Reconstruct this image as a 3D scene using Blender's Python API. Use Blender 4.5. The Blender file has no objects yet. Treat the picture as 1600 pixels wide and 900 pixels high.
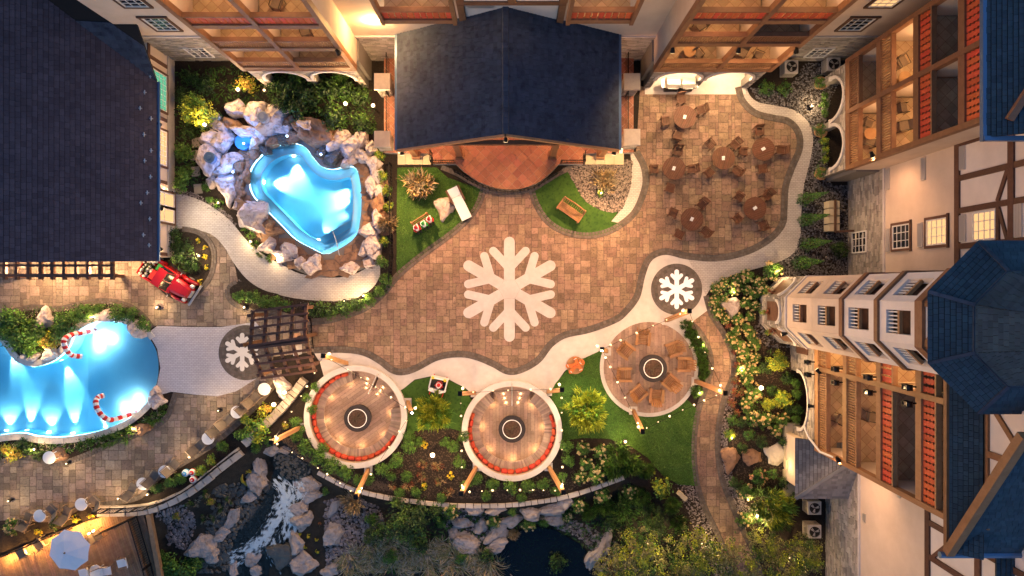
import bpy, bmesh, math, random
from mathutils import Vector, Matrix, noise
from mathutils.geometry import tessellate_polygon
random.seed(7)
R = math.radians
SC = bpy.context.scene
COL = SC.collection
# ------------------------------------------------------------ camera, sky, exposure
H = 43.0           # drone height above the plaza (m)
S = 0.04           # metres per photo pixel on the ground
cam_d = bpy.data.cameras.new('camera'); cam = bpy.data.objects.new('camera', cam_d); COL.objects.link(cam)
cam.location = (0, 0, H); cam.rotation_euler = (0, 0, 0)
cam_d.sensor_width = 36; cam_d.lens = 36*H/(1600*S); cam_d.clip_end = 3000; cam_d.clip_start = 0.5
SC.camera = cam
W = bpy.data.worlds.new('World'); SC.world = W; W.use_nodes = True
wn = W.node_tree.nodes; wl = W.node_tree.links
sky = wn.new('ShaderNodeTexSky'); sky.sky_type = 'NISHITA'; sky.sun_disc = False
sky.ozone_density = 3.4; sky.air_density = 1.3; sky.dust_density = .6; sky.sun_elevation = R(2.0); sky.sun_rotation = R(250)
wn['Background'].inputs[1].default_value = 0.15
wl.new(sky.outputs[0], wn['Background'].inputs[0])
sun_d = bpy.data.lights.new('sun', 'SUN'); sun = bpy.data.objects.new('sun', sun_d); COL.objects.link(sun)
sun_d.energy = 0.04; sun_d.angle = R(25); sun_d.color = (0.62, 0.66, 1.0)      # last twilight glow
sun.rotation_euler = (R(48), 0, R(70)); sun.location = (-60, 30, 60)
SC.view_settings.view_transform = 'Standard'; SC.view_settings.look = 'None'
SC.view_settings.gamma = 1; SC.view_settings.exposure = 2.6; SC.view_settings.use_curve_mapping = False
SC.render.engine = 'CYCLES'
cy = SC.cycles
cy.use_denoising = True; cy.max_bounces = 4; cy.diffuse_bounces = 2; cy.glossy_bounces = 2
cy.transmission_bounces = 3; cy.transparent_max_bounces = 8; cy.sample_clamp_indirect = 4; cy.use_light_tree = True
cy.caustics_reflective = False; cy.caustics_refractive = False

def P(px, py, h=0.0):
    k = S*(H-h)/H
    return Vector(((px-800)*k, (450-py)*k, h))
def XY(px, py): return ((px-800)*S, (450-py)*S)

# ------------------------------------------------------------ object helpers
ORG = {}
def setp(o, label=None, cat=None, group=None, kind=None):
    if label: o['label'] = label
    if cat: o['category'] = cat
    if group: o['group'] = group
    if kind: o['kind'] = kind
    return o
def thing(name, label, cat, loc=(0,0,0), rz=0, group=None):
    o = bpy.data.objects.new(name, None); COL.objects.link(o); o.empty_display_size = .2
    o.location = loc; o.rotation_euler = (0,0,rz)
    ORG[o.name] = Vector(loc)
    return setp(o, label, cat, group)
class MB:
    def __init__(s): s.v=[]; s.f=[]; s.sm=False; s.mi=[]; s.cur=0
    def face(s, pts):
        i=len(s.v); s.v += [tuple(p) for p in pts]; s.f.append(tuple(range(i,i+len(pts)))); s.mi.append(s.cur); return s
    def raw(s, vs, fs):
        i=len(s.v); s.v += [tuple(p) for p in vs]; s.f += [tuple(a+i for a in f) for f in fs]; s.mi += [s.cur]*len(fs); return s
    def box8(s, b, t):     # bottom ring, top ring of 4
        return s.raw(list(b)+list(t), [(3,2,1,0),(4,5,6,7),(0,1,5,4),(1,2,6,5),(2,3,7,6),(3,0,4,7)])
    def box(s, x0,x1,y0,y1,z0,z1):
        return s.box8([(x0,y0,z0),(x1,y0,z0),(x1,y1,z0),(x0,y1,z0)],[(x0,y0,z1),(x1,y0,z1),(x1,y1,z1),(x0,y1,z1)])
    def obox(s, c, sx, sy, z0, z1, a=0, tap=1.0):    # centre, size, rotated a
        ca,sa=math.cos(a),math.sin(a)
        def r(k): return [(c[0]+x*k*ca-y*k*sa, c[1]+x*k*sa+y*k*ca) for x,y in ((-sx/2,-sy/2),(sx/2,-sy/2),(sx/2,sy/2),(-sx/2,sy/2))]
        return s.box8([(x,y,z0) for x,y in r(1)],[(x,y,z1) for x,y in r(tap)])
    def bar(s, a, b, w, h=None, up=(0,0,1)):
        a=Vector(a); b=Vector(b); h=h or w; d=(b-a).normalized(); u=Vector(up)
        if abs(d.dot(u))>.95: u=Vector((1,0,0)) if abs(d.x)<.9 else Vector((0,1,0))
        x=d.cross(u).normalized()*w/2; y=x.cross(d).normalized()*h/2
        r=[-x-y, x-y, x+y, -x+y]
        return s.box8([a+q for q in r],[b+q for q in r])
    def prism(s, pts, z0, z1, bottom=True):
        n=len(pts); 
        tri=tessellate_polygon([[Vector((p[0],p[1],0)) for p in pts]])
        vs=[(p[0],p[1],z1) for p in pts]+[(p[0],p[1],z0) for p in pts]
        ar=sum(pts[i][0]*pts[(i+1)%n][1]-pts[(i+1)%n][0]*pts[i][1] for i in range(n))
        fs=[]
        for t in tri:
            a,b,c=[Vector(pts[i][:2]) for i in t]
            if (b-a).cross(c-a)<0: t=(t[0],t[2],t[1])
            fs.append(tuple(t))
            if bottom: fs.append((t[2]+n,t[1]+n,t[0]+n))
        for i in range(n):
            j=(i+1)%n
            fs.append((i,i+n,j+n,j) if ar>0 else (j,j+n,i+n,i))
        return s.raw(vs,fs)
    def tube(s, pts, r, n=8, caps=True, rs=None):
        pts=[Vector(p) for p in pts]; rings=[]; prev=None
        for i,p in enumerate(pts):
            d=(pts[min(i+1,len(pts)-1)]-pts[max(i-1,0)]).normalized()
            if prev is None:
                u=Vector((0,0,1)) if abs(d.z)<.9 else Vector((1,0,0)); x=d.cross(u).normalized()
            else: x=(prev-d*prev.dot(d)).normalized()
            prev=x; y=d.cross(x); rr=rs[i] if rs else r
            rings.append([p+(x*math.cos(2*math.pi*k/n)+y*math.sin(2*math.pi*k/n))*rr for k in range(n)])
        vs=[v for g in rings for v in g]; fs=[]
        for i in range(len(pts)-1):
            for k in range(n):
                a=i*n+k; b=i*n+(k+1)%n; fs.append((a,b,b+n,a+n))
        if caps: fs.append(tuple(range(n-1,-1,-1))); fs.append(tuple((len(pts)-1)*n+k for k in range(n)))
        return s.raw(vs,fs)
    def lathe(s, prof, c=(0,0,0), n=24, caps=True):   # prof [(r,z)]
        vs=[];fs=[]
        for r,z in prof:
            vs += [(c[0]+r*math.cos(2*math.pi*k/n), c[1]+r*math.sin(2*math.pi*k/n), c[2]+z) for k in range(n)]
        for i in range(len(prof)-1):
            for k in range(n):
                a=i*n+k;b=i*n+(k+1)%n; fs.append((a,b,b+n,a+n))
        if caps: fs.append(tuple(range(n-1,-1,-1))); fs.append(tuple((len(prof)-1)*n+k for k in range(n)))
        return s.raw(vs,fs)
    def ball(s, c, r, n=8, m=5, sz=1.0):
        return s.lathe([(max(.001,r*math.sin(math.pi*i/m)), -r*sz*math.cos(math.pi*i/m)) for i in range(m+1)], c, n)
    def arc(s, c, r0, r1, z0, z1, a0=0, a1=2*math.pi, n=48):  # ring sector with thickness
        full = abs(a1-a0-2*math.pi)<1e-6
        vs=[];fs=[];N=n if full else n+1
        for i in range(N):
            a=a0+(a1-a0)*i/n; ca,sa=math.cos(a),math.sin(a)
            vs += [(c[0]+r0*ca,c[1]+r0*sa,z0),(c[0]+r1*ca,c[1]+r1*sa,z0),(c[0]+r1*ca,c[1]+r1*sa,z1),(c[0]+r0*ca,c[1]+r0*sa,z1)]
        for i in range(n):
            a=i*4; b=((i+1)%N)*4
            fs += [(a+3,a+2,b+2,b+3),(a+1,a,b,b+1),(a+2,a+1,b+1,b+2),(a,a+3,b+3,b)]
        if not full: fs += [(0,1,2,3),(n*4+3,n*4+2,n*4+1,n*4)]
        return s.raw(vs,fs)
    def mesh(s, name, mat, off=Vector((0,0,0))):
        me=bpy.data.meshes.new(name); me.from_pydata([(v[0]-off[0],v[1]-off[1],v[2]-off[2]) for v in s.v],[],s.f)
        for m in (mat if isinstance(mat,(list,tuple)) else [mat]):
            if m: me.materials.append(m)
        if isinstance(mat,(list,tuple)): me.polygons.foreach_set('material_index', s.mi)
        if s.sm: me.polygons.foreach_set('use_smooth',[True]*len(me.polygons))
        me.update(); return me
    def build(s, name, mat, parent=None, label=None, cat=None, group=None, kind=None, loc=None):
        if parent is not None: off=ORG.get(parent.name, Vector((0,0,0)))
        elif loc is not None: off=Vector(loc)
        elif kind in ('structure','stuff') or not s.v: off=Vector((0,0,0))
        else:
            xs=[v[0] for v in s.v]; ys=[v[1] for v in s.v]; zs=[v[2] for v in s.v]
            off=Vector(((min(xs)+max(xs))/2,(min(ys)+max(ys))/2,min(zs)))
        o=bpy.data.objects.new(name, s.mesh(name, mat, off)); COL.objects.link(o)
        if parent is not None: o.parent=parent
        else: o.location=off
        ORG[o.name]=off
        return setp(o,label,cat,group,kind)
def put(name, mesh, parent=None, loc=(0,0,0), rot=(0,0,0), sc=(1,1,1), **k):
    o=bpy.data.objects.new(name, mesh); COL.objects.link(o); o.location=loc; o.rotation_euler=rot; o.scale=sc
    if parent is not None: o.parent=parent
    ORG[o.name]=Vector(loc)
    return setp(o, **k)
KIDS={}
def kids(o): return [c for c in o.children]
def copy_tree(o, loc=None, rz=None, label=None, parent=None, group=None, sc=None):
    c=o.copy(); COL.objects.link(c)
    if parent is not None: c.parent=parent
    if loc is not None: c.location=loc; ORG[c.name]=Vector(loc)
    if rz is not None: c.rotation_euler=(0,0,rz)
    if sc is not None: c.scale=(sc,sc,sc) if not isinstance(sc,(tuple,list)) else sc
    if label: c['label']=label
    if group: c['group']=group
    for ch in KIDS.setdefault(o.name, kids(o)): copy_tree(ch, parent=c)
    return c
def spline(pts, n=6, closed=True):
    out=[];N=len(pts)
    rng=range(N) if closed else range(N-1)
    for i in rng:
        g=lambda k: Vector(pts[(i+k)%N]) if closed else Vector(pts[max(0,min(N-1,i+k))])
        p0,p1,p2,p3=g(-1),g(0),g(1),g(2)
        for j in range(n):
            t=j/n
            out.append(.5*((2*p1)+(-p0+p2)*t+(2*p0-5*p1+4*p2-p3)*t*t+(-p0+3*p1-3*p2+p3)*t**3))
    if not closed: out.append(Vector(pts[-1]))
    return out
def W2(pts): return [XY(p[0],p[1]) for p in pts]
def inside(p, poly):
    x,y=p[0],p[1]; c=False; j=len(poly)-1
    for i in range(len(poly)):
        xi,yi=poly[i][0],poly[i][1]; xj,yj=poly[j][0],poly[j][1]
        if (yi>y)!=(yj>y) and x<(xj-xi)*(y-yi)/(yj-yi)+xi: c=not c
        j=i
    return c
def clip_convex(sub, clip):
    n=len(clip); ar=sum(clip[i][0]*clip[(i+1)%n][1]-clip[(i+1)%n][0]*clip[i][1] for i in range(n))
    sg=1 if ar>0 else -1
    out=sub
    for i in range(n):
        a=clip[i]; b=clip[(i+1)%n]; inp=out; out=[]
        if not inp: break
        side=lambda p: sg*((b[0]-a[0])*(p[1]-a[1])-(b[1]-a[1])*(p[0]-a[0]))
        for k in range(len(inp)):
            p=inp[k]; q=inp[(k+1)%len(inp)]; sp=side(p); sq=side(q)
            if sp>=0: out.append(p)
            if (sp>=0)!=(sq>=0):
                t=sp/(sp-sq); out.append((p[0]+(q[0]-p[0])*t,p[1]+(q[1]-p[1])*t))
    return out

# ------------------------------------------------------------ materials
MATS={}
def nt(name):
    m=bpy.data.materials.new(name); m.use_nodes=True
    return m, m.node_tree.nodes, m.node_tree.links, m.node_tree.nodes['Principled BSDF']
def rgb(c): return (c[0],c[1],c[2],1)
def MIX(N,L,f,a,b,mode='MIX'):
    m=N.new('ShaderNodeMix'); m.data_type='RGBA'; m.blend_type=mode
    for sock,val in ((m.inputs[0],f),(m.inputs[6],a),(m.inputs[7],b)):
        if hasattr(val,'is_linked'): L.new(val,sock)
        elif isinstance(val,(tuple,list)): sock.default_value=rgb(val)
        else: sock.default_value=val
    return m.outputs[2]
def MATH(N,L,op,a,b=0.0,cl=False):
    m=N.new('ShaderNodeMath'); m.operation=op; m.use_clamp=cl
    for i,v in enumerate((a,b)):
        if hasattr(v,'is_linked'): L.new(v,m.inputs[i])
        else: m.inputs[i].default_value=v
    return m.outputs[0]
def mat(name, c1, c2=None, c3=None, sc=2.0, rough=.8, bump=0.0, bsc=25.0, isl=0.0, metal=0.0, emit=None, es=0.0, spec=.3, dirt=0.0, obj=False, stretch=None, trans=0.0):
    m,N,L,B=nt(name)
    B.inputs['Roughness'].default_value=rough; B.inputs['Metallic'].default_value=metal
    B.inputs['Specular IOR Level'].default_value=spec
    tc=N.new('ShaderNodeTexCoord'); geo=N.new('ShaderNodeNewGeometry')
    src=tc.outputs['Object'] if obj else geo.outputs['Position']
    if stretch:
        mp=N.new('ShaderNodeMapping'); mp.inputs['Scale'].default_value=stretch; L.new(src,mp.inputs[0]); src=mp.outputs[0]
    col=None
    if c2 is not None:
        n1=N.new('ShaderNodeTexNoise'); n1.inputs['Scale'].default_value=sc; n1.inputs['Detail'].default_value=5; n1.inputs['Roughness'].default_value=.65
        L.new(src,n1.inputs['Vector'])
        f=MATH(N,L,'MULTIPLY_ADD',n1.outputs[0],3.0,); N[-1].inputs[2].default_value=-1.0; N[-1].use_clamp=True
        col=MIX(N,L,f,c1,c2)
        if c3 is not None:
            n2=N.new('ShaderNodeTexNoise'); n2.inputs['Scale'].default_value=sc*3.7; n2.inputs['Detail'].default_value=3
            L.new(src,n2.inputs['Vector'])
            f2=MATH(N,L,'MULTIPLY_ADD',n2.outputs[0],5.0); N[-1].inputs[2].default_value=-2.6; N[-1].use_clamp=True
            col=MIX(N,L,f2,col,c3)
    else: col=MIX(N,L,0.0,c1,c1)
    if isl>0:
        oi=N.new('ShaderNodeObjectInfo')
        s=MATH(N,L,'ADD',geo.outputs['Random Per Island'],oi.outputs['Random']); fr=MATH(N,L,'FRACT',s)
        v=MATH(N,L,'MULTIPLY_ADD',fr,2*isl); N[-1].inputs[2].default_value=1-isl
        hs=N.new('ShaderNodeHueSaturation'); L.new(col,hs.inputs['Color']); L.new(v,hs.inputs['Value'])
        hv=MATH(N,L,'MULTIPLY',s,7.31); hv=MATH(N,L,'FRACT',hv); hv=MATH(N,L,'MULTIPLY_ADD',hv,.035*min(1,isl*3)); N[-1].inputs[2].default_value=.5-.0175*min(1,isl*3)
        L.new(hv,hs.inputs['Hue'])
        col=hs.outputs[0]
    if dirt>0:
        n3=N.new('ShaderNodeTexNoise'); n3.inputs['Scale'].default_value=.45; n3.inputs['Detail'].default_value=6; L.new(geo.outputs['Position'],n3.inputs['Vector'])
        f3=MATH(N,L,'MULTIPLY_ADD',n3.outputs[0],3.0); N[-1].inputs[2].default_value=-1.3; N[-1].use_clamp=True
        f3=MATH(N,L,'MULTIPLY',f3,dirt)
        col=MIX(N,L,f3,col,(.25,.22,.2),'MULTIPLY')
    L.new(col,B.inputs['Base Color'])
    if bump>0:
        nb=N.new('ShaderNodeTexNoise'); nb.inputs['Scale'].default_value=bsc; nb.inputs['Detail'].default_value=4; L.new(src,nb.inputs['Vector'])
        bp=N.new('ShaderNodeBump'); bp.inputs['Strength'].default_value=min(1,bump); bp.inputs['Distance'].default_value=.06*max(1,bump); L.new(nb.outputs[0],bp.inputs['Height']); L.new(bp.outputs[0],B.inputs['Normal'])
    if emit: B.inputs['Emission Color'].default_value=rgb(emit); B.inputs['Emission Strength'].default_value=es
    MATS[name]=m
    return m
M=MATS
mat('paver',(.20,.132,.092),(.285,.192,.14),(.13,.088,.068),sc=2.6,rough=.75,bump=.4,bsc=14,isl=.27,dirt=.35,spec=.25)
mat('paver_pool',(.20,.155,.12),(.27,.21,.165),(.135,.105,.09),sc=2.6,rough=.75,bump=.25,bsc=14,isl=.34,dirt=.5,spec=.25)
mat('paver_joint',(.09,.065,.05),(.12,.09,.07),sc=8,rough=.95)
mat('cobble',(.085,.075,.07),(.125,.105,.095),sc=4,rough=.8,bump=.3,isl=.25)
mat('mulch',(.012,.009,.008),(.026,.018,.014),(.045,.034,.026),sc=5,rough=.95,bump=1.0,bsc=22)
mat('lawn',(.026,.080,.010),(.048,.115,.016),(.016,.052,.008),sc=1.6,rough=.9,bump=.9,bsc=55)
mat('soil',(.02,.017,.013),(.04,.032,.023),sc=3,rough=.95,bump=.8)
mat('gravel',(.16,.13,.115),rough=.8,isl=.85)
mat('gravel_dark',(.10,.095,.10),rough=.7,isl=.95)
mat('pebble',(.20,.17,.165),(.15,.125,.13),sc=2,rough=.7,isl=.5)
mat('stone',(.27,.24,.21),(.36,.32,.28),sc=2.5,rough=.85,bump=.6,bsc=10,isl=.32)
mat('mortar',(.18,.165,.15),rough=.95)
mat('stone_cap',(.40,.35,.31),(.48,.42,.37),sc=3,rough=.8,bump=.2,isl=.1,dirt=.3)
mat('coping',(.52,.47,.43),(.60,.55,.50),(.40,.37,.35),sc=2,rough=.7,bump=.15,isl=.12)
mat('concrete_white',(.48,.45,.44),(.55,.515,.505),sc=2.5,rough=.7,bump=.1,dirt=.3)
mat('stucco',(.56,.45,.36),(.60,.49,.40),sc=1.5,rough=.9,bump=.25,bsc=40,dirt=.22)
mat('stucco_white',(.64,.58,.54),(.70,.63,.58),sc=1.5,rough=.9,bump=.2,bsc=40,dirt=.2)
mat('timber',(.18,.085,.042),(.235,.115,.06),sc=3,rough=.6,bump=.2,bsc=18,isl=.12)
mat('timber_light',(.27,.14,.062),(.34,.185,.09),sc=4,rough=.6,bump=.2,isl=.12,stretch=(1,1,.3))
mat('timber_dark',(.085,.042,.028),(.12,.06,.04),sc=4,rough=.65,bump=.25,isl=.15)
mat('red_board',(.48,.075,.03),(.54,.10,.04),sc=4,rough=.6,bump=.1,isl=.16,dirt=.2)
for n_,k_ in (('shingle_purple',(1.5,1.15,1.12)),('shingle_teal',(.85,1.2,1.2))): mat(n_,(.038*k_[0],.044*k_[1],.062*k_[2]),(.052*k_[0],.06*k_[1],.082*k_[2]),sc=.8,rough=.9,bump=.35,bsc=30,isl=.15,spec=.15)
mat('shingle',(.043,.054,.080),(.062,.075,.108),(.031,.038,.058),sc=.8,rough=.9,bump=.35,bsc=30,isl=.15,spec=.15)
mat('shingle_porch',(.12,.125,.14),(.165,.17,.185),sc=.8,rough=.9,bump=.35,bsc=30,isl=.25,spec=.15)
mat('felt',(.012,.013,.016),rough=.95)
mat('gutter',(.10,.17,.28),rough=.35,metal=.4,spec=.5)
mat('white_paint',(.66,.64,.61),rough=.5)
mat('tile_tan',(.36,.25,.16),(.44,.32,.21),sc=3,rough=.6,isl=.2)
mat('tile_red',(.30,.125,.075),(.36,.16,.10),(.24,.10,.065),sc=1.5,rough=.6,isl=.18,bump=.1,dirt=.25)
mat('glass_dark',(.012,.016,.024),rough=.06,spec=.6)
mat('iron',(.012,.011,.011),rough=.45,metal=.6)
mat('rock',(.28,.23,.205),(.38,.33,.31),(.22,.165,.13),sc=1.1,rough=.85,bump=.7,bsc=7,spec=.2)
mat('rock_brown',(.22,.125,.075),(.30,.18,.115),(.14,.085,.06),sc=1.3,rough=.85,bump=.7,bsc=8,spec=.2)
mat('rock_pale',(.44,.37,.36),(.58,.51,.50),(.25,.19,.165),sc=1.0,rough=.9,bump=1.0,bsc=5,spec=.2)
mat('rock_wet',(.045,.045,.042),(.085,.08,.07),sc=1.5,rough=.45,bump=.7,bsc=9,spec=.5)
mat('plaster_blue',(.46,.72,.82),(.52,.78,.87),sc=.7,rough=.7)
mat('plaster_deep',(.03,.2,.6),(.05,.28,.7),sc=.7,rough=.7)
mat('plaster_pale',(.40,.50,.58),(.46,.55,.62),sc=.7,rough=.7)
mat('deck_wood',(.17,.095,.055),(.23,.14,.085),sc=3,rough=.65,bump=.2,isl=.2)
mat('plank_floor',(.27,.185,.15),(.33,.235,.195),(.23,.155,.125),sc=2.2,rough=.8,bump=.15,isl=.16,spec=.15)
mat('bench_wood',(.27,.19,.155),(.35,.26,.21),sc=3,rough=.6,bump=.2,isl=.3)
mat('cushion',(.34,.042,.022),(.40,.055,.028),sc=5,rough=.85,isl=.12)
mat('fire_stone',(.022,.018,.021),(.032,.027,.03),sc=4,rough=.7)
mat('lava',(.05,.03,.02),(.12,.07,.05),sc=10,rough=.9,bump=1,bsc=30)
mat('metal_pale',(.62,.60,.58),rough=.35,metal=.7)
mat('chair_wood',(.085,.036,.021),(.12,.05,.028),sc=4,rough=.5,isl=.15)
mat('adirondack',(.20,.095,.042),(.26,.13,.06),sc=4,rough=.55,isl=.14)
mat('wicker',(.16,.115,.085),(.21,.155,.12),sc=9,rough=.8,bump=.5,bsc=60)
mat('sling',(.115,.095,.08),(.15,.125,.105),sc=6,rough=.8)
mat('white_plastic',(.66,.67,.69),rough=.4)
mat('red_car',(.30,.008,.012),rough=.22,spec=.6)
mat('chrome',(.55,.54,.53),rough=.3,metal=.5)
mat('rubber',(.012,.012,.012),rough=.8)
mat('canvas',(.66,.63,.68),(.70,.67,.72),sc=3,rough=.8)
mat('red_paint',(.50,.02,.02),rough=.4)
mat('green_paint',(.03,.30,.06),rough=.4)
mat('gingerbread',(.42,.12,.03),rough=.6)
mat('skin',(.55,.34,.24),rough=.6)
mat('black_paint',(.015,.015,.017),rough=.4)
mat('yellow_rope',(.55,.36,.03),rough=.7)
mat('blue_paint',(.04,.28,.6),rough=.4)
mat('terracotta',(.42,.23,.12),rough=.8)
mat('ac_paint',(.50,.46,.42),rough=.5)
mat('tan_leaf_stone',(.45,.38,.26),(.52,.45,.32),sc=3,rough=.8,bump=.2)
mat('bark',(.06,.04,.028),(.09,.065,.045),sc=8,rough=.9,bump=.5)
def leafm(n,a,b,isl=.45): return mat(n,a,b,sc=1.2,rough=.55,isl=isl,spec=.25)
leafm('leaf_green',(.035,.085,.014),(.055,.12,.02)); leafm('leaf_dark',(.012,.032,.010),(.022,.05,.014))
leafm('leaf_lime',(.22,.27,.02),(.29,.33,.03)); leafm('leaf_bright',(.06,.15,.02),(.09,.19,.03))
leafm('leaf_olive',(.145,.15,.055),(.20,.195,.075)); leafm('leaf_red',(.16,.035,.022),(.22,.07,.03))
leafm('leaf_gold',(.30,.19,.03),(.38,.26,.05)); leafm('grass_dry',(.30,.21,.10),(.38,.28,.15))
leafm('grass_pale',(.26,.23,.17),(.32,.28,.21)); leafm('bloom_cream',(.46,.33,.15),(.54,.42,.22),.3); leafm('bloom_yellow',(.62,.42,.02),(.66,.48,.04),.2)
leafm('bloom_white',(.62,.58,.5),(.66,.62,.55),.15); leafm('bloom_pink',(.42,.20,.10),(.5,.27,.15),.25); leafm('leaf_evergreen',(.02,.075,.02),(.035,.11,.03))
def glow(name,c,s):
    m,N,L,B=nt(name); B.inputs['Base Color'].default_value=rgb((.04,.035,.03) if 'win_' in name else (.8,.8,.8)); B.inputs['Emission Color'].default_value=rgb(c); B.inputs['Emission Strength'].default_value=s; MATS[name]=m
glow('bulb',(1,.58,.18),.34); glow('flood_glow',(1,.58,.2),.5); glow('step_glow',(1,.6,.22),.4); glow('globe_glow',(.75,.93,1),.6); glow('pool_lamp',(.8,.95,1),3); glow('blue_lamp',(.25,.4,1),3)
glow('win_warm',(1,.55,.22),.2); glow('win_green',(.12,.75,.42),.13); glow('snow_glow',(.75,.66,1),.03); glow('lantern_glow',(1,.6,.25),.8); glow('ring_glow',(1,.85,.75),.02)
glow('added_pool_strip',(.45,.82,1),4.6); glow('candle',(1,.45,.15),5)
# fine white block paving (blocks of a few cm: far below a pixel pair)
def white_paving(name, c1, c2, mort, sc=1.0, rot=0.0):
    m,N,L,B=nt(name); geo=N.new('ShaderNodeNewGeometry'); mp=N.new('ShaderNodeMapping'); mp.inputs['Rotation'].default_value=(0,0,rot); L.new(geo.outputs['Position'],mp.inputs[0])
    b=N.new('ShaderNodeTexBrick'); b.inputs['Scale'].default_value=1.0; b.inputs['Brick Width'].default_value=.22*sc; b.inputs['Row Height'].default_value=.11*sc; b.inputs['Mortar Size'].default_value=.010*sc
    b.inputs['Color1'].default_value=rgb(c1); b.inputs['Color2'].default_value=rgb(c2); b.inputs['Mortar'].default_value=rgb(mort); L.new(mp.outputs[0],b.inputs['Vector'])
    n3=N.new('ShaderNodeTexNoise'); n3.inputs['Scale'].default_value=.5; n3.inputs['Detail'].default_value=6; L.new(geo.outputs['Position'],n3.inputs['Vector'])
    f=MATH(N,L,'MULTIPLY_ADD',n3.outputs[0],2.5); N[-1].inputs[2].default_value=-1.1; N[-1].use_clamp=True
    f=MATH(N,L,'MULTIPLY',f,.35)
    col=MIX(N,L,f,b.outputs[0],(.5,.47,.45),'MULTIPLY'); L.new(col,B.inputs['Base Color']); B.inputs['Roughness'].default_value=.75
    bp=N.new('ShaderNodeBump'); bp.inputs['Strength'].default_value=.5; bp.inputs['Distance'].default_value=.01; L.new(b.outputs['Fac'],bp.inputs['Height']); bp.invert=True; L.new(bp.outputs[0],B.inputs['Normal'])
    MATS[name]=m
white_paving('block_path',(.38,.35,.335),(.45,.415,.40),(.25,.225,.215))
white_paving('block_beach',(.42,.41,.45),(.49,.48,.52),(.27,.26,.30))
def water(name, tint, f0=.10, ripple=.25, rs=1.6, base=0.0, deepcol=(0,0,0)):
    m,N,L,B=nt(name); out=N['Material Output']; N.remove(B)
    tr=N.new('ShaderNodeBsdfTransparent'); tr.inputs[0].default_value=rgb(tint)
    gl=N.new('ShaderNodeBsdfGlossy'); gl.inputs['Roughness'].default_value=.08
    fr=N.new('ShaderNodeFresnel'); fr.inputs[0].default_value=1.33
    geo=N.new('ShaderNodeNewGeometry'); nb=N.new('ShaderNodeTexNoise'); nb.inputs['Scale'].default_value=rs; nb.inputs['Detail'].default_value=4; L.new(geo.outputs['Position'],nb.inputs['Vector'])
    bp=N.new('ShaderNodeBump'); bp.inputs['Strength'].default_value=ripple; bp.inputs['Distance'].default_value=.1; L.new(nb.outputs[0],bp.inputs['Height'])
    L.new(bp.outputs[0],gl.inputs['Normal']); L.new(bp.outputs[0],fr.inputs['Normal'])
    a=tr.outputs[0]
    if base>0:
        df=N.new('ShaderNodeBsdfDiffuse'); df.inputs[0].default_value=rgb(deepcol); mx=N.new('ShaderNodeMixShader'); mx.inputs[0].default_value=base; L.new(tr.outputs[0],mx.inputs[1]); L.new(df.outputs[0],mx.inputs[2]); a=mx.outputs[0]
    ms=N.new('ShaderNodeMixShader'); L.new(fr.outputs[0],ms.inputs[0]); L.new(a,ms.inputs[1]); L.new(gl.outputs[0],ms.inputs[2]); L.new(ms.outputs[0],out.inputs[0])
    MATS[name]=m
water('pool_water',(.82,.95,.99)); water('pond_water',(.25,.36,.42),ripple=.4,base=.25,deepcol=(.01,.022,.04)); water('stream_water',(.55,.62,.62),ripple=.8,rs=4,base=.15,deepcol=(.05,.07,.07))
# foam of the falls: white where the current breaks
def foam(name):
    m,N,L,B=nt(name); B.inputs['Base Color'].default_value=rgb((.72,.84,.90)); B.inputs['Roughness'].default_value=.5; B.inputs['Alpha'].default_value=.55; MATS[name]=m
foam('foam')
# ------------------------------------------------------------ lights
def lamp(kind, loc, power, col=(1,.6,.28), size=.1, aim=None, angle=60, blend=.6, name='lamp_light', parent=None):
    d=bpy.data.lights.new(name, kind); d.energy=power; d.color=col
    if kind in ('POINT','SPOT'): d.shadow_soft_size=size
    if kind=='SPOT': d.spot_size=R(angle); d.spot_blend=blend
    if kind=='AREA': d.size=size
    o=bpy.data.objects.new(name, d); COL.objects.link(o)
    loc=Vector(loc)
    if aim is not None: o.rotation_euler=(Vector(aim)-loc).to_track_quat('-Z','Y').to_euler()
    if parent is not None: o.parent=parent; o.location=loc-ORG[parent.name]
    else: o.location=loc
    return o
# ============================================================ GROUND
def circ(c, r, a0=0, a1=360, n=36, close=False):   # photo px, y down
    return [(c[0]+r*math.cos(R(a0+(a1-a0)*i/n)), c[1]+r*math.sin(R(a0+(a1-a0)*i/n))) for i in range(n+(0 if close else 1))]
PIT1=(557,650); PIT2=(800,672); PIT3=(1014,574)
pool1=spline([(388,280),(393,260),(410,240),(433,227),(457,223),(477,230),(490,247),(503,260),(520,264),(540,260),(555,262),(562,280),(565,310),(563,343),(557,367),(540,383),(510,397),(487,388),(460,373),(437,350),(410,323),(393,303)],4)
pool2=spline([(-60,470),(-20,500),(0,532),(10,545),(25,565),(45,572),(60,572),(85,563),(105,545),(115,525),(130,512),(150,503),(175,502),(200,508),(225,520),(243,545),(248,575),(243,605),(232,625),(215,643),(190,660),(150,675),(100,683),(60,682),(35,677),(0,680),(-60,690),(-120,640),(-120,520)],4)
ravine=[(242,806),(300,776),(345,742),(385,706),(410,690),(440,688),(480,712),(500,738),(555,768),(640,785),(740,793),(830,788),(900,775),(975,748),(1010,765),(1050,800),(1085,850),(1105,905),(1120,1000),(240,1000),(240,880)]
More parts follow.
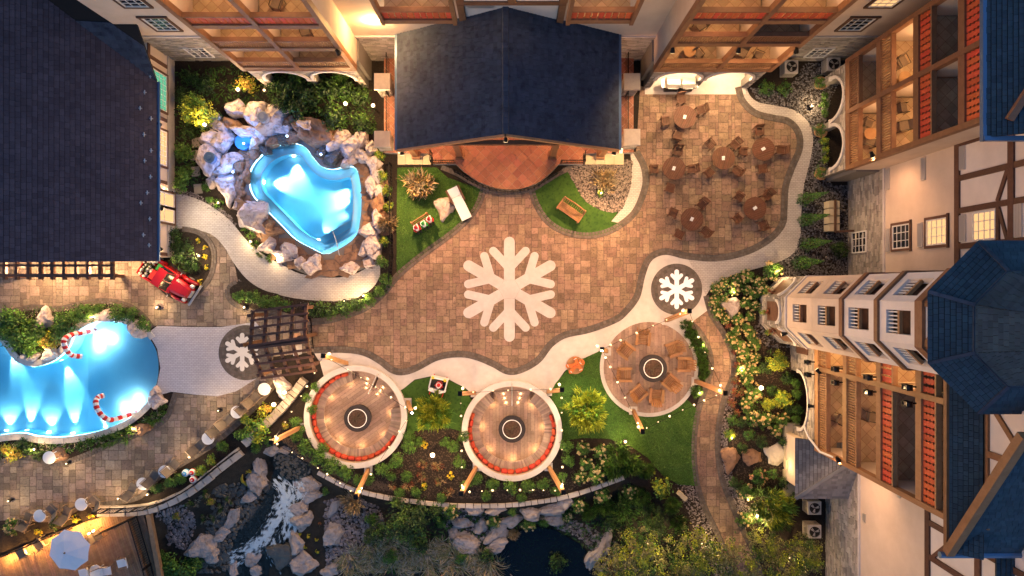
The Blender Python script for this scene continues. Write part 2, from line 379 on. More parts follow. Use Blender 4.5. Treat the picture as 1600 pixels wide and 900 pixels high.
def sheet(name, px, z, m, holes=(), skirt=.03, label=None, kind='structure', parent=None):
    mb=MB(); w=W2(px)
    if holes:
        loops=[w]+[W2(h) for h in holes]; flat=[p for l in loops for p in l]
        tri=tessellate_polygon([[Vector((p[0],p[1],0)) for p in l] for l in loops]); fs=[]
        for t in tri:
            a,b,c=[Vector(flat[i]) for i in t]
            fs.append(tuple(t) if (b-a).cross(c-a)>0 else (t[0],t[2],t[1]))
        mb.raw([(p[0],p[1],z) for p in flat],fs)
    else: mb.prism(w, z-skirt, z, bottom=False)
    return mb.build(name, M[m], parent, kind=kind, label=label)
big=[(-20000,-20000),(20000,-20000),(20000,20000),(-20000,20000)]
sheet('ground', big, 0.0, 'mulch', [pool1, pool2, circ(PIT1,73,close=True), circ(PIT2,71,close=True), ravine])

# ---- border lines (centre of the dark cobble bands)
RB=[(1153,136),(1160,158),(1180,177),(1210,185),(1232,190),(1247,207),(1249,232),(1237,262),(1227,292),(1225,325),(1222,350),(1203,373),(1167,393),(1120,403),(1073,400),(1040,393),(1015,403),(1003,430),(995,463),(977,487),(960,500),(920,515),(883,523),(860,538),(840,563),(813,578),(793,580),(770,568),(743,557),(717,553),(683,558),(650,575),(630,581),(613,578),(593,563),(567,550),(533,546),(490,547)]
LB=[(487,503),(515,500),(540,493),(573,480),(600,457),(617,436),(633,420),(667,393),(703,367),(730,343),(747,320),(756,294)]
CB=[(830,294),(837,317),(853,343),(877,360),(910,368),(940,365),(967,353),(993,330),(1008,292),(1008,270),(1004,255),(994,237)]
RBs=spline(RB,5,False); LBs=spline(LB,5,False); CBs=spline(CB,5,False)
plaza=[(1000,135)]+RBs+LBs+[(790,299)]+CBs
WL=spline([(1068,497),(1092,517),(1107,545),(1111,575),(1101,610),(1089,650),(1084,700),(1088,750),(1100,790),(1119,830),(1140,880),(1160,960)],5,False)
WR=spline([(1103,462),(1112,492),(1130,520),(1144,553),(1146,585),(1136,610),(1126,645),(1121,690),(1126,740),(1140,780),(1159,825),(1180,870),(1205,960)],5,False)
walkway=WL+WR[::-1]
SPo=spline([(1166,136),(1172,150),(1185,160),(1210,165),(1240,172),(1262,190),(1270,215),(1267,245),(1256,290),(1252,330),(1250,370),(1240,395),(1215,410),(1180,420),(1145,430),(1115,446),(1103,462)],4,False)
TBtop=spline([(0,493),(50,480),(90,483),(130,474),(165,470),(200,478),(222,492),(238,512)],5,False)
terrace=[(-20,400),(262,400),(262,352),(272,356)]+spline([(272,356),(300,358),(330,366),(350,385),(365,410),(372,440)],4,False)+[(380,470),(487,500),(490,550),(405,560),(400,507),(345,510),(300,510),(246,508)]+TBtop[::-1]+[(-20,500)]
PBb=spline([(-20,735),(20,715),(50,716),(90,724),(130,713),(180,690),(225,675),(258,655),(268,635),(275,614)],5,False)
DKb=spline([(-20,815),(30,812),(80,815),(130,790),(170,787),(215,778),(235,760),(250,745),(290,722),(330,697),(365,668),(395,640),(420,612),(440,590)],5,False)
pool_deck=PBb+[(300,617),(340,618),(370,611),(400,592),(412,570),(440,575)]+DKb[::-1]

def pave(name, px, m, unit, label_m, seed, ind=300, z=.02, rot=0.0):
    rnd=random.Random(seed); w=W2(px)
    xs=[p[0] for p in w]; ys=[p[1] for p in w]; x0,y0=min(xs),min(ys)
    nx=int((max(xs)-x0)/unit)+2; ny=int((max(ys)-y0)/unit)+2
    base=sheet(name, px, .005, 'paver_joint')
    g=[[0]*ny for _ in range(nx)]
    sizes=[(3,3),(3,2),(2,3),(2,2),(3,2),(2,2),(2,3),(3,3)]
    full=[]; part=MB(); gap=.012
    for j in range(ny):
        for i in range(nx):
            if g[i][j]: continue
            rnd.shuffle(sizes)
            for (a,b) in sizes+[(2,1),(1,2),(1,1)]:
                if i+a<=nx and j+b<=ny and all(not g[i+p][j+q] for p in range(a) for q in range(b)): break
            for p in range(a):
                for q in range(b):
                    if i+p<nx and j+q<ny: g[i+p][j+q]=1
            X0=x0+i*unit+gap; X1=x0+(i+a)*unit-gap; Y0=y0+j*unit+gap; Y1=y0+(j+b)*unit-gap
            ins=[inside(c,w) for c in ((X0,Y0),(X1,Y0),(X1,Y1),(X0,Y1))]
            near=any(X0<p[0]<X1 and Y0<p[1]<Y1 for p in w)
            if all(ins) and not near: full.append((a,b,(X0+X1)/2,(Y0+Y1)/2))
            else:
                if not any(ins) and not near: continue
                pl=clip_convex(w,[(X0,Y0),(X1,Y0),(X1,Y1),(X0,Y1)])
                if len(pl)>=3:
                    ar=abs(sum(pl[k][0]*pl[(k+1)%len(pl)][1]-pl[(k+1)%len(pl)][0]*pl[k][1] for k in range(len(pl))))/2
                    if ar>.004: part.prism(pl,.004,z+rnd.uniform(-.002,.003),bottom=False)
    full.sort(key=lambda t:-t[0]*t[1]+.004*math.hypot(t[2],t[3]))
    cache={}
    for k,(a,b,cx,cy_) in enumerate(full):
        ww=a*unit-2*gap; hh=b*unit-2*gap; zz=z+rnd.uniform(-.002,.004)
        if k<ind and inside((cx,cy_),[(-32,-18),(32,-18),(32,18),(-32,18)]):
            if (a,b) not in cache:
                mb=MB(); t=.02
                mb.raw([(-ww/2,-hh/2,-.015),(ww/2,-hh/2,-.015),(ww/2,hh/2,-.015),(-ww/2,hh/2,-.015),(-ww/2+t,-hh/2+t,0),(ww/2-t,-hh/2+t,0),(ww/2-t,hh/2-t,0),(-ww/2+t,hh/2-t,0)],[(4,5,6,7),(0,1,5,4),(1,2,6,5),(2,3,7,6),(3,0,4,7)])
                cache[(a,b)]=mb.mesh('paver',M[m])
            put('paver', cache[(a,b)], base, (cx,cy_,zz))
        else:
            t=.02; X0,X1,Y0,Y1=cx-ww/2,cx+ww/2,cy_-hh/2,cy_+hh/2
            part.raw([(X0,Y0,zz-.015),(X1,Y0,zz-.015),(X1,Y1,zz-.015),(X0,Y1,zz-.015),(X0+t,Y0+t,zz),(X1-t,Y0+t,zz),(X1-t,Y1-t,zz),(X0+t,Y1-t,zz)],[(4,5,6,7),(0,1,5,4),(1,2,6,5),(2,3,7,6),(3,0,4,7)])
    part.build('paver_field', M[m], base, kind='stuff')
    return base
pave('plaza', plaza, 'paver', .205, '', 3)
pave('walkway', walkway, 'paver', .205, '', 4)
pave('terrace', terrace, 'paver_pool', .205, '', 5)
pave('pool_deck', pool_deck, 'paver_pool', .205, '', 6)

# ---- fine white block paths
pth=[tuple(p) for p in SPo]
sheet('path', RBs[:75]+SPo[::-1] if False else [tuple(p) for p in spline(RB[:15],5,False)]+[(1040,393),(1030,440),(1060,470)]+pth[::-1], .028, 'block_path')
lower=[(1103,462),(1112,480),(1085,500)]+circ(PIT3,76,-45,-165,20)+[(940,547),(905,563),(882,580),(864,606)]+circ(PIT2,76,-42,-138,20)+[(727,606),(700,592),(672,588),(648,593),(632,606)]+circ(PIT1,78,-30,-130,20)+[(500,566),(490,550)]
sheet('promenade', [tuple(p) for p in RBs[70:]]+lower[::-1], .029, 'concrete_white')
cresc=CBs[12:]+[(985,241),(987,262),(985,290),(975,322),(955,346),(930,361)]
sheet('path', cresc, .03, 'block_path')
LPu=spline([(271,302),(300,308),(330,322),(360,345),(385,375),(415,400),(440,413),(470,428),(520,434),(560,426),(594,402)],4,False)
LPl=spline([(271,356),(300,358),(330,366),(350,385),(365,410),(385,435),(410,452),(450,464),(500,470),(550,468),(582,450),(594,430)],4,False)
sheet('path', LPu+LPl[::-1], .031, 'block_path')
beach=[(246,509),(300,511),(345,511),(400,503),(412,520),(418,552),(412,570),(400,592),(370,611),(340,619),(300,616),(268,612),(240,620),(246,600),(251,575),(246,545),(232,520)]
sheet('pool_beach', beach, .030, 'block_beach')

# ---- lawns, gravel, beds
lawnA=LBs[25:]+[(735,290),(700,278),(682,262),(621,262),(620,330),(620,432)]
sheet('lawn', lawnA, .04, 'lawn')
gravC=spline([(889,262),(897,285),(912,311),(936,327),(966,331),(978,312),(985,290),(987,262),(984,250),(930,252)],3)
sheet('lawn', [tuple(p) for p in CBs[:32]]+[(955,346),(966,331),(936,327),(912,311),(897,285),(889,262),(868,275),(848,287)], .041, 'lawn')
lawnD=[(630,608),(648,594),(672,589),(700,593),(727,607),(736,625)]+circ(PIT2,76,-140,-182,10)+[(700,668),(660,672),(638,674)]+circ(PIT1,78,12,-30,10)
sheet('lawn', lawnD, .04, 'lawn')
lawnE=[(863,609),(867,600),(885,579),(905,563),(940,547)]+circ(PIT3,75,-165,-320,24)[::1]+[(1090,640)]+[tuple(p) for p in WL[26:37]]+[(1060,757),(1035,742),(1012,715),(985,697),(950,685),(910,684),(878,688)]+circ(PIT2,76,12,-38,12)
sheet('lawn', lawnE, .042, 'lawn')
def scatter(name, px, m, n, r0, r1, z=.0, seed=1, zf=None, flat=.6, avoid=()):
    rnd=random.Random(seed); w=W2(px); xs=[p[0] for p in w]; ys=[p[1] for p in w]; mb=MB(); k=0; t=0
    while k<n and t<n*8:
        t+=1; x=rnd.uniform(min(xs),max(xs)); y=rnd.uniform(min(ys),max(ys))
        if not inside((x,y),w) or any(inside((x,y),a) for a in avoid): continue
        k+=1; r=rnd.uniform(r0,r1); a=rnd.random()*6.28; e=rnd.uniform(.6,1); h=r*flat*rnd.uniform(.7,1.2)
        zz=(zf(x,y) if zf else z)
        ring=[(x+math.cos(a+q*1.2566)*r*(e if q%2 else 1), y+math.sin(a+q*1.2566)*r*rnd.uniform(.7,1), zz+h*.25) for q in range(5)]
        top=[(x+(p[0]-x)*.55,y+(p[1]-y)*.55,zz+h*rnd.uniform(.8,1)) for p in ring]
        mb.raw(ring+top,[(5,6,7,8,9)]+[(q,(q+1)%5,5+(q+1)%5,5+q) for q in range(5)])
    return mb.build(name, M[m], kind='stuff', label=None)
sheet('gravel_bed', gravC, .042, 'soil'); setp(scatter('gravel', gravC, 'gravel', 4200, .035,.075,.045,1), 'pale loose gravel round the ornamental grass', 'gravel')
gravR=[(1200,138),(1225,150),(1258,100),(1300,95),(1330,96),(1300,150),(1285,210),(1300,290),(1336,290),(1330,440),(1190,430),(1215,411),(1240,396),(1250,370),(1252,330),(1256,290),(1267,245),(1270,215),(1262,190),(1240,172),(1210,165),(1185,160),(1172,138)]
setp(scatter('gravel', gravR, 'gravel_dark', 7000, .035,.085,.0,2), 'dark speckled gravel beside the curving white path', 'gravel')
gravW=[tuple(p) for p in WR[12:52]]+[(1175,800),(1150,760),(1138,720),(1136,680),(1145,640),(1152,600),(1150,560)]
setp(scatter('gravel', gravW, 'pebble', 1500, .03,.07,.0,3), 'small grey pebbles along the outer edge of the walkway', 'gravel')
setp(scatter('gravel', [(1055,755),(1087,757),(1100,800),(1125,850),(1150,905),(1120,905),(1090,850),(1075,800)], 'pebble', 900, .03,.07,.0,4), 'small grey pebbles on the lawn side of the walkway foot', 'gravel')
setp(scatter('gravel', [(1200,470),(1235,440),(1260,432),(1330,430),(1330,440),(1255,540),(1200,545),(1175,520)], 'gravel_dark', 2200, .035,.08,.0,5), 'dark gravel round the foot of the tower', 'gravel')
setp(scatter('gravel', [(272,294),(300,300),(330,314),(360,337),(370,350),(362,360),(330,330),(300,316),(272,303)], 'pebble', 700, .03,.06,.0,6), 'grey pebble strip above the pool path', 'gravel')
setp(scatter('gravel', [(372,436),(400,452),(450,466),(500,472),(550,470),(560,476),(500,484),(440,480),(400,466)], 'gravel_dark', 700, .03,.06,.0,7), 'dark pebble strip under the pool path', 'gravel')

# ---- cobble borders
def border(px, width=10.5, rows=2, name='cobble_border', closed=False, ln=.2, z=.055):
    w=[Vector(p) for p in W2(px)]; wd=width*S; mb=MB(); bs=MB(); rnd=random.Random(len(px))
    L=[0]
    for i in range(1,len(w)): L.append(L[-1]+(w[i]-w[i-1]).length)
    def at(s):
        s=max(0,min(L[-1]-1e-6,s))
        for i in range(1,len(w)):
            if L[i]>=s:
                t=(s-L[i-1])/max(1e-9,L[i]-L[i-1]); d=(w[min(len(w)-1,i+1)]-w[max(0,i-2)]).normalized()
                return w[i-1].lerp(w[i],t), Vector((-d.y,d.x))
    n=max(2,int(L[-1]/ln)); ed=[at(L[-1]*i/n) for i in range(n+1)]
    for i in range(n):
        (p,a),(q,b)=ed[i],ed[i+1]
        bs.box8([p-a*wd/2+Vector((0,0)),q-b*wd/2,q+b*wd/2,p+a*wd/2] and [(*(p-a*wd/2),0),(*(q-b*wd/2),0),(*(q+b*wd/2),0),(*(p+a*wd/2),0)],[(*(p-a*wd/2),z-.015),(*(q-b*wd/2),z-.015),(*(q+b*wd/2),z-.015),(*(p+a*wd/2),z-.015)])
    for r in range(rows):
        o0=-wd/2+wd*r/rows+.012; o1=-wd/2+wd*(r+1)/rows-.012; st=.5*(r%2)
        e2=[at(L[-1]*(i+st)/n) for i in range(n+1)]
        for i in range(n):
            (p,a),(q,b)=e2[i],e2[i+1]; d=q-p
            if d.length<.05: continue
            d=d.normalized()*.011; zz=z+rnd.uniform(-.004,.006)
            A,B_,C,D=p+a*o0+d,q+b*o0-d,q+b*o1-d,p+a*o1+d; c=(A+B_+C+D)/4
            mb.raw([(*A,z-.02),(*B_,z-.02),(*C,z-.02),(*D,z-.02)]+[(*(c+(v-c)*.86),zz) for v in (A,B_,C,D)],[(4,5,6,7),(0,1,5,4),(1,2,6,5),(2,3,7,6),(3,0,4,7)])
    o=bs.build(name,M['paver_joint'],kind='structure'); mb.build('cobbles',M['cobble'],o,kind='stuff'); return o
border(RBs); border(LBs); border(CBs); border(WL[2:],9); border(WR,9); border(TBtop,9); border(PBb,9)
border(DKb[12:],8,1)
truckbed=spline([(243,372),(262,362),(285,358),(310,363),(328,378),(335,400),(330,430),(312,455),(290,470),(262,463),(240,440),(230,420)],4)
isl=spline([(356,452),(366,442),(385,440),(410,453),(440,462),(440,478),(420,490),(395,487),(370,477),(358,466)],4)
sheet('planting_bed',truckbed,.036,'mulch'); sheet('planting_bed',isl,.036,'mulch')
border([p for p in truckbed[8:34]],8); border([p for p in isl[20:]]+[isl[0]],8); border([p for p in isl[:6]],6,1)
sheet('planting_bed',[(356,420),(384,436),(410,453),(450,465),(500,471),(550,469),(582,451),(596,431),(612,425),(612,440),(597,456),(573,477),(540,490),(500,497),(487,498),(440,486),(440,470)],.026,'mulch')
# discs with small snowflakes
def disc(c, r, rows):
    cen=XY(*c); rr=r*S; b=MB(); b.prism([(cen[0]+rr*math.cos(R(6*k)),cen[1]+rr*math.sin(R(6*k))) for k in range(60)],.0,.04,False)
    o=b.build('snowflake_disc',M['paver_joint'],kind='structure'); mb=MB(); rnd=random.Random(r)
    for k in range(rows):
        r1=rr*(1-k/rows)-.012; r0=rr*(1-(k+1)/rows)+.012; n=max(5,int(2*math.pi*(r0+r1)/2/.23)); off=rnd.random()*6
        for i in range(n):
            a0=off+2*math.pi*i/n; a1=off+2*math.pi*(i+1)/n-.022/max(.2,r1)
            mb.arc((cen[0],cen[1]),max(.01,r0),r1,.03,.052+rnd.uniform(-.003,.004),a0,a1,1)
    mb.build('cobbles',M['cobble'],o,kind='stuff')
disc((1057,452),40,8); disc((385,551),43,9)
def snowflake(c, L, w, label, m, z, branch, bl, bw, ba=43, cen_r=None, rot0=90, pos=None):
    cx,cy_=XY(*c); t=thing('snowflake_inlay',label,'snowflake',(cx,cy_,z)); l=L*S; ww=w*S
    def stad(p0,p1,hw,z1,n=8):
        p0=Vector(p0);p1=Vector(p1);d=(p1-p0).normalized();nn=Vector((-d.y,d.x)); pts=[p0-nn*hw]
        base=math.atan2(nn.y,nn.x)
        for k in range(n+1):
            a=base+math.pi-math.pi*0-math.pi*(-k/n) if False else base-math.pi+math.pi*k/n
            pts.append(p1+Vector((math.cos(a),math.sin(a)))*hw)
        pts.append(p0+nn*hw); return pts
    for k in range(6):
        a=R(rot0+60*k); d=Vector((math.cos(a),math.sin(a))); mb=MB()
        r0=ww*.86
        C=Vector((cx,cy_))
        mb.prism(stad(C+d*r0,C+d*(l-ww/2),ww/2,0),z-.012,z)
        for sgn in (-1,1):
            b=a+sgn*R(ba); e=Vector((math.cos(b),math.sin(b))); J=C+d*l*branch
            mb.prism(stad(J,J+e*bl*S,bw*S/2,0),z-.013,z-.002-.001*(sgn>0))
        mb.build('arm',M[m],t)
    mb=MB(); mb.prism([(cx+ww*.85*1.1547*math.cos(R(60*k+rot0+30)),cy_+ww*.85*1.1547*math.sin(R(60*k+rot0+30))) for k in range(6)],z-.012,z); mb.build('centre',M[m],t)
    return t
snowflake((796,452),82,17,'huge white snowflake laid in the middle of the brown plaza','concrete_white',.034,.40,37,13)
snowflake((1057,452),31,7,'small lilac glowing snowflake on the round dark disc by the tower garden','snow_glow',.066,.46,10.5,5.6)
snowflake((379,550),30,7,'small white snowflake on the round dark disc beside the pergola','white_paint',.066,.46,10.5,5.6)

# ============================================================ POOLS
def inset(px, d):
    n=len(px); out=[]; ar=sum(px[i][0]*px[(i+1)%n][1]-px[(i+1)%n][0]*px[i][1] for i in range(n)); sg=1 if ar>0 else -1
    for i in range(n):
        a=Vector(px[i-2][:2]); b=Vector(px[(i+2)%n][:2]); t=(b-a).normalized(); out.append((px[i][0]-t.y*d*sg, px[i][1]+t.x*d*sg))
    return out
def ringwall(mb, wa, wb, za, zb):
    n=len(wa)
    for i in range(n):
        j=(i+1)%n; mb.face([(*wa[i],za),(*wa[j],za),(*wb[j],zb),(*wb[i],zb)])
def waterbody(name, w, z0, z1, m, vol):
    if vol and m not in M: pass
    mb=MB(); mb.prism(w,z0,z1); return mb.build(name,M[m],kind='structure')
def water_vol(name,col,dens):
    water(name,(.97,.99,1.0),ripple=.18,rs=1.3); m=M[name]; N=m.node_tree.nodes; v=N.new('ShaderNodeVolumeAbsorption'); v.inputs[0].default_value=rgb(col); v.inputs[1].default_value=dens
    m.node_tree.links.new(v.outputs[0],N['Material Output'].inputs[1])
water_vol('pool_water_blue',(.0,.74,.94),.30)
w1=W2(pool1); in1=W2(inset(pool1,15)); 
b=MB(); ringwall(b,w1,w1,0,-.42); ringwall(b,w1,in1,-.42,-.42); ringwall(b,in1,in1,-.42,-1.35); b.prism(in1,-1.4,-1.35,False)
pb=b.build('pool_basin',M['plaster_blue'],kind='structure')
for k,(off) in enumerate((0,12,24)):
    n_=Vector((.50,.866)); base_=Vector((510,384))+n_*0; o=Vector((525,352))+n_*off; t_=Vector((n_.y,-n_.x)); 
    rect=[tuple(o-t_*120),tuple(o+t_*120),tuple(o+t_*120+n_*120),tuple(o-t_*120+n_*120)]
    pl=clip_convex([tuple(p) for p in inset(pool1,1.0)],rect)
    mb=MB(); mb.prism(W2(pl),-1.4,-.9+.28*k,False); mb.build('step',M['plaster_blue'],pb)
    pl=clip_convex([tuple(p) for p in inset(pool1,1.2)],[tuple(o-t_*120),tuple(o+t_*120),tuple(o+t_*120+n_*1.3),tuple(o-t_*120+n_*1.3)])
    if len(pl)>2: mb=MB(); mb.prism(W2(pl),-.9+.28*k,-.885+.28*k,False); mb.build('step_edge',M['white_plastic'],pb)
wl_=MB(); ringwall(wl_,W2(inset(pool1,14)),W2(inset(pool1,15.5)),-.41,-.41); wl_.build('tile_line',M['white_plastic'],pb)
waterbody('pool_water',W2(inset(pool1,-.2)),-1.5,-.10,'pool_water_blue',True)
def poolspot(px,py,tx,ty,pw,z=-.95,ang=58,tz=-1.34,basin=None,col=(.72,.92,1)):
    a=P(px,py); b_=P(tx,ty); a.z=z; b_.z=tz
    f=MB(); d=(b_-a).normalized(); f.tube([a-d*.1,a-d*.02],.11,10); f.build('pool_lamp',M['pool_lamp'],basin)
    lamp('SPOT',a+d*.03,pw,col,.06,b_,ang,.7,'pool_light',basin)
ORG[pb.name]=Vector((0,0,0))
for q in ((406,281,440,283),(452,241,455,275),(548,284,520,310),(548,340,515,330),(428,330,455,300),(492,372,512,340),(478,246,462,300),(550,310,510,312)): poolspot(*q,230,basin=pb)
st_=MB(); wa_=W2(inset(pool1,.6)); n=len(wa_)
for k in range(n):
    l=(k+1)%n; st_.face([(*wa_[k],-.135),(*wa_[l],-.135),(*wa_[l],-.175),(*wa_[k],-.175)])
st_.build('light_strip',M['added_pool_strip'],pb)  # made-up glowing strip, added to brighten the pool ledge
# big pool
w2=W2(pool2)
b=MB(); ringwall(b,w2,w2,0,-1.4)
def z2(x):   # beach entry: shallow at the east end
    t=max(0,min(1,(x-118)/(246-118))); return -1.3*(1-t)**1.0-.13*t
xs_=[-130,100]+[118+8*i for i in range(17)]+[262]
fl=MB()
for i in range(len(xs_)-1):
    pl=clip_convex([tuple(p) for p in pool2],[(xs_[i],430),(xs_[i+1],430),(xs_[i+1],720),(xs_[i],720)])
    if len(pl)<3: continue
    w=W2(pl); tri=tessellate_polygon([[Vector((*p,0)) for p in w]])
    fs=[]
    for t in tri:
        a_,b_,c_=[Vector(w[k]) for k in t]; fs.append(tuple(t) if (b_-a_).cross(c_-a_)>0 else (t[0],t[2],t[1]))
    fl.raw([(*w[k],z2(pl[k][0])) for k in range(len(w))],fs)
pb2=b.build('pool_basin',M['plaster_blue'],kind='structure'); fl.build('pool_floor',M['plaster_blue'],pb2)
waterbody('pool_water',W2(inset(pool2,-.2)),-1.5,-.07,'pool_water_blue',True)
for q in ((25,676,27,640),(98,680,94,630),(80,566,92,605),(-5,545,5,585)): poolspot(*q,190,z=-1.0,basin=pb2,ang=44)
st_=MB(); wa_=W2(inset(pool2,.6)); n=len(wa_)
for k in range(n):
    l=(k+1)%n
    if pool2[k][0]<225: st_.face([(*wa_[k],-.10),(*wa_[l],-.10),(*wa_[l],-.14),(*wa_[k],-.14)])
st_.build('light_strip',M['added_pool_strip'],pb2)  # strip added here too, only for the big pool's glow
for q in ((150,670,140,640),(60,678,58,640),(-8,676,-8,640),(130,518,140,560),(35,566,40,600)): poolspot(*q,70,z=-1.0,basin=pb2,ang=80)  # extra spots added to brighten the big pool
# coping stones of the big pool, one by one
cp=MB(); ow=W2(inset(pool2,-10)); ciw=W2(inset(pool2,-.3)); n=len(w2); cop=MB(); 
copo=thing('pool_coping','pale stone coping blocks round the candy cane pool','coping',(ciw[0][0],ciw[0][1],0))
sel=[i for i in range(n) if pool2[i][0]>-12 and not(pool2[i][0]>233 and 520<pool2[i][1]<625)]
for i in sel[::2]:
    j=(i+2)%n; 
    a_,b_,c_,d_=[Vector(v) for v in (ciw[i],ciw[j],ow[j],ow[i])]
    if (a_-b_).length>2.2: continue
    c=(a_+b_+c_+d_)/4; q=[c+(v-c)*.975 for v in (a_,b_,c_,d_)]
    mb=MB(); mb.prism([tuple(v) for v in q],-.10,.075); mb.build('coping_stone',M['coping'],copo)
# pool beds
sheet('planting_bed',[(-20,500)]+[tuple(p) for p in TBtop]+[(238,512),(225,510),(200,500),(175,494),(150,494),(128,503),(108,518),(98,538),(80,554),(60,562),(45,562),(30,556),(15,535),(0,515),(-20,495)],.03,'soil')
# glowing bubbler spots under the shallow water
for grp,pts in (('in the shallow water below the upper candy cane',((145,526),(162,531),(137,545))),('in the shallow water inside the lower candy cane',((184,640),(209,626),(202,643)))):
    for (x,y) in pts:
        p=P(x,y); z=z2(x); mb=MB(); mb.lathe([(.001,.0),(.17,0),(.16,.05),(.08,.09),(.001,.1)],(p.x,p.y,z+.0),16); mb.sm=True
        o=mb.build('bubbler_light',M['globe_glow'],label='round white glowing bubbler light '+grp,cat='pool light',group='bubbler lights '+grp)
        lamp('POINT',(p.x,p.y,z+.25),11,(.7,.92,1),.15,name='bubbler_lamp',parent=o)
# ============================================================ BUILDINGS
class Fac:
    def __init__(s, o, u, n): s.o=Vector(o); s.u=Vector(u); s.n=Vector(n)
    def pt(s,u,h,d=0): q=s.o+s.u*u+s.n*d; return (q.x,q.y,h)
    def box(s,mb,u0,u1,h0,h1,d0,d1):
        b=[s.pt(u0,h0,d0),s.pt(u1,h0,d0),s.pt(u1,h0,d1),s.pt(u0,h0,d1)]; t=[(p[0],p[1],h1) for p in b]
        if s.u.x*s.n.y-s.u.y*s.n.x<0: b.reverse(); t.reverse()
        mb.box8(b,t); return mb
    def prism(s,mb,pts,d0,d1):
        n=len(pts); tri=tessellate_polygon([[Vector((p[0],p[1],0)) for p in pts]])
        vs=[s.pt(u,h,d1) for u,h in pts]+[s.pt(u,h,d0) for u,h in pts]; fs=[]
        for t in tri: fs += [tuple(t),(t[2]+n,t[1]+n,t[0]+n)]
        for i in range(n): j=(i+1)%n; fs.append((i,i+n,j+n,j))
        mb.raw(vs,fs); return mb
    def bar(s,mb,a,b,w,d0,d1):
        a=Vector(a);b=Vector(b);t=(b-a).normalized();q=Vector((-t.y,t.x))*w/2
        return s.prism(mb,[tuple(a-q),tuple(b-q),tuple(b+q),tuple(a+q)],d0,d1)
def south(Y0): return Fac((0,Y0),(1,0),(0,-1))
def west(X0): return Fac((X0,0),(0,1),(-1,0))
def east(X0): return Fac((X0,0),(0,1),(1,0))
def stones(mb, fc, u0,u1,h0,h1,d, seed, excl=None, ch=.17):
    rnd=random.Random(seed); h=h0
    while h<h1-.05:
        rh=min(rnd.uniform(ch*.7,ch*1.4),h1-h); u=u0-rnd.random()*.3
        while u<u1:
            w=rnd.uniform(.22,.62); a=max(u,u0)+.01; b=min(u+w,u1)-.01; u+=w
            if b-a<.05: continue
            if excl and any(excl(x,y) for x in (a,(a+b)/2,b) for y in (h+.01,h+rh-.01)): continue
            dd=d+rnd.uniform(.012,.05); fc.box(mb,a,b,h+.01,h+rh-.01,d-.01,dd)
        h+=rh
def arch_pts(uc,a,hs,b,n=14): return [(uc+a*math.cos(math.pi*k/n),hs+b*math.sin(math.pi*k/n)) for k in range(n+1)]   # right to left
def arch_wall(fc, parent, u0,u1,h1, arches, th, seed, name='stone_base'):
    pts=[(u0,0)]
    for (uc,a,hs,b) in arches: pts += [(uc-a,0)]+arch_pts(uc,a,hs,b)[::-1]+[(uc+a,0)]
    pts += [(u1,0),(u1,h1),(u0,h1)]
    mb=MB(); fc.prism(mb,pts,-th,0); o=mb.build(name,M['mortar'],parent)
    ex=lambda u,h: any((abs(u-uc)<a+.08 and h<hs) or (h>=hs and ((u-uc)/(a+.1))**2+((h-hs)/(b+.1))**2<1) for uc,a,hs,b in arches)
    sb=MB(); stones(sb,fc,u0,u1,0,h1,0,seed,ex); sb.build('stones',M['stone'],o,kind='stuff')
    for (uc,a,hs,b) in arches:
        t=MB(); n=14; o1=arch_pts(uc,a+.16,hs,b+.16,n); i1=arch_pts(uc,a-.02,hs,b-.02,n)
        for k in range(n): fc.prism(t,[i1[k],o1[k],o1[k+1],i1[k+1]],-.05,.09)
        for sg in (-1,1): fc.box(t,uc+sg*(a+.07)-.12,uc+sg*(a+.07)+.12,hs-.22,hs-.002,-.05,.10)
        t.build('arch_trim',M['concrete_white'],o)
    return o
def window(fc, parent, u0,u1,h0,h1, pane='glass_dark', trim=True, nu=3, nh=4, d=0.0):
    f=MB(); w=.07
    for a in ((u0,u1,h0,h0+w),(u0,u1,h1-w,h1),(u0,u0+w,h0+w,h1-w),(u1-w,u1,h0+w,h1-w)): fc.box(f,*a,d-.02,d+.07)
    o=f.build('window',M['white_paint'],parent)
    g=MB(); fc.box(g,u0+w,u1-w,h0+w,h1-w,d-.01,d+.02); g.build('pane',M[pane],o)
    m_=MB()
    for i in range(1,nu): u=u0+(u1-u0)*i/nu; fc.box(m_,u-.018,u+.018,h0+w,h1-w,d+.02,d+.045)
    for i in range(1,nh): h=h0+(h1-h0)*i/nh; fc.box(m_,u0+w,u1-w,h-.018,h+.018,d+.021,d+.05)
    m_.build('muntin',M['white_paint'],o)
    if trim:
        t=MB(); q=.13
        for a in ((u0-q,u1+q,h0-q,h0),(u0-q-.05,u1+q+.05,h1,h1+q),(u0-q,u0,h0,h1),(u1,u1+q,h0,h1)): fc.box(t,*a,d,d+.09)
        t.build('trim',M['timber_dark'],o)
    return o
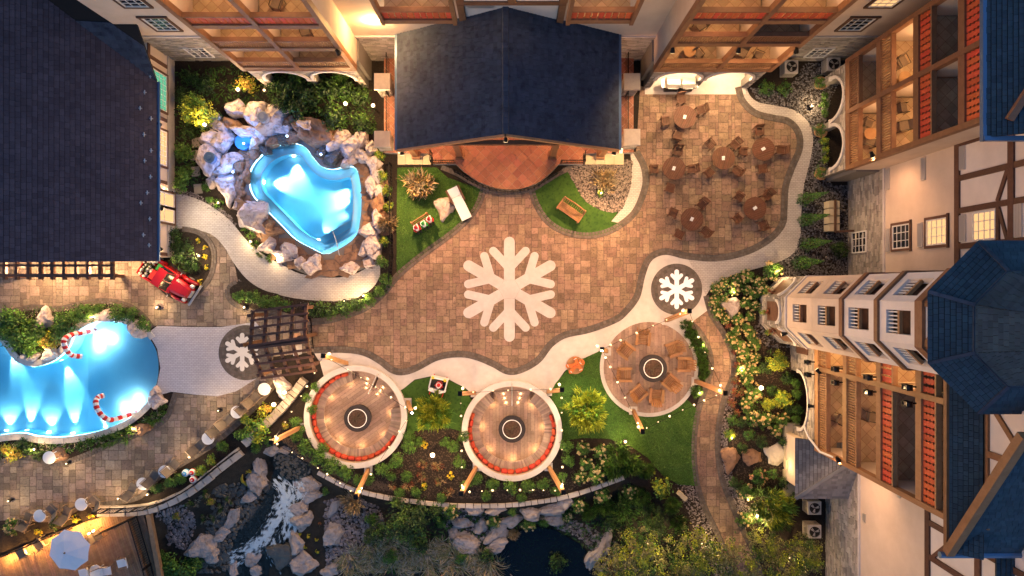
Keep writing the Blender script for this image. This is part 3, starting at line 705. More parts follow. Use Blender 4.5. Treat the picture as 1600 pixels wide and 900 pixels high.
# red cut-out baluster board (outline with waists), built in a facade-local frame: x along rail, z up
def board_mesh(hh, w=.27):
    a=w/2-.008; prof=[(a,0),(a,.16*hh),(a-.045,.22*hh),(a-.045,.27*hh),(a,.32*hh),(a,.44*hh),(a-.07,.50*hh),(a,.56*hh),(a,.68*hh),(a-.045,.73*hh),(a-.045,.78*hh),(a,.84*hh),(a,hh)]
    pts=prof+[(-x,z) for x,z in prof[::-1]]; mb=MB(); Fac((0,0),(1,0),(0,-1)).prism(mb,pts,-.02,.02); return mb.mesh('board',M['red_board'])
BOARD=board_mesh(.95)
def balcony(fc, parent, u0,u1,hf, depth, kind, lit=1, top=1.15, wood='timber', tiles=True):
    s=MB(); fc.box(s,u0,u1,hf-.30,hf,-depth,-.02); o=s.build('balcony',M['timber'],parent)
    b=MB(); fc.box(b,u0,u1,hf-.32,hf+.10,-.03,.13); b.build('edge_beam',M[wood],o)
    r=MB(); fc.box(r,u0,u1,hf+top-.10,hf+top,-.10,.14); r.build('top_rail',M[wood],o)
    if kind=='board':
        n=int((u1-u0-.1)/.28); st=(u1-u0)/n; ang=math.atan2(fc.u.y,fc.u.x)
        for i in range(n):
            p=fc.pt(u0+st*(i+.5),hf+.10,.02); off=ORG[o.name]
            put('board',BOARD,o,(p[0]-off.x,p[1]-off.y,p[2]-off.z),(0,0,ang))
    else:
        sl=MB(); n=int((u1-u0)/.13)
        for i in range(n): u=u0+(u1-u0)*(i+.5)/n; fc.box(sl,u-.028,u+.028,hf+.10,hf+top-.10,-.005,.045)
        sl.build('slats',M['timber_light' if lit else 'timber'],o,kind='stuff')  # lit balconies get lighter slats: lamp light put into the colour
    # diagonal floor tiles, clipped to the floor
    tl=MB(); q=.42; rect=[(u0,-depth+.02),(u1,-depth+.02),(u1,-.05),(u0,-.05)]; N=int((u1-u0+depth)/q)+3
    for i in range(-N,N):
        for j in range(-N,N):
            c=Vector((u0+(i+j)*q*.7071,-depth+(i-j)*q*.7071)); e=q*.7071-.012
            pl=clip_convex([(c.x-e,c.y),(c.x,c.y-e),(c.x+e,c.y),(c.x,c.y+e)],rect)
            if len(pl)>2: tl.face([fc.pt(a,hf+.006,d_) for a,d_ in (pl if fc.u.x*fc.n.y-fc.u.y*fc.n.x>0 else pl[::-1])])
    tl.build('floor_tiles',M['tile_tan'],o,kind='stuff')
    if lit>0:
        um=(u0+u1)/2; f=MB(); p=fc.pt(um,hf+2.55,-depth+.5); f.lathe([(.05,.22),(.14,.16),(.14,.02),(.06,0)],(p[0],p[1],hf+2.42),10); f.build('ceiling_lamp',M['lantern_glow'],o)
        lamp('POINT',(p[0],p[1],hf+2.3),lit*15,(1,.56,.22),.12,name='balcony_light',parent=o)
    return o
def shingles(parent, poly, u, m='shingle', name='shingles', row=.24, tab=.30, seed=1, deck=.12, lift=0.0):
    """poly: planar 3D polygon (upper side ccw); u: eave direction"""
    rnd=random.Random(seed); p0=Vector(poly[0]); nrm=Vector((0,0,0))
    for i in range(len(poly)): nrm+=(Vector(poly[i])-p0).cross(Vector(poly[(i+1)%len(poly)])-p0)
    nrm.normalize(); 
    if nrm.z<0: nrm=-nrm
    u=Vector(u); u=(u-nrm*u.dot(nrm)).normalized(); v=nrm.cross(u).normalized()
    if v.z<0: v=-v
    uv=[((Vector(p)-p0).dot(u),(Vector(p)-p0).dot(v)) for p in poly]
    n=len(uv); ar=sum(uv[i][0]*uv[(i+1)%n][1]-uv[(i+1)%n][0]*uv[i][1] for i in range(n))
    d=MB(); tp=[Vector(p) for p in poly]; bt=[q-nrm*deck for q in tp]
    fs=[tuple(range(n)),tuple(range(2*n-1,n-1,-1))]+[(i,i+n,(i+1)%n+n,(i+1)%n) for i in range(n)]
    d.raw(tp+bt,fs); o=d.build(name+'_deck' if False else 'roof_plane',M['felt'],parent)
    mb=MB(); us=[a for a,_ in uv]; vs=[b for _,b in uv]; y=min(vs)
    while y<max(vs):
        x=min(us)-rnd.random()*tab
        while x<max(us):
            w=tab*rnd.uniform(.75,1.2); pl=clip_convex([(x+.006,y),(x+w-.006,y),(x+w-.006,y+row-.024),(x+.006,y+row-.024)],uv); x+=w  # slot bares dark felt, standing in for the shadow of each course
            if len(pl)<3: continue
            th=.045+rnd.uniform(-.006,.008)
            top=[p0+u*a+v*b+nrm*(.004+lift+th*(1-(b-y)/row)) for a,b in pl]; 
            bot=[p0+u*a+v*b-nrm*.005 for a,b in pl]; k=len(pl)
            fl=u.cross(v).dot(nrm)>0
            f=[tuple(range(k)) if fl else tuple(range(k-1,-1,-1))]
            f+=[(i,i+k,(i+1)%k+k,(i+1)%k) if fl else ((i+1)%k,(i+1)%k+k,i+k,i) for i in range(k)]
            mb.raw(top+bot,f)
        y+=row
    mb.build('shingles',M[m],o,kind='stuff'); return o
def on_plane(px,py,p0,n):
    c=Vector((0,0,H)); g=P(px,py); d=g-c; n=Vector(n); t=(Vector(p0)-c).dot(n)/d.dot(n); return c+d*t

# ---------------- north wing
YW=14.2; YF=12.52
nw=thing('hotel_wing','cream hotel wing with stone base behind the dark pavilion roof','building',(0,YW,0))
FW=south(YW); FB=south(YF)
wb=MB(); FW.box(wb,-21.45,21.0,4.2,17,-8,0); wall=wb.build('wall',M['stucco'],nw)
sb=MB(); FW.box(sb,-21.45,21.0,0,4.18,-8,-.02); base=sb.build('stone_base',M['mortar'],nw)
st=MB(); stones(st,FW,-21.4,-15.3,0,4.15,-.02,11); stones(st,FW,-9.1,-6.2,0,4.15,-.02,12); stones(st,FW,14.7,20.9,0,4.15,-.02,13); stones(st,FW,6,8.4,0,4.15,-.02,14); st.build('stones',M['stone'],base,kind='stuff')
bd=MB(); FW.box(bd,-21.4,20.95,4.12,4.28,0,.06); bd.build('band',M['concrete_white'],nw)
rf=MB(); FW.box(rf,-22,21.6,17,17.4,-8.5,.5); rf.build('roof',M['felt'],nw)
for x in (-18.85,18.5):
    for h0,h1,p in ((.75,2.35,'glass_dark'),(5.2,6.95,'glass_dark'),(8.35,10.0,'win_warm' if x>0 else 'glass_dark')):
        window(FW,nw,x-.62,x+.62,h0,h1,p,trim=h0>3)
for (u0,u1) in ((-2.35,-.22),(.22,2.3)): window(FW,nw,u0,u1,9.25,11.5,'win_warm',False,6,5,.05)
tm=MB(); FW.box(tm,-2.75,2.7,8.85,9.2,0,.18)
for u in (-2.75,-.2,2.35): FW.box(tm,u,u+.38,9.2,14,0,.2)
FW.box(tm,-2.75,-2.4,6.2,8.85,0,.2); FW.box(tm,2.35,2.7,6.2,8.85,0,.2)
tm.build('timber_frame',M['timber'],nw)
pw=MB(); FW.box(pw,-2.38,2.33,6.0,8.84,0,.05); pw.build('gable_panel',M['stucco_white'],nw)
vt=MB(); FW.box(vt,-2.2,-.9,8.3,8.65,.05,.10); vt.build('vent',M['metal_pale'],nw)
for (u0,u1) in ((-6.05,-2.8),(2.75,5.6)):
    F2=south(12.75); balcony(F2,nw,u0,u1,10.45,YW-12.75,'board',1.2)
    q=MB(); F2.box(q,u0-.18,u0,10.1,15,-.15,.2); F2.box(q,u1,u1+.18,10.1,15,-.15,.2); q.build('post',M['timber'],nw)
def block(fc, parent, us, floors, depth, kinds, lits, hb, arches, seed, topbeam=15.5, wood='timber', sides=(1,1), partition=True):
    arch_wall(fc,parent,us[0],us[-1],hb,arches,.45,seed)
    for i in range(len(us)-1):
        for k,hf in enumerate(floors):
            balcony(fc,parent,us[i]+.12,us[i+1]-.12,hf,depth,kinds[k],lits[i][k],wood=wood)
    for i,u in enumerate(us):
        w=.24; q=MB(); fc.box(q,u-w/2,u+w/2,hb,topbeam,-.16,.16); q.build('post',M[wood],parent)
    q=MB(); fc.box(q,us[0]-.12,us[-1]+.12,hb-.02,floors[0]-.33,-.3,.15); q.build('beam',M[wood],parent)
    for s_,u in ((0,us[0]),(1,us[-1])):
        if sides[s_]:
            q=MB(); fc.box(q,u-.10,u+.10,hb+.01,topbeam,-depth,-.17); q.build('side_wall',M['stucco'],parent)
            q=MB(); fc.box(q,u-.2,u+.2,0,hb,-depth,-.46); so=q.build('side_base',M['mortar'],parent)
    if partition:
        for u in us[1:-1]:
            q=MB(); fc.box(q,u-.06,u+.06,hb+.01,topbeam,-depth,-.17); q.build('partition',M['stucco'],parent)
    q=MB(); fc.box(q,us[0],us[-1],topbeam-.3,topbeam,-depth,-.17); q.build('ceiling',M['stucco'],parent)
block(FB,nw,[-15.24,-12.1,-8.96],[4.2,7.3,10.4],YW-YF,['slat','slat','board'],[[1.3,1.5,1.5],[.25,1.4,1.5]],3.75,[(-13.45,1.22,1.9,1.4),(-10.6,1.22,1.9,1.4)],21)
block(FB,nw,[8.22,11.7,14.74],[4.0,8.0,11.0],YW-YF,['slat','slat','board'],[[1.6,1.5,1.4],[1.6,0,1.4]],3.6,[(9.95,1.3,1.9,1.35),(12.95,1.35,1.9,1.35)],22)
# light inside the arcades
q=MB(); q.box(8.3,14.6,12.1,14.2,0,.03); q.build('arcade_floor',M['concrete_white'],nw)
for x in (9.95,12.95): lamp('POINT',(x,13.2,2.6),130,(1,.66,.34),.15,name='arcade_light',parent=nw)
# wall lanterns
def lantern(p, n, parent, lit, name='wall_lantern'):
    p=Vector(p); n=Vector((n[0],n[1],0)); m_=MB(); m_.bar(p,p+n*.45,.07); q=p+n*.45
    m_.obox(q,.24,.24,q.z-.1,q.z-.05); m_.obox(q,.26,.26,q.z+.32,q.z+.40,0,.3)
    for sx in (-1,1):
        for sy in (-1,1): m_.bar((q.x+sx*.10,q.y+sy*.10,q.z-.05),(q.x+sx*.10,q.y+sy*.10,q.z+.33),.03)
    o=m_.build(name,M['iron'],parent); g=MB(); g.obox(q,.17,.17,q.z-.04,q.z+.30); g.build('lantern_glass',M['lantern_glow' if lit else 'glass_dark'],o)
    if lit: lamp('POINT',q+n*.3+Vector((0,0,-.1)),lit,(1,.55,.2),.12,name='lantern_light',parent=o)
lantern(P(583,28,6.6)+Vector((0,.5,0)),(0,-1),nw,150); lantern(P(1003,24,6.6)+Vector((0,.5,0)),(0,-1),nw,0)

# ---------------- east wing
XW=21.0
ew=thing('hotel_wing','long cream hotel wing with half timbered upper floors beside the octagonal tower','building',(XW,4,0))
E1=west(XW); E2=west(19.6)
def ewall(fc,u0,u1,parent,seed,top=17):
    q=MB(); fc.box(q,u0,u1,4.2,10.5,-8,0); q.build('wall',M['stucco'],parent)
    q=MB(); fc.box(q,u0,u1,10.52,top,-8,0); q.build('upper_wall',M['stucco_white'],parent)
    q=MB(); fc.box(q,u0,u1,0,4.18,-8,-.02); o=q.build('stone_base',M['mortar'],parent); s_=MB(); stones(s_,fc,u0,u1,0,4.15,-.02,seed); s_.build('stones',M['stone'],o,kind='stuff')
    q=MB(); fc.box(q,u0,u1,4.12,4.30,0,.07); q.build('band',M['concrete_white'],parent)
ewall(E1,-3.4,14.2,ew,31); ewall(E2,-19.5,-3.42,ew,32)
for h0,h1,p,tr in ((.57,2.3,'glass_dark',False),(5.1,6.75,'glass_dark',True),(8.2,9.85,'win_warm',True),(11.7,13.2,'win_warm',False)): window(E1,ew,2.12,3.42,h0,h1,p,tr)
for (u0,u1,h0,h1) in ((5.5,6.65,4.45,4.78),(5.5,6.65,7.75,8.1),(5.5,6.65,10.75,11.15),(2.0,3.3,4.45,4.8),(2.1,3.35,7.45,7.85),(2.15,3.4,10.75,11.2),(2.1,3.5,14.15,14.7)):
    q=MB(); E1.box(q,u0,u1,h0,h1,0,.07); q.build('vent',M['metal_pale'],ew)
    g=MB()
    for k in range(5): hh=h0+.03+(h1-h0-.05)*k/5; E1.box(g,u0+.04,u1-.04,hh,hh+.02,.07,.085)
    g.build('grille',M['ac_paint'],ew)
for fc,u0,u1,ps in ((E1,-3.4,6.9,(6.75,5.14,3.62,1.95,.4,-1.2)),(E2,-19.5,-9.2,(-9.4,-11.0,-12.6,-14.2,-15.8,-17.4))):
    tm=MB()
    for h in (10.45,13.95): fc.box(tm,u0,u1,h,h+.34,0,.09)
    for p in ps: fc.box(tm,p-.13,p+.13,10.8,13.94,0,.085); fc.box(tm,p-.13,p+.13,14.3,17,0,.085)
    if fc is E1: E1.bar(tm,(3.75,13.3),(5.0,13.9),.2,0,.08); E1.bar(tm,(3.5,13.35),(2.0,13.9),.16,0,.08); E1.box(tm,2.0,3.6,13.25,13.42,0,.087)
    else: E2.bar(tm,(-12.7,10.8),(-11.1,12.6),.18,0,.08); E2.bar(tm,(-12.7,14.3),(-14.1,16.2),.18,0,.08)
    tm.build('timber_frame',M['timber_dark'],ew)
for u,h in ((-10.6,8.0),(-14.5,9.6),(-13.0,4.6)):
    q=MB(); E2.box(q,u,u+.45,h,h+.3,0,.05); q.build('vent',M['metal_pale'],ew)
NEF=west(19.2)
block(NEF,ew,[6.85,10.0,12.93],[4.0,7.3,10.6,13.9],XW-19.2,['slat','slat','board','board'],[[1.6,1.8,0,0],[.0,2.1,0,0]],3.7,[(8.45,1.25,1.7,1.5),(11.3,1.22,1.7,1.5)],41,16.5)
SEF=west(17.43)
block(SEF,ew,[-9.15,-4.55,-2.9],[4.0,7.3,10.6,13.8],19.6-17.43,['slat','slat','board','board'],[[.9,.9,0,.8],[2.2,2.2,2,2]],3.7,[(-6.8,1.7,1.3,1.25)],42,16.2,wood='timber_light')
for hf in (4.0,7.3,10.6,13.8):
    for u in (-4.9,-4.2):
        p=SEF.pt(u,hf-.05,.25); lantern(p,(-1,0),ew,0)
q=MB(); SEF.box(q,-3.95,-3.2,1.0,2.6,.02,.08); q.build('service_panel',M['timber_dark'],ew)
# roofs of the east wing
NEe=18.05; hE=16.8
shingles(ew,[(NEe,5.75,hE),(NEe,15,hE),(23,15,hE+3.2),(23,5.75,hE+3.2)],(0,1,0),m='shingle_teal',seed=51,row=.17,tab=.24)
g=MB(); g.box(NEe-.12,24,5.6,5.78,hE-.12,hE+.1); g.box(NEe-.14,NEe,5.6,15,hE-.15,hE+.05); g.build('gutter',M['gutter'],ew)
g=MB(); a=on_plane(1577,187,(NEe,6,hE+.15),(-.547,0,.837)); b_=on_plane(1640,90,(NEe,6,hE+.15),(-.547,0,.837)); g.bar(a,b_,.25,.2); g.build('hip_board',M['timber'],ew)
# south-east gable: pent roof, gable wall, south slope with rake board
Xe=16.8
shingles(ew,[(Xe,-10.16,16.5),(Xe,.4,16.5),(17.6,.4,17.3),(17.6,-10.16,17.3)],(0,1,0),m='shingle_teal',seed=52,row=.17,tab=.24)
g=MB(); g.box(Xe-.1,Xe,-10.2,-1,16.36,16.56); g.build('fascia',M['timber'],ew)
GF=west(17.75); g=MB(); GF.prism(g,[(-9.4,17.0),(-.3,17.0),(-4.83,20.3)],-.3,0); g.build('gable_wall',M['stucco_white'],ew)
g=MB(); GF.box(g,-9.0,-.6,17.2,17.45,0,.09); GF.box(g,-6.3,-6.05,17.45,19.2,0,.085); GF.box(g,-3.7,-3.45,17.45,19.2,0,.085); GF.bar(g,(-7.9,17.45),(-6.3,18.6),.2,0,.08); GF.bar(g,(-4.2,17.45),(-5.9,19.2),.2,0,.08); g.build('gable_timber',M['timber'],ew)
shingles(ew,[(Xe+.1,-10.16,16.5),(26,-10.16,16.5),(26,-4.83,20.4),(Xe+.1,-4.83,20.4)],(1,0,0),m='shingle_teal',seed=53,row=.17,tab=.24)
shingles(ew,[(19.6,.5,16.5),(26,.5,16.5),(26,-4.83,20.4),(19.6,-4.83,20.4)],(1,0,0),m='shingle_teal',seed=54,row=.17,tab=.24)
g=MB(); g.bar((Xe,-10.2,16.52),(Xe,-4.83,20.45),.3,.32); g.build('rake_board',M['timber'],ew)
g=MB(); g.tube([(Xe-.3,-10.3,16.45),(26,-10.3,16.45)],.13,8); g.build('gutter',M['gutter'],ew)
shingles(ew,[(19.0,-19,16.0),(19.0,-10.5,16.0),(24,-10.5,17.5),(24,-19,17.5)],(0,1,0),m='shingle_teal',seed=55,row=.17,tab=.24)
# porch roof below the south-east balconies
shingles(ew,[(16.5,-12.25,2.9),(16.5,-8.75,2.9),(19.6,-8.75,4.65),(18.9,-9.9,4.25)],(0,1,0),'shingle_porch',seed=56,row=.2,tab=.28)
shingles(ew,[(16.5,-12.25,2.9),(18.9,-9.9,4.25),(19.6,-9.9,4.25),(19.6,-12.25,2.9)],(1,0,0),'shingle_porch',seed=57,row=.2,tab=.28)
g=MB(); g.bar((16.5,-12.25,2.97),(18.9,-9.9,4.33),.22,.06); g.build('hip_cap',M['shingle_porch'],ew)
g=MB(); g.box(17.0,19.6,-11.9,-9.0,0,2.88); g.build('porch_wall',M['stucco'],ew)
g=MB(); g.tube([(17.3,-9.1,6.0),(17.2,-9.15,4.6),(17.0,-8.6,3.7),(16.9,-8.2,3.4),(16.9,-8.0,3.25)],.06,8); g.build('downpipe',M['white_paint'],ew)

# ---------------- octagonal tower
TC=(17.5,-1.37)
tw=thing('octagonal_tower','pale octagonal tower with dark window openings and deep blue pointed roof','tower',(TC[0],TC[1],0))
def octa(ap,z,rot=22.5): r=ap/math.cos(math.pi/8); return [(TC[0]+r*math.cos(R(rot+45*k)),TC[1]+r*math.sin(R(rot+45*k)),z) for k in range(8)]
def facet(k,ap):  # facet centred at angle 45k
    a=R(45*k); n=(math.cos(a),math.sin(a)); u=(math.sin(a),-math.cos(a)); return Fac((TC[0]+n[0]*ap,TC[1]+n[1]*ap),u,n)
AP=2.0; HS=AP*math.tan(math.pi/8)
levels=((4.1,7.45,5.0,6.8),(7.47,10.55,8.1,10.0),(10.9,13.7,11.3,13.1),(14.0,16.7,14.5,16.25))
for k in (2,3,4,5,6):
    fc=facet(k,AP)
    for li,(a0,a1,w0,w1) in enumerate(levels):
        wh=.48; q=MB(); hs=HS+.02
        fc.box(q,-hs,-wh,a0,a1,-.3,0); fc.box(q,wh,hs,a0,a1,-.3,0); fc.box(q,-wh,wh,a0,w0,-.3,0); fc.box(q,-wh,wh,w1,a1,-.3,0)
        o=q.build('facet_wall',M['stucco' if li<2 else 'stucco_white'],tw)
        if k in (3,4,5):
            d_=MB(); fc.box(d_,-wh,wh,w0,w1,-.62,-.55); d_.build('opening_back',M['timber_dark'],o)
            r_=MB(); fc.box(r_,-wh,wh,w0+.72,w0+.86,-.2,-.06); r_.build('rail',M['timber_light'],o)
            s_=MB()
            for i in range(6): u=-wh+.08+i*(2*wh-.16)/5; fc.box(s_,u-.025,u+.025,w0,w0+.72,-.15,-.10)
            s_.build('slats',M['white_paint'],o,kind='stuff')
    q=MB(); fc.box(q,-HS-.05,HS+.05,0,4.08,-.35,.0); o=q.build('stone_base',M['mortar'],tw)
    s_=MB(); ex=(lambda u,h: abs(u)<.62 and 1.2<h<3.3) if k in (3,4,5) else None
    stones(s_,fc,-HS-.03,HS+.03,0,4.06,0,60+k,ex); s_.build('stones',M['stone'],o,kind='stuff')
    if k in (3,4,5):
        d_=MB(); fc.box(d_,-.58,.58,1.2,2.7,.0,.008); fc.prism(d_,arch_pts(0,.58,2.705,.55),.0,.008); d_.build('arch_recess',M['timber_dark'],o)
        t=MB(); o1=arch_pts(0,.74,2.75,.7); i1=arch_pts(0,.58,2.75,.52)
        for i in range(14): fc.prism(t,[i1[i],o1[i],o1[i+1],i1[i+1]],.0,.12)
        t.build('arch_trim',M['concrete_white'],o)
for (z0,z1,e) in ((4.05,4.2,.08),(10.56,10.9,.10),(13.71,14.0,.11),(16.72,17.2,.13)):
    q=MB(); q.prism([p[:2] for p in octa(AP+e,0)],z0,z1); q.build('band',M['concrete_white' if z0<5 else 'timber'],tw)
q=MB(); q.prism([p[:2] for p in octa(AP-.02,0)],17.2,18.9); q.build('gable_drum',M['stucco_white'],tw)
q=MB()
for k in (3,4,5):
    fc=facet(k,AP); fc.box(q,-HS,-HS+.16,17.2,18.9,-.05,.05); fc.box(q,HS-.16,HS,17.2,18.9,-.05,.05); fc.bar(q,(-HS+.16,17.25),(HS-.16,18.7),.14,-.05,.04)
q.build('drum_timber',M['timber'],tw)
core=MB(); core.prism([p[:2] for p in octa(AP-.66,0)],0.0,17.1); core.build('core',M['timber_dark'],tw)
e0=octa(3.0,19.0); e1=octa(1.93,19.8); e2=octa(.12,26)
for k in range(8):
    j=(k+1)%8; u=Vector(e0[j])-Vector(e0[k])
    shingles(tw,[e0[k],e0[j],e1[j],e1[k]],u,seed=70+k,m='shingle_teal',row=.17,tab=.24)
    shingles(tw,[e1[k],e1[j],e2[j],e2[k]],u,seed=80+k,m='shingle_teal',row=.18,tab=.24)
q=MB()
for k in range(8): q.bar(Vector(e0[k])+Vector((0,0,.05)),Vector(e1[k])+Vector((0,0,.07)),.12,.06); q.bar(Vector(e1[k])+Vector((0,0,.05)),Vector(e1[(k+1)%8])+Vector((0,0,.05)),.1,.05)
q.build('hip_cap',M['shingle'],tw)

# ---------------- pool house
ph=thing('pool_house','large building under a broad dark slate roof beside the rock pool','building',(-24,7,0))
FP=east(-21.12); A=Vector((-20.5,11.9,3.3)); s_=.97
nm=Vector((s_,0,1)).normalized(); nb=Vector((0,-1.17,1)).normalized()
c0=on_plane(245,408,A,nm); c1=on_plane(-150,411,A,nm); D=on_plane(75,0,A,nm); D2=on_plane(-150,-165,A,nm)
shingles(ph,[c0,A,D,D2,c1],(0,1,0),m='shingle_purple',seed=91,row=.24,tab=.32)
pts=[A,on_plane(213,37,A,nb),on_plane(172,35,A,nb),on_plane(122,0,A,nb),on_plane(108,-10,A,nb),on_plane(62,-10,A,nb),on_plane(75,0,A,nb)]
shingles(ph,[pts[0],pts[1],pts[2],pts[3],pts[6]],(1,0,0),m='shingle',seed=92,row=.24,tab=.32)
q=MB(); FP.box(q,1.9,14.2,.9,3.2,-9,0); q.build('wall',M['stucco'],ph)
q=MB(); FP.box(q,1.88,14.2,0,.88,-9.0,.04); q.build('plinth',M['stone_cap'],ph)
q=MB(); q.bar(c0+Vector((.06,0,-.1)),A+Vector((.06,0,-.1)),.12,.16); q.bar(c0+Vector((.12,.2,-.02)),A+Vector((.12,0,-.02)),.1,.1); q.build('gutter',M['gutter'],ph)
window(FP,ph,10.7,12.9,1.0,2.75,'win_green',True,7,4); window(FP,ph,7.4,9.5,1.0,2.75,'win_warm',True,7,4)
window(FP,ph,4.0,4.85,.2,2.6,'win_warm',True,1,2,.06); window(FP,ph,4.95,5.8,.2,2.6,'win_warm',True,1,2,.06)
q=MB()
for h in (.95,):
    for u in (1.95,6.3,10.1,13.4): FP.box(q,u,u+.2,h,3.2,0,.07)
FP.box(q,1.9,14.2,2.95,3.2,0,.068); q.build('timber_frame',M['timber_dark'],ph)
q=MB()
for i in range(13): p=on_plane((235,226,219,236,225,236,226,235,230,220,234,224,233)[i],119+22*i+(i%3)*3,A+nm*.08,nm); q.bar(p+Vector((0,-.12,0)),p+Vector((0,.12,0)),.05,.04); q.bar(p+Vector((-.08,0,-.0)),p+Vector((.08,0,-.06)),.05,.05)
q.build('snow_guard',M['metal_pale'],ph)
# lit canvas booth on the corner
q=MB(); a=P(250,353); q.box(P(244,0).x,P(271,0).x,P(0,396).y,P(0,354).y,0,2.0); bo=q.build('canvas_booth',M['stucco'],label='small lit tan booth at the corner of the slate roofed building',cat='booth')
# pergola strip along the gable end of the pool house
pg=thing('wall_pergola','dark timber pergola along the gable end of the slate roofed building','pergola',(-24,1,0))
y0=P(0,437,2.7).y; y1=1.8
for i in range(12):
    x=P(14+20*i*.93,0,2.7).x-1.6
    q=MB(); q.bar((x,y0,2.72),(x,y1,2.72),.16,.22); q.build('rafter',M['timber_dark'],pg)
for y in (P(0,415,2.7).y,P(0,430,2.7).y):
    q=MB(); q.bar((-33.5,y,2.9),(P(182,0,2.7).x,y,2.9),.14,.14); q.build('purlin',M['timber_dark'],pg)
q=MB(); q.bar((-33.5,y0+.25,2.53),(P(180,0,2.7).x,y0+.25,2.53),.2,.2); q.build('beam',M['timber_dark'],pg)
for px in (12,100,170):
    x=P(px,0,1.5).x; q=MB(); q.obox((x,y0+.25),.2,.2,0,2.43); q.build('post',M['timber_dark'],pg)
lamp('POINT',(-29,1.0,2.2),170,(1,.62,.3),.2,name='pergola_light',parent=pg); lamp('POINT',(-24.5,1.0,2.2),170,(1,.62,.3),.2,name='pergola_light',parent=pg)

# ---------------- pavilion
pv=thing('pavilion','open timber pavilion with dark blue gabled roof over a red tiled terrace','pavilion',(-.3,10,0))
xl,xr,xm=-6.41,5.95,-.32; yf=7.74
shingles(pv,[(xl,yf,4.5),(xl,YW,4.5),(xm,YW,8.35),(xm,yf,8.35)],(0,1,0),seed=101)
shingles(pv,[(xr,yf,4.5),(xr,YW,4.5),(xm,YW,8.35),(xm,yf,8.35)],(0,1,0),seed=102)
q=MB()
for i in range(24): y=yf+.02+i*.27; q.box8([(xm-.17,y,8.30),(xm+.17,y,8.30),(xm+.17,y+.29,8.30),(xm-.17,y+.29,8.30)],[(xm-.13,y,8.44),(xm+.13,y,8.44),(xm+.13,y+.28,8.41),(xm-.13,y+.28,8.41)])
q.build('ridge_cap',M['shingle'],pv)
q=MB(); q.bar((xl,yf-.05,4.44),(xm,yf-.05,8.29),.12,.24); q.bar((xr,yf-.05,4.44),(xm,yf-.05,8.29),.12,.24); q.build('rake_board',M['timber_light'],pv)
q=MB(); q.box(xl-.16,xl-.02,yf,YW,4.3,4.46); q.box(xr+.02,xr+.18,yf,YW,4.3,4.46); q.build('gutter',M['gutter'],pv)
for x in (xl+.5,-3.2,2.5,xr-.5):
    for y in (yf+.45,11):
        q=MB(); q.obox((x,y),.34,.34,.5,4.35); q.obox((x,y),.5,.5,.5,.8); q.build('column',M['timber'],pv)
q=MB(); q.box(xl+.3,xr-.3,yf+.32,yf+.58,4.05,4.34); q.build('beam',M['timber'],pv)
ter=[(600,85),(600,238),(676,240),(676,256),(712,256),(730,272),(755,287),(795,298),(835,288),(858,272),(873,256),(911,256),(911,240),(990,238),(990,85)]
tp=[P(x,y,.5) for x,y in ter[:5]]+[P(*p,.5) for p in spline([(712,256),(730,272),(755,287),(795,297),(835,288),(858,272),(873,256)],6,False)][1:-1]+[P(x,y,.5) for x,y in ter[10:]]
q=MB(); q.prism([p[:2] for p in tp],0,.47); tb=q.build('terrace_base',M['stone_cap'],pv)
tl=MB(); w=[p[:2] for p in tp]; e=.46; N=40
for i in range(-N,N):
    for j in range(-N,N):
        c=Vector(((i+j)*e*.7071,10+(i-j)*e*.7071)); hh=e*.7071-.012
        if not(-8.5<c.x<8.2 and 5.2<c.y<15): continue
        sq=[(c.x-hh,c.y),(c.x,c.y-hh),(c.x+hh,c.y),(c.x,c.y+hh)]
        if all(inside(p,w) for p in sq): tl.prism(sq,.46,.49+random.uniform(-.002,.003),False)
        else:
            pl=clip_convex(w,sq)
            if len(pl)>2: tl.prism(pl,.46,.49,False)
tl.build('floor_tiles',M['tile_red'],tb,kind='stuff')
lamp('POINT',(-3,9.3,3.6),90,(1,.42,.16),.25,name='pavilion_light',parent=pv); lamp('POINT',(2.6,9.3,3.6),90,(1,.42,.16),.25,name='pavilion_light',parent=pv)
# curved brick ledge round the terrace front
led=spline([(690,262),(715,272),(735,284),(760,295),(795,301),(830,296),(852,284),(872,272),(892,262)],6,False)
bw=MB(); rr=[Vector(p) for p in W2(led)]
for i in range(len(rr)-1):
    a,b_=rr[i],rr[i+1]; d=(b_-a).normalized(); n_=Vector((-d.y,d.x)); L_=(b_-a).length; k=max(1,int(L_/.11))
    for j in range(k): c=a.lerp(b_,(j+.5)/k); bw.obox(c,L_/k-.012,.30,0,.16,math.atan2(d.y,d.x))
bw.build('brick_ledge',M['cobble'],pv)
for x0_,x1_ in ((622,674),(914,974)):
    q=MB(); a=P(x0_,241); b_=P(x1_,258)
    n_=4
    for i in range(n_):
        xa=a.x+(b_.x-a.x)*i/n_+.01; xb=a.x+(b_.x-a.x)*(i+1)/n_-.01; q.box(xa,xb,b_.y,a.y,0,.22)
    q.build('step_slab',M['tan_leaf_stone'],pv)
# iron railings
def railing(pts, parent, z=.5, h=.95, sp=.13, name='railing', m='iron'):
    mb=MB()
    for i in range(len(pts)-1):
        a=Vector(pts[i][:2]).to_3d(); b_=Vector(pts[i+1][:2]).to_3d(); L_=(b_-a).length
        for zz in (z+.08,z+h): mb.bar(a+Vector((0,0,zz)),b_+Vector((0,0,zz)),.05,.04)
        n=max(1,int(L_/sp))
        for k in range(n): p=a.lerp(b_,(k+.5)/n); mb.bar((p.x,p.y,z),(p.x,p.y,z+h),.022)
        mb.bar((a.x,a.y,z),(a.x,a.y,z+h+.05),.06)
    return mb.build(name,M[m],parent)
railing([P(676,242),P(676,257),P(713,257)],pv); railing([P(*p) for p in led[5:-5:2]],pv,z=.3,h=.9); railing([P(875,257),P(911,257),P(911,242)],pv)
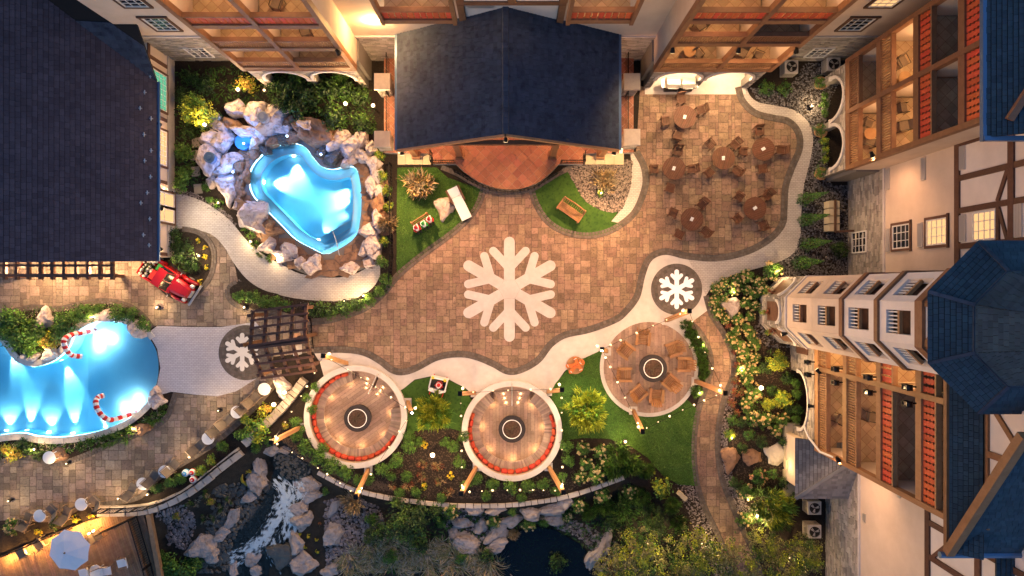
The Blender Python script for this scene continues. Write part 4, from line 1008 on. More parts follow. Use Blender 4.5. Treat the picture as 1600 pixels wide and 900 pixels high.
# stone pillars with square caps and rails between
for (px,pys) in ((597,(58,127,217)),(988,(46,127,214))):
    prev=None
    for py in pys:
        p=P(px,py,2.1); t=thing('stone_pillar','square stone pillar with flat cap on the %s side of the pavilion terrace, %s'%('rock pool' if px<800 else 'dining patio',{0:'against the hotel wall',1:'between the other two',2:'at the front corner'}[pys.index(py)]),'pillar',(p.x,p.y,0),group='stone pillars round the pavilion terrace')
        q=MB(); q.obox((p.x,p.y),.78,.78,0,1.95); so=q.build('shaft',M['mortar'],t)
        s2=MB()
        for fcx in (Fac((p.x,p.y-.39),(1,0),(0,-1)),Fac((p.x-.39,p.y),(0,-1),(-1,0)),Fac((p.x+.39,p.y),(0,1),(1,0))): stones(s2,fcx,-.39,.39,0,1.94,0,int(py)+px)
        s2.build('stones',M['stone'],so,kind='stuff')
        q=MB(); q.obox((p.x,p.y),1.0,1.0,1.95,2.12,0,.95); q.build('cap',M['stone_cap'],t)
        if prev is not None: railing([(p.x+(.15 if px<800 else -.15),prev-.45),(p.x+(.15 if px<800 else -.15),p.y+.45)],pv,z=.3,h=1.3,sp=.16)
        prev=p.y
# warm floodlights under the pavilion eaves (lit strips on both sides of the terrace)
for x in (P(640,0).x,P(955,0).x):
    p=(x,yf+.1,3.9); q=MB(); q.tube([(x,yf+.15,4.0),(x,yf-.05,3.85)],.09,10); q.build('eave_light',M['flood_glow'],pv); lamp('SPOT',(x,yf-.1,3.8),230,(1,.6,.26),.1,(x,yf-1.4,0),110,.8,'eave_light_lamp',pv)
# ============================================================ FIRE PITS
def planks(parent, c, r, z, wdt, m, rot, seed, name='plank'):
    rnd=random.Random(seed); cl=[(c[0]+r*math.cos(R(10*k)),c[1]+r*math.sin(R(10*k))) for k in range(36)]
    ca,sa=math.cos(rot),math.sin(rot); y=-r
    while y<r:
        x=-r-rnd.random()*1.2
        while x<r:
            L_=rnd.choice((1.2,1.8,2.4)); q=[(x+.008,y+.006),(x+L_-.008,y+.006),(x+L_-.008,y+wdt-.006),(x+.008,y+wdt-.006)]
            q=[(c[0]+a*ca-b*sa,c[1]+a*sa+b*ca) for a,b in q]; pl=clip_convex(q,cl); x+=L_
            if len(pl)>2:
                mb=MB(); mb.prism(pl,z-.03,z+rnd.uniform(-.002,.002),False); mb.build(name,M[m],parent)
        y+=wdt
def cushion_mesh(w,d,h):
    mb=MB(); rings=[]
    for (k,z) in ((.80,0),(1,.25*h),(1,.7*h),(.86,.95*h),(.5,1.02*h)):
        rings.append([(w/2*k*max(-1,min(1,1.25*math.cos(R(a)))),d/2*k*max(-1,min(1,1.25*math.sin(R(a)))),z) for a in range(15,375,30)])
    n=12; vs=[v for g in rings for v in g]; fs=[]
    for i in range(4):
        for k in range(n): fs.append((i*n+k,i*n+(k+1)%n,(i+1)*n+(k+1)%n,(i+1)*n+k))
    fs.append(tuple(4*n+k for k in range(n))); mb.raw(vs,fs); mb.sm=True; return mb.mesh('cushion',M['cushion'])
CUSH=cushion_mesh(.42,.24,.42)
def fire_table(c, z, label, seed):
    t=thing('fire_table',label,'fire pit',(c[0],c[1],z))
    q=MB(); q.lathe([(.80,0),(.80,.42),(.85,.44),(.85,.50),(.60,.505),(.58,.44),(.001,.44)],(c[0],c[1],z),40,False); q.build('drum',M['fire_stone'],t)
    q=MB(); q.arc(c,.56,.60,z+.50,z+.53,n=40); q.build('rim',M['ring_glow'],t)
    q=MB(); q.lathe([(.56,.46),(.3,.48),(.001,.49)],(c[0],c[1],z),20,False); q.build('lava_rock',M['lava'],t)
    rnd=random.Random(seed)
    for k in range(7):
        a=rnd.random()*6.28; p=Vector((c[0]+.22*math.cos(a*1.7),c[1]+.22*math.sin(a*2.1),z+.53)); d=Vector((math.cos(a),math.sin(a),.1))*.22
        q=MB(); q.tube([p-d,p+d],.035,6); q.build('log',M['bark'],t)
def pit(c_px, rout, rin, a0,a1, cu0,cu1, st, label, ring_label, seed, rot):
    c=XY(*c_px); ro=rout*S; ri=rin*S; zf=-.75
    t=thing('sunken_seating',label,'seating pit',(c[0],c[1],zf)); wa=lambda d: R(-d)
    q=MB(); q.arc(c,ri-.06,ro,-.2,.32,n=96); cp=q.build('wall_cap',M['concrete_white'],t)
    q=MB(); q.arc(c,ri-.10,ri+.1,zf-.1,.3,n=96); q.build('pit_wall',M['bench_wood'],t)
    q=MB(); q.lathe([(ri,zf-.06),(ri,zf-.035)],(c[0],c[1],0),48); fl=q.build('floor_base',M['paver_joint'],t)
    planks(t,c,ri-.1,zf,.22,'plank_floor',rot,seed)
    rb1=ri-.12; rb0=ri-.80
    A0,A1=wa(a1),wa(a0)
    q=MB(); q.arc(c,rb0+.08,rb1,zf,zf+.36,A0,A1,80); q.build('bench_base',M['bench_wood'],t)
    n=int((A1-A0)*(rb0+rb1)/2/.105); q=MB()
    for i in range(n):
        b0=A0+(A1-A0)*i/n; b1=A0+(A1-A0)*(i+1)/n-.004; q.arc(c,rb0,rb1,zf+.40,zf+.455+random.uniform(-.004,.004),b0,b1,1)
    q.build('seat_slats',M['bench_wood'],t,kind='stuff')
    q=MB(); q.arc(c,rb0+.05,rb0+.085,zf+.32,zf+.35,A0,A1,80); q.build('light_strip',M['step_glow'],t)
    C0,C1=wa(cu1),wa(cu0); n=int((C1-C0)*(rb1-.12)/.43)
    for i in range(n):
        a=C0+(C1-C0)*(i+.5)/n; put('cushion',CUSH,t,(math.cos(a)*(rb1-.11),math.sin(a)*(rb1-.11),.46),(R(6)*random.uniform(-1,1),R(random.uniform(-6,6)),a+math.pi/2+R(random.uniform(-4,4))))
    for k,(d0,d1) in enumerate(((-26,-1.5),(1.5,26))):
        for i in range(3):
            q=MB(); r0=ri-.12-.32*(i+1); r1=ri-.12-.32*i
            q.arc(c,r0,r1,zf,zf+.58-.19*i,wa(st+d1),wa(st+d0),10); s_=q.build('step',M['plank_floor'],t)
            am=wa(st+(d0+d1)/2); g=MB(); g.arc(c,r0-.012,r0-.002,zf+.47-.19*i,zf+.52-.19*i,am-.10,am+.10,4); g.build('step_light',M['step_glow'],s_)
            lamp('POINT',(c[0]+(r0-.12)*math.cos(am),c[1]+(r0-.12)*math.sin(am),zf+.42-.19*i),.8,(1,.62,.28),.03,name='step_light_lamp',parent=s_)
    d=Vector((math.cos(wa(st)),math.sin(wa(st)),0)); C=Vector((c[0],c[1],0)); q=MB()
    q.tube([C+d*(ri+.15)+Vector((0,0,.32)),C+d*(ri+.12)+Vector((0,0,1.2)),C+d*(ri-.9)+Vector((0,0,.45)),C+d*(ri-1.25)+Vector((0,0,.35)),C+d*(ri-1.25)+Vector((0,0,zf))],.028,8); q.build('handrail',M['metal_pale'],t)
    m=(a0+a1)/2
    for k in range(7):
        a=wa(a0+8+(a1-a0-16)*k/6); lamp('POINT',(c[0]+(rb0-.1)*math.cos(a),c[1]+(rb0-.1)*math.sin(a),zf+.25),2.2,(1,.58,.24),.06,name='bench_light',parent=t)
    fire_table(c if seed!=1 else (c[0],c[1]-.2),zf,ring_label,seed)
pit(PIT1,80,73,-10,262,28,258,-61,'round sunken seating pit with red cushions beside the waterfall','round dark fire table in the pit beside the waterfall',1,R(35))
pit(PIT2,78,71,-57,237,-22,204,-90,'round sunken seating pit with red cushions between the two bright willows','round dark fire table in the pit between the two bright willows',2,R(90))
c3=XY(*PIT3)
t=thing('fire_patio','round plank patio with white rim carrying a ring of wooden garden chairs','patio',(c3[0],c3[1],0))
q=MB(); q.lathe([(77*S,0),(77*S,.07),(70*S,.07)],(c3[0],c3[1],0),80); q.build('rim',M['concrete_white'],t)
q=MB(); q.lathe([(71*S,.07),(71*S,.075)],(c3[0],c3[1],0),60); q.build('floor_base',M['paver_joint'],t)
planks(t,c3,71*S,.10,.23,'plank_floor',R(90),5); fire_table((c3[0]+.15,c3[1]),.10,'round dark fire table ringed by wooden garden chairs',5)
# ------------------------------------------------------------ string light posts
def lpost(bx,by,tx,ty,label,h=4.6,pw=18):
    a=P(bx,by); b=P(tx,ty,h); t=thing('string_light_post',label,'light post',a,group='leaning timber posts carrying the string lights')
    q=MB(); q.bar(a,b,.23,.20); q.build('beam',M['timber_light'],t)
    d=(b-a).normalized(); q=MB(); q.bar(b-d*.10,b+d*.08,.26,.23); q.build('cap',M['iron'],t)
    q=MB(); q.obox((a.x,a.y),.5,.5,0,.12); q.build('foot',M['concrete_white'],t)
    o=Vector((-b.x,-b.y,0)).normalized()*.30; p=b+o+Vector((0,0,-.1)); q=MB(); q.ball(p,.085,10,6); q.build('spot_head',M['flood_glow'],t)
    lamp('POINT',p+o*.6+Vector((0,0,-.15)),pw,(1,.62,.28),.1,name='post_light',parent=t); return b
def string(a,b,n,label,sag=.35,bpw=0):
    a=Vector(a);b=Vector(b); f=lambda s:a.lerp(b,s)+Vector((0,0,-sag*4*s*(1-s)-.06)); t=thing('string_lights',label,'string lights',a)
    q=MB(); q.tube([f(i/10) for i in range(11)],.012,5); q.build('wire',M['iron'],t)
    n=max(4,int(n*.8)); rr_=random.Random(n+int(a.x*10))
    for i in range(n):
        p=f((i+.5+rr_.uniform(-.15,.15))/n)+Vector((0,0,-.09)); q=MB(); q.ball(p,rr_.choice((.035,.045,.065)),8,5,1.2); q.build('bulb',M['bulb'],t)
    for s in (.3,.7): lamp('POINT',f(s)-Vector((0,0,.25)),24,(1,.60,.28),.3,name='string_glow',parent=t)
w_=lpost(470,667,424,691,'leaning timber light post between the waterfall and its seating pit'); n_=lpost(543,568,505,556,'leaning timber light post beside the dark pergola')
s_=lpost(576,733,556,776,'leaning timber light post at the garden wall below the waterfall pit'); r_=lpost(637,628,643,645,'short timber light post between the waterfall pit and a bright willow',h=4.4)
string(w_,s_,9,'string of bulbs over the plants above the waterfall'); string(w_,n_,9,'string of bulbs beside the stacked stone wall'); string(n_,r_,8,'string of bulbs across the steps of the waterfall pit'); string(s_,r_,8,'string of bulbs over the cushions of the waterfall pit')
a1=lpost(742,614,719,615,'leaning timber light post by the white sleigh'); a2=lpost(856,612,878,609,'leaning timber light post by the gingerbread figure'); a3=lpost(745,729,721,771,'leaning timber light post in the flower bed on the yellow bloom side'); a4=lpost(857,729,880,769,'leaning timber light post in the flower bed on the hydrangea side')
string(a1,a3,8,'string of bulbs between the willow and the middle seating pit'); string(a3,a4,10,'string of bulbs over the shrubs below the middle seating pit'); string(a2,a4,8,'string of bulbs between the middle seating pit and the hydrangeas'); string(a1,a2,7,'string of bulbs over the steps of the middle seating pit')
b1=lpost(948,549,941,546,'short timber light post on the lawn edge of the round patio',h=4.2); b2=lpost(1040,501,1077,486,'leaning timber light post next to the glowing snowflake'); b3=lpost(1086,595,1133,614,'leaning timber light post standing over the walkway'); b4=lpost(989,641,1004,674,'leaning timber light post on the open lawn')
string(b1,b2,8,'string of bulbs over the garden chairs near the glowing snowflake'); string(b2,b3,7,'string of bulbs along the walkway hedge'); string(b3,b4,9,'string of bulbs over the open lawn'); string(b1,b4,8,'string of bulbs over the lawn rim of the round patio')

# ============================================================ RAVINE, STREAM, POND
rvw=W2(ravine)
STRM=spline([(455,715),(440,750),(440,775),(425,810),(405,845),(385,870),(380,910),(370,990)],5,False)
POND=[(800,832),(835,822),(868,828),(905,850),(935,880),(945,960),(770,960),(765,890),(775,855)]
def dist_seg(p,poly,closed=True):
    m=1e9; n=len(poly)
    for i in range(n if closed else n-1):
        a=poly[i]; b=poly[(i+1)%n]; dx,dy=b[0]-a[0],b[1]-a[1]; t=max(0,min(1,((p[0]-a[0])*dx+(p[1]-a[1])*dy)/(dx*dx+dy*dy+1e-9)))
        m=min(m,math.hypot(p[0]-a[0]-dx*t,p[1]-a[1]-dy*t))
    return m
def rz(px,py):
    if not inside((px,py),ravine): return -.05
    d=dist_seg((px,py),ravine[:16],False)*S; z=-min(1.0,d*.9)
    s=dist_seg((px,py),STRM,False)*S; z-=.35*max(0,1-s/1.6)
    if inside((px,py),POND): z-=min(.5,dist_seg((px,py),POND)*S)
    return z+.10*noise.noise((px*.06,py*.06,0))*min(1,d)
g=MB(); xs=list(range(232,1136,9)); ys=list(range(680,1010,9)); vs=[];fs=[]
for y in ys:
    for x in xs: p=XY(x,y); vs.append((p[0],p[1],rz(x,y)))
for j in range(len(ys)-1):
    for i in range(len(xs)-1):
        a=j*len(xs)+i; q_=(a+len(xs),a+len(xs)+1,a+1,a)
        if any(vs[k][2]!=-.05 for k in q_): fs.append(q_)
g.raw(vs,fs); g.sm=True; g.build('ravine',M['soil'],kind='structure')
# stream sheet following the fall of the bed
def ssheet(name,c,wd,z0,z1,m,seed):
    g=MB(); vs=[];fs=[]; n=len(c); K=9
    for i,p in enumerate(c):
        a=Vector(c[max(0,i-1)]);b=Vector(c[min(n-1,i+1)]); d=(b-a).normalized(); nn=Vector((-d.y,d.x)); z=z0+(z1-z0)*i/(n-1); w=wd[0]+(wd[1]-wd[0])*i/(n-1)
        for k in range(K):
            q=Vector(p)+nn*(k/(K-1)-.5)*w; P_=XY(q.x,q.y); vs.append((P_[0],P_[1],z+.05*noise.noise((q.x*.12,q.y*.12,seed))))
    for i in range(n-1):
        for k in range(K-1): a=i*K+k; fs.append((a,a+1,a+K+1,a+K))
    g.raw(vs,fs); g.sm=True; return g.build(name,M[m],kind='structure')
ssheet('stream_water',STRM[3:],(38,96),-.72,-1.12,'stream_water',3)
FL=[spline([(428,752),(442,770),(440,785),(430,805),(424,820),(408,840),(395,858),(375,872),(350,885)],5,False),spline([(462,752),(466,770),(452,790),(452,815),(446,838),(442,850)],5,False),spline([(436,770),(450,800),(444,825),(440,850)],5,False),spline([(420,852),(418,870),(428,885),(436,905)],5,False)]
rnd=random.Random(5); g=MB(); k=0
while k<7500:
    f=rnd.choice(FL[:1]*3+FL[1:]); i=rnd.randrange(0,len(f)-1); t_=rnd.random(); a=Vector(f[i]); b=Vector(f[i+1]); d=(b-a).normalized(); nn=Vector((-d.y,d.x)); q=a.lerp(b,t_)+nn*rnd.gauss(0,5.2)
    if abs(noise.noise((q.x*.13,q.y*.10,3)))+.5*abs(noise.noise((q.x*.3,q.y*.25,7)))>.24: k+=.25; continue
    k+=1; a_=rnd.gauss(0,.28); d2=Vector((d.x*math.cos(a_)-d.y*math.sin(a_),d.x*math.sin(a_)+d.y*math.cos(a_))); p=XY(q.x,q.y); z=-.62-.38*(q.y-750)/130+.06*noise.noise((q.x*.2,q.y*.2,2))+rnd.uniform(0,.04)
    u=Vector((d2.x,-d2.y))*rnd.uniform(.06,.24); v=Vector((u.y,-u.x)).normalized()*rnd.uniform(.006,.022); c=Vector(p)
    g.face([(*(c-u),z),(*(c-u*.2+v),z+.01),(*(c+u),z),(*(c+u*.1-v),z+.008)])
g.build('waterfall_foam',M['foam'],kind='stuff',label='white foaming water tumbling down the rocky cascade',cat='water')
g=MB(); g.prism([P(x,y,-1.12)[:2] for x,y in POND],-1.2,-1.12,False); g.build('pond_water',M['pond_water'],kind='structure')
g=MB(); g.prism([XY(*p) for p in circ((455,722),34,0,360,24,True)],-.62,-.55,False); g.build('pond_water',M['stream_water'],kind='structure')
zfw=lambda x,y: rz(x/S+800,450-y/S)
setp(scatter('stream_pebbles',[(500,790),(560,780),(590,800),(600,850),(560,900),(505,905),(500,860)],'pebble',1300,.05,.15,0,11,zfw),'loose purple grey river stones below the light post','river stones')
setp(scatter('stream_pebbles',[(243,800),(285,790),(295,830),(280,870),(247,860)],'pebble',500,.05,.14,0,12,zfw),'loose pale river stones beside the timber deck','river stones')
setp(scatter('stream_pebbles',[(860,830),(900,820),(940,840),(985,870),(1000,905),(935,905),(930,870),(900,845)],'pebble',500,.05,.14,0,13,zfw),'loose river stones on the far shore of the pond','river stones')
setp(scatter('stream_pebbles',[(690,790),(760,800),(790,830),(770,850),(720,850),(690,830)],'pebble',350,.05,.12,0,14,zfw),'loose river stones between the boulders under the garden wall','river stones')
setp(scatter('stream_pebbles',[(330,760),(420,760),(400,840),(350,905),(290,905),(310,840)],'rock_wet',900,.06,.2,0,15,zfw),'wet dark cobbles in the bed of the cascade','river stones')
setp(scatter('stream_pebbles',circ((455,722),32,0,360,24,True),'rock_wet',420,.06,.15,-.6,16),'wet dark cobbles in the spring basin above the cascade','river stones')
# retaining garden wall, stone by stone
def stone_wall(px,w,h,label,m='stone_cap',L0=.5,z=0,name='garden_wall'):
    c=[Vector(p) for p in W2(px)]; t=thing(name,label,'wall',(c[0].x,c[0].y,z)); rnd=random.Random(len(px))
    for i in range(len(c)-1):
        d=c[i+1]-c[i]; n=max(1,round(d.length/L0)); a=math.atan2(d.y,d.x)
        for k in range(n):
            p=c[i].lerp(c[i+1],(k+.5)/n); q=MB(); q.obox(p,d.length/n-.02,w*rnd.uniform(.9,1.08),z-.6,z+h*rnd.uniform(.85,1.1),a,.94); q.build('wall_stone',M[m],t)
stone_wall(spline([(497,737),(525,752),(555,765),(600,776),(640,782),(690,788),(740,790),(790,789),(830,785),(870,779),(905,770),(940,758),(975,745)],2,False),.28,.16,'curved low stone wall edging the planting below the seating pits')
stone_wall(spline([(155,797),(200,797),(235,793),(265,783),(295,768),(320,750),(345,730),(378,704)],2,False),.62,.35,'broad curved stone wall with iron rail above the cascade','stone_cap',.7)
stone_wall(spline([(385,692),(410,668),(435,645),(455,622),(478,592)],2,False),.55,.5,'rough stacked stone wall running from the pergola to the waterfall','stone',.3)
rl=MB()
rp=[P(*p,.4) for p in spline([(157,795),(235,790),(293,765),(343,727),(376,702)],4,False)]
railing([p[:2] for p in rp],None,.35,.95,.16,'iron_railing'); o=bpy.data.objects['iron_railing']; setp(o,'thin black iron railing on the curved stone wall above the cascade','railing')

# ============================================================ ROCKS
ROCKS=[]
for v in range(12):
    bm=bmesh.new(); bmesh.ops.create_icosphere(bm,subdivisions=4,radius=1); rnd=random.Random(v*13+1)
    pl=[(Vector((rnd.uniform(-1,1),rnd.uniform(-1,1),rnd.uniform(-.2,1))).normalized(),rnd.uniform(.55,.85)) for _ in range(11)]+[(Vector((rnd.uniform(-.15,.15),rnd.uniform(-.15,.15),1)).normalized(),rnd.uniform(.45,.6))]
    for w in bm.verts:
        p=w.co.copy()
        for n_,d in pl:
            e=p.dot(n_)-d
            if e>0: p-=n_*e*.93
        p+=p.normalized()*(.22*noise.noise(p*1.5+Vector((v*5,0,0)))+.09*noise.noise(p*4+Vector((v*3,1,0)))+.05*noise.noise(p*9+Vector((v*3,1,0))))
        w.co=p
    me=bpy.data.meshes.new('boulder'); bm.to_mesh(me); bm.free(); ROCKS.append(me)
RM={}
def rock(px,py,rx,ry,rot=0,m='rock_pale',h=None,z=None,label='',group=None,seed=None):
    v=seed if seed is not None else int(px*7+py*3)%12
    if (v,m) not in RM: me=ROCKS[v].copy(); me.materials.append(M[m]); RM[(v,m)]=me
    zz=rz(px,py) if z is None and py>690 and inside((px,py),ravine) else (z or 0); h=h or min(rx,ry)*S*.85
    p=P(px,py,zz+h*.5)
    return put('boulder',RM[(v,m)],None,(p.x,p.y,zz+h*.12),(0,0,R(rot)),(rx*S*1.42,ry*S*1.42,h*1.3),label=label,cat='boulder',group=group)
ring=[(365,168,17,11,0,1.3,'p'),(398,176,20,20,20,1.5,'p'),(425,185,24,17,30,1.6,'p'),(337,187,11,9,0,1.0,'p'),(345,205,14,11,40,1.0,'p'),(362,195,16,8,-30,1.1,'b'),(385,205,22,9,-15,1.0,'p'),(402,218,15,11,20,.8,'p'),(335,215,18,16,0,1.4,'p'),(328,245,15,22,5,1.5,'p'),(345,262,18,12,30,1.1,'p'),(362,248,12,10,0,.7,'p'),(350,285,18,11,-30,1.0,'p'),(372,258,9,9,0,.6,'b'),(382,275,7,10,0,.5,'b'),(330,283,9,8,0,.7,'p'),(358,305,11,13,0,.9,'p'),(372,300,9,12,20,.6,'b'),(440,200,14,9,-30,.9,'p'),(452,190,12,9,0,.8,'b'),(425,220,11,7,30,.5,'b'),(460,212,14,8,15,.6,'b'),(470,198,14,11,-20,1.1,'b'),(490,205,27,20,-25,1.5,'b'),(478,195,18,9,-20,1.6,'p'),(440,215,11,8,-10,.6,'w'),(530,218,17,13,20,1.2,'p'),(548,228,16,13,0,1.2,'p'),(562,222,9,15,-20,.9,'p'),(592,300,8,11,10,.8,'p'),(594,352,8,10,0,.8,'p'),(570,390,9,9,0,.8,'p'),(545,418,10,8,0,.6,'p'),(592,275,8,10,0,.7,'p'),(545,250,12,9,30,.9,'p'),(563,243,11,9,-30,1.0,'p'),(578,231,9,9,0,.9,'p'),(520,210,14,6,25,.7,'b'),(505,235,10,10,0,.6,'w'),(520,245,14,9,10,.6,'w'),(583,258,10,12,0,.7,'p'),(580,292,9,14,10,.9,'p'),(590,318,9,17,0,.8,'b'),(588,340,8,13,15,1.0,'p'),(575,360,11,11,0,1.0,'p'),(583,380,12,13,0,1.1,'p'),(586,398,9,8,0,.8,'p'),(383,325,17,10,-35,.8,'b'),(392,337,26,18,-40,1.3,'p'),(418,350,9,8,0,.7,'b'),(418,383,11,10,0,.8,'p'),(453,391,14,10,-40,.9,'p'),(440,402,13,8,-15,.8,'p'),(468,411,8,8,0,.8,'p'),(487,414,13,13,0,1.0,'p'),(372,318,8,8,0,.6,'p'),(412,232,9,6,-40,.4,'w'),(398,240,8,7,0,.5,'b'),(375,285,6,9,-20,.5,'b'),(425,360,14,6,-10,.3,'b'),(575,410,10,7,0,.6,'p')]
mm={'p':'rock_pale','b':'rock_brown','w':'rock_wet','r':'rock'}
ln={'p':'pale lilac lit boulder in the ring round the kidney shaped pool','b':'brown boulder in the ring round the kidney shaped pool','w':'dark wet boulder at the edge of the kidney shaped pool'}
for i,(x,y,rx,ry,ro,h,k) in enumerate(ring):
    sz='large' if rx*ry>260 else ('small' if rx*ry<100 else 'mid sized'); sd='facing the hotel arches' if y<212 and x>355 else ('facing the slate roofed building' if x<390 and y<320 else ('along the iron fence' if x>570 else ('along the white path' if y>315 else 'at the upper pool edge')))
    lb='%s %s boulder round the kidney shaped pool, %s'%(sz,{'p':'pale','b':'brown','w':'dark wet'}[k],sd); rock(x,y,rx,ry,ro,mm[k],h*.8,0,lb,lb.replace(' boulder ',' boulders '),i%12)
casc=[(402,725,10,20,10,'r'),(400,755,14,17,20,'r'),(388,777,12,9,30,'r'),(425,703,12,7,0,'r'),(443,703,8,6,0,'r'),(460,716,7,6,0,'r'),(470,740,9,12,-20,'r'),(478,758,17,15,0,'r'),(482,776,17,9,0,'r'),(468,793,14,10,0,'r'),(472,815,12,14,-35,'r'),(462,850,11,15,20,'r'),(470,883,22,14,10,'r'),(518,839,13,16,-30,'r'),(395,872,12,16,-45,'r'),(418,829,10,12,10,'r'),(312,857,19,15,20,'r'),(327,866,14,12,0,'r'),(345,836,15,8,30,'r'),(362,810,7,19,-30,'r'),(440,870,20,16,0,'w'),(425,845,16,11,20,'w'),(448,765,12,10,0,'w'),(432,805,8,9,0,'w'),(365,890,9,12,0,'r'),(400,893,10,9,0,'r'),(335,850,10,8,0,'w'),(350,870,9,7,0,'w'),(415,760,7,9,0,'w'),(455,825,7,10,0,'w'),(515,893,13,9,0,'r'),(520,795,5,16,-30,'r'),(455,750,10,9,20,'w'),(395,800,6,5,0,'w')]
lc={'r':'rough tan boulder beside the cascade','w':'wet dark boulder inside the cascade'}
for i,(x,y,rx,ry,ro,k) in enumerate(casc):
    sz='large' if rx*ry>220 else ('small' if rx*ry<90 else 'mid sized'); lb='%s %s, %s'%(sz,lc[k],'near the spring basin' if y<785 else ('on the bank of the timber deck' if x<400 else 'at the lower falls')); rock(x,y,rx,ry,ro,mm[k],min(rx,ry)*S*(1.0 if k=='r' else .6),None,lb,lb.replace('boulder','boulders'),(i*5)%12)
low=[(720,818,17,7,0),(752,823,10,11,0),(776,833,18,10,30),(778,850,17,10,30),(800,815,16,8,15),(740,798,11,8,0),(775,797,15,7,10),(828,801,16,10,-15),(862,795,17,9,10),(885,785,11,8,0),(865,810,16,12,0),(728,852,22,14,-20),(708,835,9,8,0),(945,855,9,22,-20),(930,870,8,18,-30),(755,842,5,4,0)]
for i,(x,y,rx,ry,ro) in enumerate(low): rock(x,y,rx,ry,ro,'rock',min(rx,ry)*S,None,('large' if rx*ry>150 else 'small')+' weathered boulder '+('touching the curved garden wall' if y<812 else 'between garden wall and dark pond'),('large' if rx*ry>150 else 'small')+' boulders '+('at the garden wall' if y<812 else 'by the pond'),(i*7)%12)
rock(1144,480,14,12,10,'rock',.6,0,'rounded tan boulder among the blooming hydrangeas')
for x,y,rx,ry,l in ((1141,719,14,19,'flat stepping slab next to the walkway, dark in its middle'),(1175,716,17,12,'rough brown stepping slab between two others'),(1211,710,16,19,'smooth golden stepping slab by the porch wall')): rock(x,y,rx*.84,ry*.84,0,'rock_brown' if x<1200 else 'stone_cap',.24,0,l)
rock(694,326,13,14,0,'rock',.5,.04,'round pale boulder on the lawn beside the white lounge bench')
rock(440,604,18,9,-60,'rock_pale',.7,0,'long pale boulder lit by the floodlight near the pergola')
for x,y,rx,ry,l in ((67,498,12,14,'heart shaped pale boulder in the bed above the big pool'),(160,494,13,9,'pale boulder on the coping above the upper candy cane'),(211,512,14,12,'blocky pinkish boulder where the coping meets the beach'),(44,556,9,7,'small pale boulder at the tip of the coping'),(76,553,11,9,'squat pale boulder on the coping beside the golden shrub'),(243,626,13,9,'broad pale boulder at the lower corner of the beach'),(241,612,7,6,'small pale boulder on top of the broad one at the beach corner'),(220,672,11,7,'leaning tan boulder in the grass below the pool'),(88,713,14,9,'brown boulder under a white round table')): rock(x,y,rx,ry,0,'rock_pale' if 'pale' in l or 'pink' in l else 'rock_brown',.65,.03,l)
# flagstones round the kidney pool
sur=spline([(370,240),(400,215),(440,208),(500,225),(545,240),(590,238),(600,300),(599,370),(590,408),(550,426),(500,433),(470,425),(430,405),(405,370),(383,340),(365,305),(360,265)],3)
fs_=sheet('pool_surround',sur,.02,'mortar',[pool1]); rnd=random.Random(9); wp=[tuple(p) for p in inset(pool1,-1.5)]; G={}
for i in range(-2,20):
    for j in range(-2,20): G[(i,j)]=(350+i*14+rnd.uniform(-5,5)+(j%2)*6,200+j*13+rnd.uniform(-4,4))
for i in range(-2,19):
    for j in range(-2,19):
        q=[Vector(G[k]) for k in ((i,j),(i+1,j),(i+1,j+1),(i,j+1))]; c=(q[0]+q[1]+q[2]+q[3])/4
        if not inside(c,sur): continue
        q=[c+(v-c)*.94 for v in q]
        if sum(inside(v,wp) for v in q)>1 or inside(c,wp): continue
        w=W2([tuple(v+(v-c)*0) if not inside(v,wp) else tuple(c+(v-c)*.45) for v in q][::-1]); mb=MB(); mb.prism(w,.0,.05+rnd.uniform(0,.03),False); mb.build('flagstone',M['rock_brown'],fs_)
# grotto with blue lamps, disc vents on the boulders
g=MB(); g.prism([XY(*p) for p in circ((383,223),13,0,360,14,True)],.1,.35,False); o=g.build('grotto_pool',M['plaster_deep'],label='small grotto basin glowing deep blue among the boulders',cat='grotto'); 
for k,(x,y,pw) in enumerate(((390,229,26),(372,272,20),(507,245,9),(455,217,5))):
    p=P(x,y); b=MB(); b.ball((p.x,p.y,.95 if k<1 else .8),.07,8,5); o=b.build('blue_spotlight',M['blue_lamp'],label=('tiny blue spotlight in the grotto basin','tiny blue spotlight below the disc on the boulder','tiny blue spotlight in the cleft by the pool bend','tiny blue spotlight at the top edge of the pool')[k],cat='spotlight'); lamp('POINT',(p.x,p.y,1.3),pw,(.12,.35,1),.06,name='blue_light',parent=o)
for x,y,z,l in ((410,182,1.62,'grey embossed disc set on the highest boulder'),(327,246,1.5,'blue grey disc set on the boulder at the garden side')):
    p=P(x,y,z); b=MB(); b.lathe([(.34,-.35),(.34,.02),(.28,.03),(.26,-.01),(.14,-.01),(.12,.03),(.001,.03)],p,24); b.build('rock_disc',M['gutter' if x<400 else 'metal_pale'],label=l,cat='disc')

# ============================================================ FURNITURE
def legs(t,pts,h,w,m,z0=0):
    for x,y in pts: q=MB(); q.obox((x,y),w,w,z0,h); q.build('leg',M[m],t)
def mk_table():
    t=thing('dining_table','','table'); q=MB()
    for i in range(11):
        y=-.74+i*.1345; x0=math.sqrt(max(.02,.74**2-min(abs(y),abs(y+.134))**2)) if True else 0
        hw=math.sqrt(max(.01,.74**2-(y+.067)**2)); q=MB(); q.box(-hw,hw,y+.005,y+.130,.71,.745); q.build('slat',M['chair_wood'],t)
    q=MB(); q.arc((0,0),.70,.76,.68,.742,n=36); q.build('rim',M['chair_wood'],t)
    q=MB(); q.lathe([(.30,0),(.28,.06),(.07,.10),(.07,.68)],n=12); q.build('pedestal',M['chair_wood'],t)
    q=MB(); q.obox((-.07,0),.13,.20,.748,.755,.3); q.obox((.06,.03),.13,.20,.748,.77,.3); q.build('menu_card',M['white_plastic'],t); return t
